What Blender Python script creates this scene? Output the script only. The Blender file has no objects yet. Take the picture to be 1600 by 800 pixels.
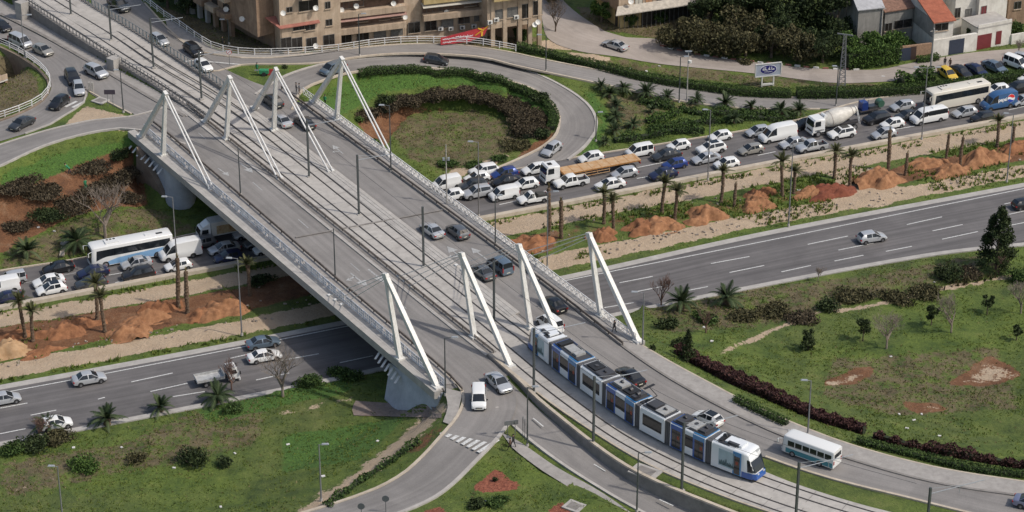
import bpy, bmesh, math, random
import numpy as np
from mathutils import Vector, Matrix, Quaternion
R = math.radians
random.seed(7); np.random.seed(7)
scene = bpy.context.scene
COL = scene.collection
# ------------------------------------------------------------------ camera
CAM_H, PITCH, FPX = 165.0, R(27.5), 3900.0
cam_d = bpy.data.cameras.new('camera'); cam = bpy.data.objects.new('camera', cam_d); COL.objects.link(cam)
cam.location = (0, 0, CAM_H); cam.rotation_euler = (R(90)-PITCH, 0, 0)
cam_d.sensor_width = 36; cam_d.lens = 36*FPX/1600; cam_d.clip_start = 1; cam_d.clip_end = 20000
scene.camera = cam
# ------------------------------------------------------------------ world, sun, exposure
SUN_EL, SUN_AZ = R(50), R(110)
world = bpy.data.worlds.new('World'); scene.world = world; world.use_nodes = True
wn = world.node_tree.nodes; wn.clear()
sky = wn.new('ShaderNodeTexSky'); sky.sky_type = 'NISHITA'; sky.sun_disc = False
sky.sun_elevation = SUN_EL; sky.sun_rotation = SUN_AZ; sky.dust_density = 3.0; sky.air_density = 1.2
bg = wn.new('ShaderNodeBackground'); bg.inputs[1].default_value = 0.125
wo = wn.new('ShaderNodeOutputWorld')
world.node_tree.links.new(sky.outputs[0], bg.inputs[0]); world.node_tree.links.new(bg.outputs[0], wo.inputs[0])
sun_d = bpy.data.lights.new('sun', 'SUN'); sun_d.energy = 2.75; sun_d.angle = R(1.5); sun_d.color = (1.0, 0.94, 0.86)
sun = bpy.data.objects.new('sun', sun_d); COL.objects.link(sun)
sv = Vector((math.cos(SUN_EL)*math.sin(SUN_AZ), math.cos(SUN_EL)*math.cos(SUN_AZ), math.sin(SUN_EL)))
sun.rotation_euler = sv.to_track_quat('Z', 'Y').to_euler(); sun.location = (60, 250, 120)
scene.view_settings.view_transform = 'Standard'; scene.view_settings.look = 'None'
scene.view_settings.gamma = 1; scene.view_settings.use_curve_mapping = False
scene.view_settings.exposure = 0.0
scene.render.engine = 'CYCLES'
try:
    scene.cycles.max_bounces = 5; scene.cycles.transparent_max_bounces = 6
except Exception: pass
# ------------------------------------------------------------------ photo geometry: a pixel of the photograph to a world point
SP, CP = math.sin(PITCH), math.cos(PITCH)
def ray(px, py):
    u, v = (px-800)/FPX, (py-400)/FPX
    return np.array([u, CP - v*SP, -SP - v*CP])
def P(px, py, z=0.0):
    d = ray(px, py); t = (CAM_H - z)/(-d[2])
    return Vector((d[0]*t, d[1]*t, z))
def project(X, Y, Z):
    dz = Z - CAM_H
    depth = Y*CP - dz*SP; up = Y*SP + dz*CP
    return 800 + FPX*X/depth, 400 - FPX*up/depth
def ray_plane(px, py, A, n):
    d = Vector(ray(px, py)); o = Vector((0, 0, CAM_H)); t = (A - o).dot(n)/d.dot(n)
    return o + d*t
# ------------------------------------------------------------------ materials
MATS = {}
def lk(nt, a, b): nt.links.new(a, b)
def mat(name, col, rough=.8, var=0.0, scale=2.0, metal=0.0, bump=0.0, spec=None, col2=None, detail=4, coat=0):
    if name in MATS: return MATS[name]
    m = bpy.data.materials.new(name); m.use_nodes = True; nt = m.node_tree
    b = nt.nodes['Principled BSDF']; b.inputs['Roughness'].default_value = rough; b.inputs['Metallic'].default_value = metal
    if spec is not None: b.inputs['Specular IOR Level'].default_value = spec
    if coat: b.inputs['Coat Weight'].default_value = coat
    c = tuple(col)+(1,)
    b.inputs['Base Color'].default_value = c
    if var or col2:
        tc = nt.nodes.new('ShaderNodeNewGeometry'); n = nt.nodes.new('ShaderNodeTexNoise')
        n.inputs['Scale'].default_value = scale; n.inputs['Detail'].default_value = detail; n.inputs['Roughness'].default_value = .65
        lk(nt, tc.outputs['Position'], n.inputs['Vector'])
        r = nt.nodes.new('ShaderNodeValToRGB')
        c2 = col2 if col2 else tuple(min(1, x*(1+var)) for x in col)
        c1 = col if col2 else tuple(x*(1-var) for x in col)
        r.color_ramp.elements[0].color = tuple(c1)+(1,); r.color_ramp.elements[1].color = tuple(c2)+(1,)
        r.color_ramp.elements[0].position = .35; r.color_ramp.elements[1].position = .65
        lk(nt, n.outputs['Fac'], r.inputs['Fac']); lk(nt, r.outputs['Color'], b.inputs['Base Color'])
        if bump:
            bp = nt.nodes.new('ShaderNodeBump'); bp.inputs['Strength'].default_value = bump; bp.inputs['Distance'].default_value = .05
            lk(nt, n.outputs['Fac'], bp.inputs['Height']); lk(nt, bp.outputs['Normal'], b.inputs['Normal'])
    MATS[name] = m
    return m
class NT:
    """tiny helper to write node trees"""
    def __init__(s, name, rough=.9):
        s.m = bpy.data.materials.new(name); s.m.use_nodes = True; s.t = s.m.node_tree
        s.b = s.t.nodes['Principled BSDF']; s.b.inputs['Roughness'].default_value = rough
        s.geo = s.t.nodes.new('ShaderNodeNewGeometry'); MATS[name] = s.m
    def noise(s, scale, detail=5, rough=.6, vec=None, dist=0):
        n = s.t.nodes.new('ShaderNodeTexNoise'); n.inputs['Scale'].default_value = scale; n.inputs['Detail'].default_value = detail
        n.inputs['Roughness'].default_value = rough; n.inputs['Distortion'].default_value = dist
        lk(s.t, vec if vec else s.geo.outputs['Position'], n.inputs['Vector']); return n.outputs['Fac']
    def ramp(s, fac, stops):
        r = s.t.nodes.new('ShaderNodeValToRGB'); e = r.color_ramp.elements
        while len(e) < len(stops): e.new(.5)
        for i, (p, c) in enumerate(stops):
            e[i].position = p; e[i].color = (tuple(c)+(1,)) if hasattr(c, '__len__') else (c, c, c, 1)
        lk(s.t, fac, r.inputs['Fac']); return r.outputs['Color']
    def mix(s, fac, a, b, mode='MIX'):
        n = s.t.nodes.new('ShaderNodeMix'); n.data_type = 'RGBA'; n.blend_type = mode
        for sock, v in ((n.inputs['Factor'], fac), (n.inputs['A'] if False else n.inputs[6], a), (n.inputs[7], b)):
            if hasattr(v, 'links'): lk(s.t, v, sock)
            elif hasattr(v, '__len__'): sock.default_value = tuple(v)+(1,)
            else: sock.default_value = v
        return n.outputs[2]
    def math(s, op, a, b=0.0, clamp=False):
        n = s.t.nodes.new('ShaderNodeMath'); n.operation = op; n.use_clamp = clamp
        for sock, v in ((n.inputs[0], a), (n.inputs[1], b)):
            if hasattr(v, 'links'): lk(s.t, v, sock)
            else: sock.default_value = v
        return n.outputs[0]
    def attr(s, name):
        n = s.t.nodes.new('ShaderNodeAttribute'); n.attribute_name = name; return n
    def bump(s, h, strength=.5, dist=.1):
        n = s.t.nodes.new('ShaderNodeBump'); n.inputs['Strength'].default_value = strength; n.inputs['Distance'].default_value = dist
        lk(s.t, h, n.inputs['Height']); lk(s.t, n.outputs['Normal'], s.b.inputs['Normal'])
    def out(s, c): lk(s.t, c, s.b.inputs['Base Color']); return s.m
# ------------------------------------------------------------------ mesh builder
class MB:
    def __init__(s): s.v = []; s.f = []; s.mi = []; s.k = 0
    def m(s, i): s.k = i; return s
    def add(s, vs, fs):
        o = len(s.v); s.v += [tuple(x) for x in vs]; s.f += [tuple(i+o for i in f) for f in fs]; s.mi += [s.k]*len(fs)
        return s
    def box(s, c, sz, rz=0, M=None):
        x, y, z = sz[0]/2, sz[1]/2, sz[2]/2
        vs = [Vector((a*x, b*y, d*z)) for d in (-1, 1) for b in (-1, 1) for a in (-1, 1)]
        if rz: q = Matrix.Rotation(rz, 3, 'Z'); vs = [q @ w for w in vs]
        vs = [w + Vector(c) for w in vs]
        if M: vs = [M @ w for w in vs]
        return s.add(vs, [(0, 2, 3, 1), (4, 5, 7, 6), (0, 1, 5, 4), (2, 6, 7, 3), (0, 4, 6, 2), (1, 3, 7, 5)])
    def hexa(s, b4, t4):
        """bottom quad + top quad, same winding"""
        return s.add(list(b4)+list(t4), [(3, 2, 1, 0), (4, 5, 6, 7), (0, 1, 5, 4), (1, 2, 6, 5), (2, 3, 7, 6), (3, 0, 4, 7)])
    def tube(s, p0, p1, r0, r1=None, n=6, cap=True):
        p0, p1 = Vector(p0), Vector(p1); r1 = r0 if r1 is None else r1
        d = p1-p0
        if d.length < 1e-6: return s
        q = d.to_track_quat('Z', 'Y'); vs = []
        for p, r in ((p0, r0), (p1, r1)):
            for i in range(n):
                a = 2*math.pi*i/n; vs.append(p + q @ Vector((math.cos(a)*r, math.sin(a)*r, 0)))
        fs = [(i, (i+1) % n, n+(i+1) % n, n+i) for i in range(n)]
        if cap: fs += [tuple(range(n-1, -1, -1)), tuple(range(n, 2*n))]
        return s.add(vs, fs)
    def beam(s, p0, p1, a0, a1=None, b0=None, b1=None, up=(0, 0, 1)):
        """square section beam, widths a (sideways) and b (along up)"""
        p0, p1 = Vector(p0), Vector(p1); a1 = a1 or a0; b0 = b0 or a0; b1 = b1 or b0
        d = (p1-p0).normalized(); side = d.cross(Vector(up)).normalized(); u = side.cross(d)
        q = []
        for p, a, b in ((p0, a0, b0), (p1, a1, b1)):
            q.append([p - side*a/2 - u*b/2, p + side*a/2 - u*b/2, p + side*a/2 + u*b/2, p - side*a/2 + u*b/2])
        return s.hexa(q[0], q[1])
    def poly(s, pts, z=None):
        """flat ngon face triangulated"""
        from mathutils.geometry import tessellate_polygon
        tr = tessellate_polygon([[Vector(p) for p in pts]])
        nrm = [tuple(t) for t in tr]
        pts = [Vector(p) for p in pts]; out = []
        for t in nrm:
            n = (pts[t[1]]-pts[t[0]]).cross(pts[t[2]]-pts[t[0]])
            out.append(t if n.z >= 0 else t[::-1])
        return s.add(pts, out)
    def prism(s, pts, z0, z1):
        n = len(pts); from mathutils.geometry import tessellate_polygon
        b = [Vector((p[0], p[1], z0)) for p in pts]; t = [Vector((p[0], p[1], z1)) for p in pts]
        area = sum(b[i].x*b[(i+1) % n].y - b[(i+1) % n].x*b[i].y for i in range(n))
        if area < 0: b.reverse(); t.reverse()
        tr = tessellate_polygon([t]); fs = []
        for q in tr:
            nn = (t[q[1]]-t[q[0]]).cross(t[q[2]]-t[q[0]]); q = tuple(q) if nn.z > 0 else tuple(q)[::-1]
            fs.append(tuple(i+n for i in q)); fs.append(q[::-1])
        fs += [(i, (i+1) % n, n+(i+1) % n, n+i) for i in range(n)]
        return s.add(b+t, fs)
    def build(s, name, mats, parent=None, smooth=None, link=True):
        me = bpy.data.meshes.new(name); me.from_pydata(s.v, [], s.f)
        if not isinstance(mats, (list, tuple)): mats = [mats]
        for m in mats: me.materials.append(m)
        if len(mats) > 1: me.polygons.foreach_set('material_index', s.mi)
        if smooth is not None:
            me.polygons.foreach_set('use_smooth', [True]*len(me.polygons)); me.set_sharp_from_angle(angle=R(smooth))
        me.update()
        o = bpy.data.objects.new(name, me)
        if link: COL.objects.link(o)
        if parent: o.parent = parent
        return o
def npmesh(name, verts, faces, m, parent=None, attrs=None, link=True):
    """fast mesh from numpy: faces (n,k)"""
    me = bpy.data.meshes.new(name); nf, k = faces.shape
    me.vertices.add(len(verts)); me.vertices.foreach_set('co', np.asarray(verts, dtype=np.float32).ravel())
    me.loops.add(nf*k); me.loops.foreach_set('vertex_index', faces.astype(np.int32).ravel())
    me.polygons.add(nf); me.polygons.foreach_set('loop_start', np.arange(0, nf*k, k, dtype=np.int32))
    me.update(calc_edges=True)
    for an, av in (attrs or {}).items():
        a = me.attributes.new(an, 'FLOAT', 'POINT'); a.data.foreach_set('value', av.astype(np.float32).ravel())
    me.materials.append(m); me.validate()
    o = bpy.data.objects.new(name, me)
    if link: COL.objects.link(o)
    if parent: o.parent = parent
    return o
def tag(o, label=None, cat=None, group=None, kind=None):
    if label: o['label'] = label
    if cat: o['category'] = cat
    if group: o['group'] = group
    if kind: o['kind'] = kind
    return o
def empty(name, loc, rz=0, link=True):
    o = bpy.data.objects.new(name, None); o.empty_display_size = .3
    if link: COL.objects.link(o)
    o.location = loc; o.rotation_euler = (0, 0, rz); return o
def tree(o):
    """snapshot of a thing with its parts and their sub-parts"""
    return (o, [tree(c) for c in o.children])
def copy_tree(t, parent=None):
    c = t[0].copy(); COL.objects.link(c)
    if parent: c.parent = parent
    for ch in t[1]: copy_tree(ch, c)
    return c
def copy_root(t): return copy_tree(t)
def root_of(c): return c
PROTOS = []
def drop_protos():
    def rm(t):
        for ch in t[1]: rm(ch)
        bpy.data.objects.remove(t[0])
    for t in PROTOS: rm(t)
# ------------------------------------------------------------------ polylines
def smooth(pts, step=2.0):
    """Catmull-Rom through world points, about one point per step metres"""
    p = [Vector(q) for q in pts]
    if len(p) < 3:
        n = max(1, int((p[1]-p[0]).length/step)); return [p[0].lerp(p[1], i/n) for i in range(n+1)]
    e = [p[0]*2-p[1]]+p+[p[-1]*2-p[-2]]; out = []
    for i in range(1, len(e)-2):
        a, b, c, d = e[i-1:i+3]; n = max(1, int((c-b).length/step))
        for k in range(n):
            t = k/n
            out.append(.5*((2*b)+(c-a)*t+(2*a-5*b+4*c-d)*t*t+(3*b-a-3*c+d)*t**3))
    out.append(p[-1]); return out
def px_line(pts, z=None, step=2.0):
    """pixel polyline [(x,y[,z])] to a smooth world polyline"""
    return smooth([P(q[0], q[1], q[2] if len(q) > 2 else z) for q in pts], step)
def resample(pts, n):
    d = [0]
    for a, b in zip(pts, pts[1:]): d.append(d[-1]+(b-a).length)
    xs = np.linspace(0, d[-1], n+1)
    arr = np.array([tuple(p) for p in pts])
    return [Vector(w) for w in np.stack([np.interp(xs, d, arr[:, k]) for k in range(3)], 1)]
def length(pts): return sum((b-a).length for a, b in zip(pts, pts[1:]))
def offset(pts, d, dz=0):
    """shift a polyline sideways (positive: to the right of its direction), flat"""
    out = []
    for i, p in enumerate(pts):
        a = pts[max(0, i-1)]; b = pts[min(len(pts)-1, i+1)]; t = (b-a); t.z = 0; t.normalize()
        out.append(p + Vector((t.y, -t.x, 0))*d + Vector((0, 0, dz)))
    return out
def sweep(mb, pts, prof, caps=True):
    """profile [(sideways, up)] counter-clockwise seen along the line, swept along pts"""
    n = len(prof); vs = []
    for i, p in enumerate(pts):
        a = pts[max(0, i-1)]; b = pts[min(len(pts)-1, i+1)]; t = (b-a); t.z = 0; t.normalize(); s = Vector((t.y, -t.x, 0))
        for (x, z) in prof: vs.append(p + s*x + Vector((0, 0, z)))
    fs = []
    for i in range(len(pts)-1):
        for k in range(n):
            k2 = (k+1) % n; fs.append((i*n+k, i*n+k2, (i+1)*n+k2, (i+1)*n+k))
    if caps:
        fs.append(tuple(range(n-1, -1, -1))); fs.append(tuple((len(pts)-1)*n+k for k in range(n)))
    mb.add(vs, fs)
def rect(x0, x1, z0, z1): return [(x0, z0), (x0, z1), (x1, z1), (x1, z0)]
# ================================================================== ground materials
def asphalt(name, dark, light, streak=.5):
    n = NT(name, .85)
    uv = n.t.nodes.new('ShaderNodeUVMap'); sep = n.t.nodes.new('ShaderNodeSeparateXYZ'); lk(n.t, uv.outputs[0], sep.inputs[0])
    st = n.t.nodes.new('ShaderNodeTexNoise'); st.inputs['Scale'].default_value = 1; st.inputs['Detail'].default_value = 4
    mp = n.t.nodes.new('ShaderNodeMapping'); mp.inputs['Scale'].default_value = (1.3, .03, 1); lk(n.t, uv.outputs[0], mp.inputs[0]); lk(n.t, mp.outputs[0], st.inputs['Vector'])
    base = n.ramp(n.noise(.12, 6, .7), [(.3, dark), (.7, light)])
    s = n.ramp(st.outputs['Fac'], [(.3, (.66,)*3), (.7, (1.22,)*3)])
    c = n.mix(streak, base, n.mix(1.0, base, s, 'MULTIPLY'))
    fine = n.ramp(n.noise(9, 3, .8), [(.2, (.78,)*3), (.8, (1.2,)*3)])
    c = n.mix(1.0, c, fine, 'MULTIPLY')
    patch = n.ramp(n.noise(.05, 3, .5, dist=1.5), [(.56, (1,)*3), (.6, (.86,)*3)])
    c = n.mix(.7, c, n.mix(1.0, c, patch, 'MULTIPLY'))
    crack = n.ramp(n.noise(.5, 8, .75, dist=.6), [(.485, (1,)*3), (.497, (.72,)*3), (.51, (1,)*3)])
    c = n.mix(.35, c, n.mix(1.0, c, crack, 'MULTIPLY'))
    n.bump(n.noise(14, 3), .25, .02)
    return n.out(c)
ASPH_HW = asphalt('highway_asphalt', (.106, .099, .098), (.155, .145, .141), .75)
ASPH_DK = asphalt('deck_asphalt', (.198, .185, .173), (.26, .243, .227), .5)
ASPH_LT = asphalt('old_asphalt', (.19, .178, .168), (.26, .243, .227), .55)
ASPH_ST = asphalt('dusty_street', (.29, .25, .215), (.39, .34, .30), .3)
def concrete(name, a, b, sc=.8, stain=.4):
    n = NT(name, .85)
    c = n.ramp(n.noise(sc, 7, .7), [(.3, a), (.7, b)])
    d = n.ramp(n.noise(.25, 5, .7, dist=1), [(.45, (1,)*3), (.75, (.6,)*3)])
    c = n.mix(stain, c, n.mix(1.0, c, d, 'MULTIPLY'))
    f = n.ramp(n.noise(12, 3, .8), [(.2, (.85,)*3), (.8, (1.12,)*3)])
    c = n.mix(1.0, c, f, 'MULTIPLY'); n.bump(n.noise(6, 4), .2, .03)
    return n.out(c)
CONC = concrete('concrete', (.33, .31, .285), (.46, .435, .40))
CONC_PALE = concrete('pale_slab_concrete', (.35, .325, .295), (.48, .45, .41))
CONC_TAN = concrete('tan_kerb_concrete', (.40, .335, .26), (.56, .49, .39))
CONC_DARK = concrete('dark_concrete', (.17, .155, .14), (.27, .25, .23))
CONC_BLUE = concrete('painted_abutment_concrete', (.36, .38, .42), (.50, .52, .56), .5, .6)
WALL_BROWN = concrete('brown_retaining_concrete', (.17, .125, .09), (.30, .235, .175), .5, .6)
PAVE = concrete('pavement_slabs', (.27, .25, .23), (.38, .355, .325), 1.2)
PAINT = mat('road_paint', (.54, .54, .52), .7, .3, 5)
PAINT_OLD = mat('worn_road_paint', (.36, .36, .35), .8, .3, 4)
def grimy(name, c, k):
    n = NT(name, .5); mp = n.t.nodes.new('ShaderNodeMapping'); mp.inputs['Scale'].default_value = (5, 5, .35); lk(n.t, n.geo.outputs['Position'], mp.inputs[0])
    d = n.ramp(n.noise(1, 6, .75, vec=mp.outputs[0]), [(.35, (k, k, k*.95)), (.58, (1, 1, 1))]); e = n.ramp(n.noise(.5, 5, .7), [(.3, (.88, .87, .85)), (.7, (1, 1, 1))])
    return n.out(n.mix(1.0, n.mix(1.0, c, d, 'MULTIPLY'), e, 'MULTIPLY'))
WHITE = grimy('white_steel_paint', (.76, .75, .72), .72)
WHITE_ROD = mat('white_cable_sheath', (.66, .65, .62), .5, .1, .6)
RAILW = mat('white_railing_paint', (.68, .67, .65), .5, .15, 2)
STEEL = mat('grey_galvanised_steel', (.21, .215, .22), .5, .15, 2, metal=.4)
RUST = mat('weathered_guard_rail_steel', (.16, .135, .115), .65, .3, 2, metal=.3)
RAILTOP = mat('tram_rail_steel', (.06, .055, .05), .5, metal=.4)
DGREY = mat('dark_grey_metal', (.055, .055, .06), .5)
BLACK = mat('black_rubber_plastic', (.02, .02, .022), .6)

def ground_mat():
    n = NT('ground_grass_and_soil', .95)
    big = n.noise(.045, 5, .6); mid = n.noise(.35, 6, .7); fine = n.noise(3.5, 5, .75)
    g = n.ramp(mid, [(.28, (.034, .066, .012)), (.45, (.078, .118, .018)), (.60, (.115, .158, .026)), (.75, (.165, .185, .045))])
    g2 = n.ramp(mid, [(.3, (.050, .066, .020)), (.55, (.10, .112, .036)), (.75, (.155, .14, .065))])
    c = n.mix(n.ramp(big, [(.47, 0.0), (.72, .7)]), g, g2)
    wob = n.math('ADD', n.math('MULTIPLY', n.math('SUBTRACT', n.noise(.55, 6, .75), .5), 1.5), n.math('MULTIPLY', n.math('SUBTRACT', fine, .5), .7))
    def layer(c, an, col, lo=.42, hi=.6):
        f = n.math('ADD', n.attr(an).outputs['Fac'], wob)
        has = n.math('GREATER_THAN', n.attr(an).outputs['Fac'], .02)
        f = n.math('MULTIPLY', n.ramp(f, [(lo, 0.0), (hi, 1.0)]), has)
        return n.mix(f, c, col)
    dry = n.ramp(mid, [(.3, (.075, .062, .030)), (.6, (.165, .130, .070)), (.75, (.12, .125, .05))])
    c = layer(c, 'dry', dry)
    red = n.ramp(mid, [(.28, (.080, .038, .019)), (.5, (.175, .078, .034)), (.62, (.21, .112, .058)), (.75, (.29, .19, .12))])
    c = layer(c, 'red', red)
    tan = n.ramp(n.noise(.5, 6, .7), [(.3, (.40, .30, .205)), (.55, (.45, .345, .24)), (.75, (.49, .385, .275))])
    c = layer(c, 'tan', tan, .45, .53)
    c = layer(c, 'chip', n.ramp(n.noise(4, 2), [(.4, (.19, .055, .03)), (.6, (.30, .105, .06))]), .47, .52)
    lush = n.ramp(fine, [(.3, (.035, .085, .012)), (.7, (.085, .165, .025))])
    c = layer(c, 'lush', lush)
    speck = n.ramp(fine, [(.25, (.6,)*3), (.5, (1,)*3), (.75, (1.3,)*3)])
    c = n.mix(n.math('SUBTRACT', .85, n.math('MULTIPLY', n.attr('tan').outputs['Fac'], .6)), c, n.mix(1.0, c, speck, 'MULTIPLY'))
    n.bump(n.noise(1.8, 6, .75), .9, .35)
    return n.out(c)
GROUND = ground_mat()

# ================================================================== levels
D = 7.5                                  # level of the bridge deck above the highway
axl = lambda x: 214+.848*(x-221)         # the line of the outer left pylons in the photo, at deck level
STRIPS = []
def strip(A, B, z=None, n=None, smooth_it=True, fix=True):
    """two pixel polylines to two world polylines with matching samples"""
    a = px_line(A, z) if smooth_it else [P(q[0], q[1], q[2] if len(q) > 2 else z) for q in A]
    b = px_line(B, z) if smooth_it else [P(q[0], q[1], q[2] if len(q) > 2 else z) for q in B]
    n = n or max(2, int(max(length(a), length(b))/1.5))
    a, b = resample(a, n), resample(b, n)
    if fix: STRIPS.append((a, b))
    return a, b
def strip_mesh(name, ab, m, dz=0.0, kind='structure', cross=4):
    a, b = ab; n = len(a); vs = []; uv = []; L = 0
    for i in range(n):
        if i: L += (a[i].lerp(b[i], .5)-a[i-1].lerp(b[i-1], .5)).length
        for k in range(cross+1):
            p = a[i].lerp(b[i], k/cross); vs.append(p+Vector((0, 0, dz))); uv.append(((b[i]-a[i]).length*k/cross, L))
    c1 = cross+1
    fs = [(i*c1+k, i*c1+k+1, (i+1)*c1+k+1, (i+1)*c1+k) for i in range(n-1) for k in range(cross)]
    p0, p1, p2 = [Vector(vs[q]) for q in fs[0][:3]]
    if (p1-p0).cross(p2-p0).z < 0: fs = [f[::-1] for f in fs]
    mb = MB(); mb.add(vs, fs); o = mb.build(name, m)
    l = o.data.uv_layers.new(name='uv'); li = [v for f in fs for v in f]
    l.data.foreach_set('uv', [c for v in li for c in uv[v]])
    if kind: o['kind'] = kind
    return o
# --- the two carriageways of the highway (level 0)
HW1 = strip([(-120, 447), (0, 424), (139, 402), (322, 362), (600, 306), (740, 279), (886, 249), (1019, 228), (1105, 214), (1167, 204), (1251, 187), (1350, 158), (1480, 141), (1620, 121), (1740, 102)],
            [(-120, 501), (0, 479), (375, 409), (800, 331), (1200, 254), (1600, 180), (1740, 155)], 0.0)
HW2 = strip([(-120, 624), (0, 602), (400, 528), (880, 431), (1200, 361), (1600, 286), (1740, 259)],
            [(-120, 716), (0, 693), (225, 650), (400, 616), (560, 583), (780, 533), (961, 491), (1200, 443), (1400, 406), (1500, 391), (1600, 381), (1740, 365)], 0.0)
# --- outer road behind the loop, falling from the bridge to the highway
TOPR = strip([(200, -22, 7.5), (262, 46, 7.5), (293, 70, 7.5), (320, 83, 7.5), (377, 91, 7.5), (440, 90, 7.5), (575, 74, 7.3), (660, 69, 6.6), (720, 71, 6.0), (790, 81, 5.0), (860, 96, 4.0), (988, 120, 2.2), (1100, 139, 1.0), (1200, 152, .3), (1330, 152, .05), (1444, 144, .02), (1560, 130, .02)],
             [(150, 10, 7.5), (240, 74, 7.5), (300, 108, 7.5), (335, 112, 7.5), (377, 101, 7.5), (440, 100, 7.5), (500, 98, 7.4), (563, 88, 7.2), (640, 83, 6.7), (745, 88, 5.7), (805, 102, 4.8), (875, 117, 3.8), (969, 137, 2.4), (1062, 157, 1.2), (1137, 167, .6), (1200, 170, .3), (1275, 170, .05), (1350, 168, .02), (1450, 160, .02)])
# --- the loop ramp
LOOP = strip([(400, 148, 7.5), (449, 118, 7.45), (509, 100, 7.2), (560, 93, 6.8), (640, 87, 6.1), (700, 88, 5.4), (760, 94, 4.7), (805, 104, 4.1), (856, 124, 3.3), (901, 150, 2.5), (924, 172, 2.0), (931, 188, 1.6), (929, 206, 1.2), (909, 232, .6), (886, 249, .1)],
             [(455, 172, 7.5), (472, 140, 7.45), (520, 120, 7.2), (560, 111, 6.8), (640, 106, 6.1), (700, 108, 5.4), (745, 114, 4.9), (800, 127, 4.1), (838, 141, 3.4), (864, 161, 2.7), (876, 184, 2.0), (874, 204, 1.5), (856, 225, 1.0), (822, 244, .5), (776, 264, .1), (735, 280, .02)])
# --- left side roads at bridge level
LEFTW = strip([(-60, 150, 7.5), (-20, 60, 7.5), (10, 70, 7.5), (52, 96, 7.5), (72, 114, 7.5), (81, 134, 7.5), (70, 156, 7.5), (42, 174, 7.5), (0, 190, 7.5), (-90, 215, 7.5)],
              [(-60, 0, 7.5), (0, 25, 7.5), (60, 55, 7.5), (110, 82, 7.5), (150, 106, 7.5), (140, 130, 7.5), (131, 160, 7.5), (79, 194, 7.5), (39, 209, 7.5), (-90, 247, 7.5)])
LEFTS = strip([(-90, 258, 7.5), (0, 227, 7.5), (75, 204, 7.5), (142, 189, 7.5), (202, 183, 7.5), (260, 168, 7.5)],
              [(-90, 300, 7.5), (0, 259, 7.5), (75, 225, 7.5), (157, 204, 7.5), (214, 202, 7.5), (290, 225, 7.5)])
# --- bridge carriageways with their approaches (deck level)
CWL = strip([(40, 34, D), (100, 75, D), (134, 140, D), (205, 176, D), (262, 212, D), (400, 330, D), (524, 438, D), (614, 514, D), (700, 588, D), (722, 616, D), (716, 645, D), (695, 672, 7.3), (634, 735, 6.2), (560, 773, 5.3), (400, 822, 4.2)],
            [(60, 43, D), (172, 116, D), (240, 154, D), (288, 176, D), (441, 299, D), (599, 427, D), (719, 524, D), (760, 557, D), (800, 600, D), (806, 640, D), (785, 678, 7.4), (749, 717, 6.9), (686, 775, 6.0), (600, 812, 5.3), (500, 845, 4.8)])
CWM = strip([(735, 590, D), (795, 660, 7.3), (860, 714, 6.8), (930, 760, 6.3), (1000, 800, 5.9), (1120, 860, 5.4)],
            [(758, 557, D), (803, 603, 7.3), (842, 640, 7.0), (920, 703, 6.6), (980, 748, 6.3), (1104, 800, 5.9), (1240, 850, 5.4)])
CWR = strip([(140, -30, D), (150, 16, D), (230, 71, D), (290, 106, D), (345, 141, D), (375, 159, D), (417, 186, D), (516, 262, D), (810, 490, D), (900, 560, D), (1000, 622, D), (1100, 675, D), (1200, 717, D), (1300, 750, D), (1425, 781, D), (1500, 800, D), (1680, 842, D)],
            [(190, -30, D), (300, 76, D), (395, 128, D), (440, 142, D), (467, 161, D), (610, 267, D), (775, 389, D), (860, 453, D), (973, 542, D), (1067, 604, D), (1200, 672, D), (1324, 717, D), (1462, 755, D), (1597, 776, D), (1700, 792, D)])
# --- tram slab, walkway, service street
zt = lambda y: D + max(0, (175-y))*.0115
SLAB = strip([(-20, -45, zt(-45)), (41, 3, zt(3)), (174, 91, zt(91)), (311, 180, D), (441, 290, D), (599, 418, D), (719, 515, D), (764, 553, D), (806, 587, D), (874, 640, D), (1000, 720, D), (1120, 772, D), (1200, 800, D), (1320, 838, D)],
             [(80, -45, zt(-45)), (133, 3, zt(3)), (210, 52, zt(52)), (345, 139, D), (417, 186, D), (516, 262, D), (760, 455, D), (803, 490, D), (890, 560, D), (990, 622, D), (1090, 682, D), (1200, 740, D), (1331, 785, D), (1480, 822, D)])
WALK = strip([(467, 161, D), (610, 267, D), (775, 389, D), (860, 453, D), (973, 542, D), (1067, 604, D), (1200, 672, D), (1324, 717, D), (1462, 755, D), (1597, 776, D), (1700, 792, D)],
             [(488, 160, D), (640, 268, D), (800, 389, D), (900, 463, D), (1000, 537, D), (1110, 599, D), (1200, 644, D), (1324, 693, D), (1462, 730, D), (1597, 752, D), (1700, 766, D)])
MEDIAN = strip([(1104, 794, D), (1200, 825, D)], [(1200, 717, D), (1500, 800, D)], fix=False)
STREET = strip([(862, -20, 2.6), (895, 15, 2.2), (946, 49, 1.8), (976, 58, 1.6), (1035, 62, 1.3), (1077, 82, 1.0), (1130, 91, .9), (1220, 102, .8), (1275, 107, .8), (1369, 109, .8), (1410, 101, .8), (1470, 90, .8), (1519, 82, .8), (1600, 75, .8), (1700, 66, .8)],
               [(838, -20, 3.0), (846, 25, 2.8), (858, 62, 2.6), (905, 80, 2.2), (961, 88, 1.8), (1025, 99, 1.3), (1100, 107, 1.0), (1182, 115, .9), (1294, 129, .8), (1350, 129, .8), (1402, 126, .8), (1421, 119, .8), (1470, 112, .8), (1600, 99, .8), (1700, 88, .8)])
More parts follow.
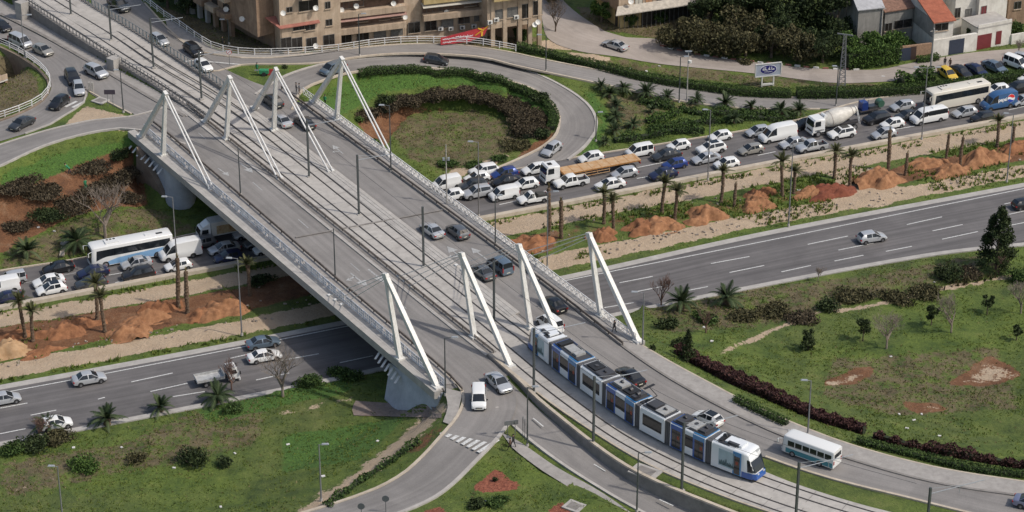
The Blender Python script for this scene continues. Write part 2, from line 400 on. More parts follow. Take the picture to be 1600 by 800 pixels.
# level strips without a mesh, only to hold the ground up: tram corridor verges and shoulders
strip([(818, 590, D), (870, 637, D), (988, 725, D), (1126, 787, D), (1306, 844, D)], [(900, 562, D), (1000, 624, D), (1100, 677, D), (1200, 719, D), (1500, 802, D)], n=60)
strip([(728, 612, D), (722, 616, D), (716, 645, D), (695, 672, 7.3)], [(694, 606, D), (698, 612, D), (702, 634, D), (690, 664, 7.2)])
strip([(134, 140, D), (120, 168, D), (39, 209, D), (-80, 245, D)], [(205, 178, D), (202, 184, D), (75, 204, D), (-80, 256, D)], n=20)
strip([(-30, -12, D), (40, 17, D), (110, 63, D), (174, 103, D), (240, 142, D), (300, 178, D)], [(-30, 8, D), (0, 22, D), (60, 51, D), (110, 79, D), (172, 115, D), (292, 183, D)])
strip([(214, 202, D), (216, 214, D)], [(262, 206, D), (262, 220, D)])
strip([(290, 128, D), (330, 122, D), (360, 112, D), (440, 101, D), (500, 99, 7.4)], [(360, 150, D), (398, 148, D), (440, 122, D), (475, 110, 7.4), (509, 100, 7.2)])
# control points: level z along pixel polylines where nothing is built
CTRL = [
 ([(0, 405), (120, 385), (220, 366), (310, 352), (560, 300)], .4), ([(-60, 370), (0, 350), (100, 345), (200, 332)], 2.2),
 ([(-60, 520), (0, 506), (375, 440), (800, 362), (1200, 285), (1600, 208)], .1), ([(-60, 570), (0, 545), (375, 478), (800, 398), (1200, 325), (1600, 250)], .2),
 ([(600, 205), (620, 190), (645, 178), (700, 171), (760, 172), (815, 192), (820, 215), (790, 245), (740, 268), (700, 268), (640, 240), (605, 215)], .6),
 ([(640, 215), (700, 200), (780, 210), (720, 240)], .5),
 ([(585, 160), (640, 143), (720, 138)], 3.5), ([(735, 138), (785, 148)], 2.9), ([(795, 150), (835, 170)], 2.2), ([(845, 195), (830, 222)], 1.2), ([(500, 150), (560, 128), (640, 120)], 5.2), ([(660, 119), (720, 121)], 4.4), ([(740, 126), (790, 137)], 3.7),
 ([(505, 190), (540, 180)], 4.5), ([(560, 225), (610, 250), (660, 280)], .6),
 ([(950, 190), (1000, 200), (1050, 205), (1200, 190)], .7), ([(960, 150), (1050, 170), (1150, 180)], .9),
 ([(800, 65), (860, 88)], 3.6), ([(960, 105), (1050, 123), (1150, 136), (1300, 140), (1420, 132), (1600, 110)], .6),
 ([(1060, 560), (1150, 600), (1250, 645), (1400, 690), (1600, 738)], 5.2), ([(1040, 520), (1120, 560), (1230, 590), (1400, 640), (1600, 690)], 2.2),
 ([(1050, 480), (1200, 480), (1400, 440), (1600, 430)], .6), ([(1200, 530), (1400, 570), (1600, 600)], 1.2),
 ([(1000, 470), (1010, 500)], .8), ([(1010, 530), (1000, 520)], 4.5),
 ([(218, 304), (228, 316), (246, 330), (300, 326), (360, 318)], .1), ([(213, 284), (220, 300), (232, 313)], .1), ([(204, 286), (212, 304)], 1.6), ([(600, 634), (640, 642), (676, 646)], .4), ([(205, 240), (190, 235)], 5.0),
 ([(480, 765), (560, 722), (640, 672), (672, 655)], 3.4), ([(420, 750), (520, 700), (600, 655), (640, 640)], 1.0), ([(0, 780), (200, 800), (380, 790), (400, 700), (500, 650), (300, 690), (100, 740)], .7),
 ([(430, 610), (560, 600), (610, 620)], .4), ([(820, 700), (900, 760), (980, 810)], 6.6), ([(720, 760), (800, 790), (690, 800)], 6.3),
 ([(-20, 110), (20, 120), (45, 130), (10, 150)], 1.6), ([(500, 30), (700, 20), (840, 30)], 5.0), ([(400, 40), (300, 10)], 6.5),
 ([(1000, 20), (1100, 20), (1300, 30), (1500, 20)], 1.5), ([(880, 95), (930, 103)], 2.6),
]
# ================================================================== terrain height field
def axis(lo, hi, step, far):
    c = list(np.arange(lo, hi+1e-6, step)); d = step; a = lo; b = hi; L = []; U = []
    while a > -far: d *= 1.35; a -= d; b += d; L.append(a); U.append(b)
    return np.array(L[::-1]+c+U)
xs = axis(-112, 112, .5, 4000); ys = axis(196, 424, .5, 4000)
NX, NY = len(xs), len(ys)
H = np.zeros((NY, NX)); FIX = np.zeros((NY, NX), bool); UNDER = np.zeros((NY, NX), bool)
def idx(X, Y): return np.clip(np.round(np.interp(Y, ys, np.arange(NY))).astype(int), 0, NY-1), np.clip(np.round(np.interp(X, xs, np.arange(NX))).astype(int), 0, NX-1)
def stamp(a, b, dz, mark=True):
    A = np.array([tuple(p) for p in a]); B = np.array([tuple(p) for p in b])
    for i in range(len(A)-1):
        la = max(np.linalg.norm(A[i+1]-A[i]), np.linalg.norm(B[i+1]-B[i])); nu = int(la/.3)+2
        w = max(np.linalg.norm(B[i]-A[i]), np.linalg.norm(B[i+1]-A[i+1])); nw = int(w/.3)+2
        u = np.linspace(0, 1, nu)[:, None, None]; v = np.linspace(0, 1, nw)[None, :, None]
        q = (A[i]*(1-u)+A[i+1]*u)*(1-v)+(B[i]*(1-u)+B[i+1]*u)*v
        iy, ix = idx(q[..., 0].ravel(), q[..., 1].ravel())
        H[iy, ix] = q[..., 2].ravel()+dz; FIX[iy, ix] = True
        if mark: UNDER[iy, ix] = True
# the span of the bridge between its abutments is left out: the ground passes below
def bridge_cut(ab, far_y, near_y):
    """split a strip at the abutments: rows of the strip above the far and below the near abutment line"""
    a, b = ab; out = []; cur = []
    for p, q in zip(a, b):
        m = p.lerp(q, .5); px, py = project(m.x, m.y, m.z)
        # signed position across the highway axis
        s = py + .19*px
        if s < far_y or s > near_y:
            cur.append((p, q))
        elif cur:
            out.append(cur); cur = []
    if cur: out.append(cur)
    return [([c[0] for c in o], [c[1] for c in o]) for o in out if len(o) > 1]
FAR_S, NEAR_S = 276, 690
for ab in STRIPS[:2]: stamp(ab[0], ab[1], -.07)
for k, ab in enumerate(STRIPS[2:]):
    is_bridge = any(ab[0] is s[0] for s in (CWL, CWR, SLAB, WALK))
    for part in (bridge_cut(ab, FAR_S, NEAR_S) if is_bridge else [ab]): stamp(part[0], part[1], -.07)
for ab in (HW1, HW2): stamp(ab[0], ab[1], -.07)
for pts, z in CTRL:
    w = [P(x, y, z) for x, y in pts]; w = resample(w, max(2, int(length(w)/.5)))
    for p in w:
        iy, ix = idx(p.x, p.y)
        if not FIX[iy, ix]: H[iy, ix] = z; FIX[iy, ix] = True
# ground under the span stays level with the highway
for q in ([(330, 362), (420, 345), (560, 317)], [(400, 405), (640, 362)], [(420, 435), (700, 385)], [(440, 468), (760, 405)], [(430, 495), (800, 425)], [(470, 612), (560, 596), (640, 600)], [(660, 590), (800, 545), (900, 520)]):
    w = [P(x, y, .1) for x, y in q]
    for p in resample(w, 200):
        iy, ix = idx(p.x, p.y)
        if not FIX[iy, ix]: H[iy, ix] = .1; FIX[iy, ix] = True
FIX[0, :] = FIX[-1, :] = FIX[:, 0] = FIX[:, -1] = False
# coarse to fine relaxation
def relax(H, F, it):
    for _ in range(it):
        Q = np.pad(H, 1, mode='edge')
        S = (Q[:-2, 1:-1]+Q[2:, 1:-1]+Q[1:-1, :-2]+Q[1:-1, 2:])*.25
        H = np.where(F, H, S)
    return H
def solve(H, F, lvl):
    if lvl > 0:
        ny, nx = (H.shape[0]+1)//2, (H.shape[1]+1)//2
        Hp = np.pad(H, ((0, ny*2-H.shape[0]), (0, nx*2-H.shape[1]))); Fp = np.pad(F, ((0, ny*2-H.shape[0]), (0, nx*2-H.shape[1])))
        w = Fp.reshape(ny, 2, nx, 2).astype(float); cnt = w.sum((1, 3)); hs = (Hp.reshape(ny, 2, nx, 2)*w).sum((1, 3))/np.maximum(cnt, 1)
        if lvl == 6: hs = np.where(cnt > 0, hs, hs[cnt > 0].mean())
        Hc = solve(hs, cnt > 0, lvl-1)
        up = np.repeat(np.repeat(Hc, 2, 0), 2, 1)[:H.shape[0], :H.shape[1]]
        H = np.where(F, H, up)
    return relax(H, F, 60 if lvl else 400)
H = solve(H, FIX, 6)
H = relax(H, FIX, 60)
# small bumps away from roads
rng = np.random.default_rng(3)
def vnoise(shape, cell):
    g = rng.random((shape[0]//cell+3, shape[1]//cell+3)); yy = np.arange(shape[0])/cell; xx = np.arange(shape[1])/cell
    iy = yy.astype(int); ix = xx.astype(int); fy = (yy-iy)[:, None]; fx = (xx-ix)[None]; fy = fy*fy*(3-2*fy); fx = fx*fx*(3-2*fx)
    return (g[iy][:, ix]*(1-fy)*(1-fx)+g[iy+1][:, ix]*fy*(1-fx)+g[iy][:, ix+1]*(1-fy)*fx+g[iy+1][:, ix+1]*fy*fx)-.5
free = ~FIX
for _ in range(3): free = free & np.roll(free, 1, 0) & np.roll(free, -1, 0) & np.roll(free, 1, 1) & np.roll(free, -1, 1)
H = H + free*(vnoise(H.shape, 9)*.35+vnoise(H.shape, 4)*.18)
def ground(X, Y):
    fy = np.interp(Y, ys, np.arange(NY)); fx = np.interp(X, xs, np.arange(NX))
    iy = np.minimum(np.floor(fy).astype(int), NY-2); ix = np.minimum(np.floor(fx).astype(int), NX-2); fy = fy-iy; fx = fx-ix
    return H[iy, ix]*(1-fy)*(1-fx)+H[iy+1, ix]*fy*(1-fx)+H[iy, ix+1]*(1-fy)*fx+H[iy+1, ix+1]*fy*fx
def G(px, py, lift=0.0):
    """pixel of the photo to the point of the terrain it shows"""
    lo, hi = 14.0, -1.0; d = ray(px, py)
    f = lambda z: (CAM_H-z)/(-d[2])
    ts = np.linspace(f(12.0), f(-1.0), 400); X = d[0]*ts; Y = d[1]*ts; Z = CAM_H+d[2]*ts
    below = Z <= ground(X, Y)+.0; i = int(np.argmax(below)) if below.any() else len(ts)-1
    return Vector((X[i], Y[i], float(ground(X[i], Y[i]))+lift))
# ---- masks painted where the photograph shows bare soil, paths, dry grass
XX, YY = np.meshgrid(xs, ys); PXX, PYY = project(XX, YY, H)
PXX = PXX + vnoise(H.shape, 7)*5; PYY = PYY + vnoise(H.shape, 5)*3
def inpoly(poly):
    r = np.zeros(PXX.shape, bool); n = len(poly)
    for i in range(n):
        x0, y0 = poly[i]; x1, y1 = poly[(i+1) % n]
        if y0 == y1: continue
        c = ((PYY >= min(y0, y1)) & (PYY < max(y0, y1))) & (PXX < x0+(PYY-y0)*(x1-x0)/(y1-y0)); r ^= c
    return r
def band(pts, wid):
    r = np.zeros(PXX.shape); 
    for (x0, y0), (x1, y1) in zip(pts, pts[1:]):
        dx, dy = x1-x0, (y1-y0)*2; L2 = dx*dx+dy*dy
        t = np.clip(((PXX-x0)*dx+(PYY-y0)*2*dy)/L2, 0, 1); dd = np.hypot(PXX-x0-t*dx, (PYY-y0)*2-t*dy)
        r = np.maximum(r, np.clip(1.15-dd/wid*.65, 0, 1))
    return r
def blur(a, n=1):
    for _ in range(n): a = (a*2+np.roll(a, 1, 0)+np.roll(a, -1, 0)+np.roll(a, 1, 1)+np.roll(a, -1, 1))/6
    return a
M_ = {k: np.zeros(H.shape) for k in ('dry', 'red', 'tan', 'chip', 'lush')}
def paint(k, polys, val=1.0):
    for p in polys: M_[k] = np.maximum(M_[k], inpoly(p)*val)
paint('tan', [[(-130, 508), (0, 490), (150, 466), (375, 424), (800, 340), (1200, 262), (1480, 210), (1740, 164), (1740, 190), (1480, 234), (1200, 287), (800, 366), (375, 446), (150, 486), (0, 512), (-130, 535)],
              [(-130, 592), (0, 568), (375, 501), (800, 411), (1200, 330), (1600, 258), (1740, 232), (1740, 250), (1600, 277), (1200, 351), (800, 436), (375, 523), (0, 594), (-130, 616)],
              [(1290, 268), (1370, 262), (1400, 290), (1390, 320), (1340, 325), (1320, 300)],
              [(700, 268), (765, 248), (790, 240), (800, 244), (760, 262), (700, 280)],
              [(845, 62), (900, 68), (905, 78), (870, 76), (860, 84), (846, 76)], [(930, 84), (962, 92), (930, 98), (880, 82)],
              [(195, 185), (222, 195), (216, 203), (170, 200)], [(131, 166), (205, 183), (160, 186), (100, 196)]])
paint('red', [[(-130, 540), (0, 512), (375, 450), (560, 405), (560, 440), (375, 490), (0, 562), (-130, 585)],
              [(1290, 290), (1330, 276), (1600, 222), (1740, 200), (1740, 225), (1600, 250), (1330, 300)], [(800, 372), (870, 362), (860, 392), (800, 405)],
              [(-80, 300), (0, 288), (60, 278), (130, 250), (205, 226), (218, 260), (232, 322), (170, 325), (120, 335), (60, 365), (0, 395), (-80, 410)],
              [(560, 190), (575, 172), (600, 166), (650, 165), (705, 172), (640, 180), (618, 205), (600, 232), (575, 222)],
              [(805, 245), (850, 215), (868, 205), (870, 210), (845, 232), (812, 248)],
              [(1290, 596), (1330, 578), (1368, 570), (1370, 582), (1335, 602), (1285, 604)], [(1400, 630), (1450, 628), (1490, 640), (1430, 646)], [(1480, 598), (1545, 555), (1560, 560), (1600, 585), (1560, 602), (1500, 603)]], 1.0)
paint('tan', [[(1530, 590), (1560, 572), (1600, 585), (1570, 598)], [(1282, 600), (1330, 588), (1340, 598), (1300, 606)], [(1420, 636), (1485, 642), (1435, 646)], [(1300, 598), (1335, 582), (1364, 574), (1335, 598)], [(1495, 600), (1545, 562), (1596, 586), (1560, 600)], [(1410, 634), (1450, 630), (1484, 640)]], .5)
paint('dry', [[(600, 200), (640, 178), (740, 170), (820, 195), (800, 240), (700, 270), (640, 250)], [(930, 85), (1000, 95), (1180, 117), (1400, 130), (1400, 140), (1180, 136), (1000, 115), (900, 95)],
              [(940, 150), (1000, 140), (1100, 165), (1000, 200), (960, 215)], [(0, 392), (120, 340), (200, 325), (240, 322), (300, 350), (320, 362), (0, 424)], [(0, 392), (120, 340), (200, 325), (240, 322), (300, 350), (320, 362), (0, 424)],
              [(1000, 480), (1200, 445), (1350, 430), (1540, 395), (1540, 430), (1350, 470), (1200, 510), (1050, 520)], [(1300, 560), (1560, 540), (1600, 640), (1400, 650), (1280, 620)],
              [(0, 720), (200, 690), (300, 640), (430, 610), (400, 700), (200, 740), (0, 780)]], .55)
paint('dry', [[(-30, 80), (20, 90), (60, 125), (60, 150), (0, 185), (-30, 190)], [(900, 10), (1000, 20), (1110, 10), (1110, 45), (1030, 60), (930, 45)], [(240, 5), (275, 36), (345, 78), (400, 86), (525, 78), (640, 66), (800, 76), (850, 60), (640, 40), (400, 60)]], 1.0)
paint('red', [[(800, 372), (900, 350), (1100, 312), (1300, 278), (1300, 300), (1200, 325), (1000, 362), (800, 405)]], .42)
paint('red', [[(545, 622), (600, 628), (690, 634), (690, 650), (560, 655)]], .35)
paint('lush', [[(480, 180), (520, 125), (640, 110), (760, 118), (860, 160), (872, 205), (845, 190), (800, 150), (700, 132), (600, 145), (530, 185)],
               [(0, 270), (80, 240), (210, 212), (215, 228), (130, 255), (60, 285), (0, 300)], [(440, 680), (640, 650), (560, 720), (440, 740)], [(1000, 540), (1040, 560), (1010, 545)],
               [(905, 240), (938, 190), (905, 140), (880, 125), (930, 145), (955, 180), (935, 235), (890, 252)], [(300, 640), (480, 590), (560, 590), (540, 615), (330, 660)]], .8)
paint('chip', [[(733, 768), (775, 728), (822, 766)], [(660, 802), (692, 790), (700, 830), (650, 830)], [(850, 800), (875, 782), (905, 812)]], 1.0)
M_['tan'] = np.maximum(M_['tan'], band([(1127, 552), (1200, 518), (1260, 492), (1370, 476), (1480, 450), (1590, 430)], 5.5)*.95)
M_['tan'] = np.maximum(M_['tan'], band([(445, 645), (480, 640), (512, 628), (550, 622)], 8)*.6)
M_['tan'] = np.maximum(M_['tan'], band([(478, 800), (560, 745), (620, 700), (655, 670), (690, 636)], 15)*.8)
M_['tan'] = np.maximum(M_['tan'], band([(0, 770), (60, 755), (180, 725), (270, 712)], 4)*.5)
M_['red'] = np.maximum(M_['red'], band([(640, 706), (665, 690), (690, 670)], 14)*.6)
M_['red'] = np.maximum(M_['red'], band([(1530, 745), (1600, 765)], 10)*.6)
for k in M_: M_[k] = blur(M_[k], 2)
jj, ii = np.meshgrid(np.arange(NX-1), np.arange(NY-1)); b0 = (ii*NX+jj).ravel()
faces = np.stack([b0, b0+1, b0+NX+1, b0+NX], 1)
terrain = npmesh('ground', np.stack([XX.ravel(), YY.ravel(), H.ravel()], 1), faces, GROUND, attrs={k: v.ravel() for k, v in M_.items()})
terrain['kind'] = 'structure'
q_ = [[G(x0+(x1-x0)*k/30, y0+(y1-y0)*k/30, .09) for k in range(31)] for (x0, y0, x1, y1) in ((556, 627, 676, 636), (552, 634, 684, 642), (550, 642, 690, 648), (553, 650, 690, 654))]
ma = MB(); ma.add([p for r_ in q_ for p in r_], [(j*31+k, (j+1)*31+k, (j+1)*31+k+1, j*31+k+1) for j in range(3) for k in range(30)]); o = ma.build('paved_apron', concrete('brown_paving', (.17, .13, .11), (.26, .21, .18), 1.5)); o['kind'] = 'structure'
terrain.data.polygons.foreach_set('use_smooth', [True]*len(terrain.data.polygons))
# ================================================================== road sheets
strip_mesh('highway_upper', HW1, ASPH_HW, 0)
strip_mesh('highway_lower', HW2, ASPH_HW, 0)
strip_mesh('service_street', STREET, ASPH_ST, .01)
strip_mesh('outer_road', TOPR, ASPH_LT, .010)
strip_mesh('loop_ramp', LOOP, ASPH_LT, .014)
strip_mesh('left_slip_road', LEFTW, ASPH_LT, .012)
strip_mesh('left_side_road', LEFTS, ASPH_LT, .016)
strip_mesh('deck_road_left', CWL, ASPH_DK, .020)
strip_mesh('middle_road', CWM, ASPH_DK, .024)
strip_mesh('deck_road_right', CWR, ASPH_DK, .018)
slab_o = strip_mesh('tram_slab', SLAB, CONC_PALE, .10)
strip_mesh('walkway_pavement', WALK, PAVE, .12)
# ================================================================== bridge
def dpt(px, py, dz=0): return P(px, py, D) + Vector((0, 0, dz))
def seg(a, b, dz=0): return [dpt(*a, dz), dpt(*b, dz)]
br = empty('road_bridge', dpt(460, 380)); tag(br, 'wide concrete road and tram bridge crossing the highway between the white A shaped pylons', 'bridge')
inv = Matrix.Translation(-br.location)
def place(o, parent):
    """parent o keeping its world coordinates"""
    o.parent = parent; o.matrix_parent_inverse = parent.matrix_basis.inverted() if parent.parent is None else Matrix.Identity(4); return o
OUT_L = lambda x: (x, 211+.848*(x-216))                     # outer left edge of the deck
L0, L1 = OUT_L(208), OUT_L(688)
R0, R1 = (486, 157), (999, 537)
a0, a1, b0, b1 = dpt(*L0), dpt(*L1), dpt(*R0), dpt(*R1)
mb = MB()
# left fascia beam: vertical pale band, chamfer, then box girder soffit
ln = resample([a0, a1], 40)
sweep(mb, ln, [(-.25, .14), (.9, .14), (.9, -.9), (.25, -.95), (-.25, -.55)])
rn = resample([b0, b1], 40)
sweep(mb, rn, [(-.9, .14), (.25, .14), (.25, -.55), (-.25, -.95), (-.9, -.9)])
o = mb.build('edge_beam', CONC, None); place(o, br)
mb = MB()
dn = Vector((0, 0, -.12))
q = [a0, a1, b1, b0]
mb.hexa([p+Vector((0, 0, -1.5)) for p in (a0.lerp(b0, .04), a1.lerp(b1, .04), b1.lerp(a1, .04), b0.lerp(a0, .04))], [p+Vector((0, 0, -.05)) for p in (a0, a1, b1, b0)])
o = mb.build('deck_slab', CONC_DARK, None); place(o, br)
mb = MB()
for f in (.1, .3, .5, .7, .9):
    mb.beam(a0.lerp(b0, f)+Vector((0, 0, -1.75)), a1.lerp(b1, f)+Vector((0, 0, -1.75)), 1.4, b0=.9)
o = mb.build('girders', CONC_DARK, None); place(o, br); tag(o, kind='stuff') if False else None
# strips of concrete between the fascia and the roads
def deck_strip(name, A, B, z0, z1, m, parent=br):
    mb = MB(); a, b = [P(x, y, D) for x, y in A], [P(x, y, D) for x, y in B]; n = 30
    a, b = resample(a, n), resample(b, n); vs = []
    for p, q_ in zip(a, b): vs += [p+Vector((0, 0, z0)), q_+Vector((0, 0, z0)), q_+Vector((0, 0, z1)), p+Vector((0, 0, z1))]
    fs = []
    for i in range(n):
        o_ = 4*i
        for k in range(4): fs.append((o_+k, o_+(k+1) % 4, o_+4+(k+1) % 4, o_+4+k))
    fs += [(3, 2, 1, 0), (4*n, 4*n+1, 4*n+2, 4*n+3)]
    mb.add(vs, fs); o = mb.build(name, m, None); return place(o, parent)
GL = [(236, 192), (262, 212), (400, 330), (524, 438), (614, 514), (700, 588), (722, 612)]    # left guard rail foot
deck_strip('left_walkway_slab', [(216, 206), (683, 602)], [(258, 209), (716, 600)], -.05, .12, PAVE)
deck_strip('ledge_top', [(214, 211), (686, 611)], [(219, 206), (692, 604)], .1, .16, CONC)
deck_strip('ledge_top_right', [(487, 158), (998, 537)], [(483, 160), (990, 539)], .1, .17, CONC)
KL = [(284, 170), (441, 297), (599, 425), (719, 522), (762, 556)]
deck_strip('inner_kerb', [(x-3, y+1) for x, y in KL], [(x+1, y-1) for x, y in KL], 0, .16, CONC_PALE)
deck_strip('inner_strip', [(x+1.5, y-1) for x, y in KL], [(x+14, y-5) for x, y in KL], 0, .14, CONC_DARK)
deck_strip('inner_kerb_right', [(414, 187), (513, 263), (807, 491)], [(419, 185), (518, 261), (812, 489)], 0, .18, CONC_PALE)
deck_strip('track_verge', [(404, 190), (500, 266), (796, 496)], [(414, 187), (513, 263), (807, 491)], .05, .15, CONC)
# ---- railings ------------------------------------------------------------
def railing(name, label, pts, h, post, rails, m, step=1.5, pw=.09, rw=.05, cat='railing', mesh=None, group=None, base=None):
    n = max(1, round(length(pts)/step)); q = resample(pts, n); mb = MB()
    e = empty(name, q[0]); tag(e, label, cat, group)
    mb.box((0, 0, h/2), (pw, pw, h)); pm = mb.build('post', m, e); pm.location = q[0]-e.location
    for p in q[1:]:
        c = pm.copy(); COL.objects.link(c); c.parent = e; c.location = p-e.location
    mb = MB()
    for z, r in rails: sweep(mb, q, rect(-r/2, r/2, z-r/2, z+r/2))
    o = mb.build('rails', m, None); place(o, e)
    if mesh:
        mb = MB(); mesh(mb, q); o = mb.build('infill', m, None); place(o, e)
    return e
def lattice(h0, h1, pitch=.42, t=.035):
    def f(mb, q):
        tot = length(q); n = int(tot/pitch); w = resample(q, n)
        for i in range(n):
            a, b = w[i], w[i+1]
            mb.beam(a+Vector((0, 0, h0)), b+Vector((0, 0, h1)), t); mb.beam(a+Vector((0, 0, h1)), b+Vector((0, 0, h0)), t)
    return f
def panels(h0, h1):
    """perforated plates: rows of small plates with gaps"""
    def f(mb, q):
        tot = length(q); n = int(tot/.55); w = resample(q, n); rg = random.Random(4)
        for i in range(n):
            a, b = w[i], w[i+1]
            for k in range(3):
                z0 = h0+(h1-h0)*k/3+.02; z1 = h0+(h1-h0)*(k+1)/3-.05; s0, s1 = rg.uniform(.0, .12), rg.uniform(.8, 1.)
                if rg.random() < .1: continue
                p0, p1 = a.lerp(b, s0), a.lerp(b, s1); mb.beam(p0+Vector((0, 0, (z0+z1)/2)), p1+Vector((0, 0, (z0+z1)/2)), .03, b0=z1-z0)
    return f
ML = [dpt(226, 207, .12), dpt(255, 233, .12), dpt(330, 297, .12), dpt(617, 541, .12), dpt(694, 607, .12)]
MESHM = mat('perforated_railing_panel', (.46, .48, .52), .5, .25, 1.2)
railing('perforated_railing', 'pale perforated metal railing along the left walkway of the bridge', ML, 1.25, 0, [(1.25, .08), (.12, .06)], MESHM, 1.6, mesh=panels(.15, 1.2))
RR = [dpt(474, 149, .12), dpt(488, 159, .12), dpt(690, 309, .12), dpt(800, 390, .12), dpt(993, 535, .12)]
railing('lattice_railing', 'white lattice railing on the right outer edge of the bridge', RR, 1.15, 0, [(1.15, .09), (.6, .05), (.15, .06)], RAILW, 2.0, mesh=lattice(.15, 1.1, 1.1, .05))
def guard(name, label, pts, m=RUST):
    return railing(name, label, pts, .62, 0, [(.62, .14), (.4, .1)], m, 3.4, pw=.14, cat='guard rail')
guard('guard_rail', 'brown steel guard rail between the left road of the bridge and its walkway', [dpt(x, y, 0) for x, y in GL])
GR = [(440, 140), (467, 160), (610, 266), (775, 388), (860, 452), (973, 541)]
guard('guard_rail', 'steel guard rail between the right road of the bridge and its walkway', [dpt(x, y, 0) for x, y in GR])
# low rails either side of the tram corridor
railing('low_rail', 'low dark double rail on the left border of the bridge tram tracks', [dpt(x+9, y-3, .1) for x, y in KL], .5, 0, [(.5, .1), (.3, .08)], RUST, 2.5, cat='guard rail')
# ---- pylons --------------------------------------------------------------
AX = (dpt(625, 556)-dpt(255, 243)).normalized()             # along the bridge, towards the camera
AXR = (dpt(939, 495)-dpt(526, 187)).normalized()
def pylon(label, mast, leg, apex_h, sgn, anchor=None, rods=2, rod_r=.055, leg_w=.62, thin=False, top=.5):
    """mast foot, leg foot, apex leaning towards mid-span; sgn +1: mid-span is towards the camera"""
    m, l = dpt(*mast, .12), dpt(*leg, .12); ax = (m-l).normalized(); ax.z = 0
    A = m + ax*(2.4 if sgn > 0 else 2.9) + Vector((0, 0, apex_h))
    e = empty('bridge_pylon', m); tag(e, label, 'pylon', 'white A shaped pylons of the bridge')
    mb = MB(); mb.beam(m, A+Vector((0, 0, -.15)), .62, .46, .66, .42, up=ax); mb.box(m+Vector((0, 0, .1)), (1.1, 1.1, .25), math.atan2(ax.y, ax.x))
    place(mb.build('mast', WHITE, None), e)
    mb = MB(); mb.beam(l, A, .62, .5, .7, .55, up=(0, 0, 1)); mb.box(l+Vector((0, 0, .1)), (1.2, 1.1, .25), math.atan2(ax.y, ax.x))
    place(mb.build('back_leg', WHITE, None), e)
    mb = MB(); mb.beam(A+ax*.35+Vector((0, 0, -.25)), A-ax*.4+Vector((0, 0, .15)), .6, .5, .8, .5)
    place(mb.build('head', WHITE, None), e)
    if anchor:
        an = dpt(*anchor, .15); side = Vector((-ax.y, ax.x, 0))
        for s in ((-.32, .32) if rods == 2 else (-.35, 0, .35)):
            mb = MB(); off = side*s if rods == 2 else Vector((0, 0, 0))
            tgt = an+off + (ax*(s*4.5) if rods == 3 else Vector((0, 0, 0)))
            p0 = A+off*.6+Vector((0, 0, -.1 + (s if rods == 3 else 0)))
            mb.tube(p0, tgt, rod_r, n=8); mb.box(tgt+Vector((0, 0, .05)), (.4, .4, .3), math.atan2(ax.y, ax.x))
            place(mb.build('stay', WHITE_ROD, None), e)
    return e
far = [((255, 243), (221, 214), (331, 297), 'far left pylon on the outer edge beside the curved side road'), ((354, 218), (321, 191), (437, 280), 'far pylon on the left border of the tram tracks'),
       ((428, 204), (398, 170), (517, 269), 'far pylon on the right border of the tram tracks'), ((526, 187), (490, 160), (610, 245), 'far pylon on the outer edge beside the grass bowl')]
for mast, leg, anc, lab in far: pylon('white '+lab, mast, leg, 10.8, 1, anc, 2, .13)
near = [((625, 562), (683, 606), (524, 471), 'near pylon on the outer left edge above the grey abutment'), ((741, 528), (797, 573), (632, 441), 'near pylon between the left road and the tram tracks'),
        ((829, 514), (887, 560), (722, 424), 'near pylon rising behind the rear of the tram'), ((939, 495), (997, 535), (828, 402), 'near pylon on the outer right edge where a person walks')]
for mast, leg, anc, lab in near: pylon('white '+lab, mast, leg, 10.7, -1, anc, 3, .05)
# ---- abutments -----------------------------------------------------------
def wall_block(mb, p0, p1, thick, z0, z1, z1b=None):
    """vertical wall from p0 to p1 (world xy), thickness to its right"""
    t = (p1-p0); t.z = 0; t.normalize(); s = Vector((t.y, -t.x, 0))*thick; z1b = z1 if z1b is None else z1b
    f = lambda p, z: Vector((p.x, p.y, z))
    mb.hexa([f(p0, z0), f(p1, z0), f(p1+s, z0), f(p0+s, z0)], [f(p0, z1), f(p1, z1b), f(p1+s, z1b), f(p0+s, z1)])
e = empty('bridge_abutment', dpt(650, 590, -D)); tag(e, 'near abutment in pale blue grey concrete under the outer left pylon', 'abutment')
m0, m1 = dpt(614, 548), dpt(941, 499); s0, s1 = dpt(690, 612), dpt(1000, 540)
mb = MB(); f = lambda p, z: Vector((p.x, p.y, z))
mb.hexa([f(m0, -1), f(s0, -1), f(s1, -1), f(m1, -1)], [f(m0, 6.55), f(s0, 7.3), f(s1, 7.3), f(m1, 6.55)])
place(mb.build('wall', CONC_BLUE, None), e)
mb = MB()   # raked wing with its sloping foot
w0, w1 = m0+AX*(-.2), s0; n = Vector((-.87, -.48, 0))
mb.hexa([f(w0+n*1.6, -1), f(w1+n*1.6, -1), f(w1, -1), f(w0, -1)], [f(w0+n*.35, 5.6), f(w1+n*.35, 6.9), f(w1, 6.9), f(w0, 5.6)])
place(mb.build('wing_wall', CONC_BLUE, None), e)
def fins(p, q, n_, parent, k=8):
    for i in range(k):
        c = p.lerp(q, i/(k-1)); mb = MB(); d = (q-p); d.z = 0; d.normalize()
        mb.beam(c+n_*.1, c+n_*1.3+d*.9+Vector((0, 0, -.35)), .3, b0=.06); place(mb.build('bracket', WHITE, None), parent)
fins(m0+n*.4-AX*2.5+Vector((0, 0, -1.2)), m0.lerp(s0, .22)+n*.5+Vector((0, 0, -2.2)), n, e, 7)
e = empty('bridge_abutment', dpt(250, 243, -D)); tag(e, 'far abutment in grey concrete with rounded corner above the coach', 'abutment')
m0, m1 = dpt(262, 250), dpt(530, 191); s0, s1 = dpt(212, 208), dpt(486, 158)
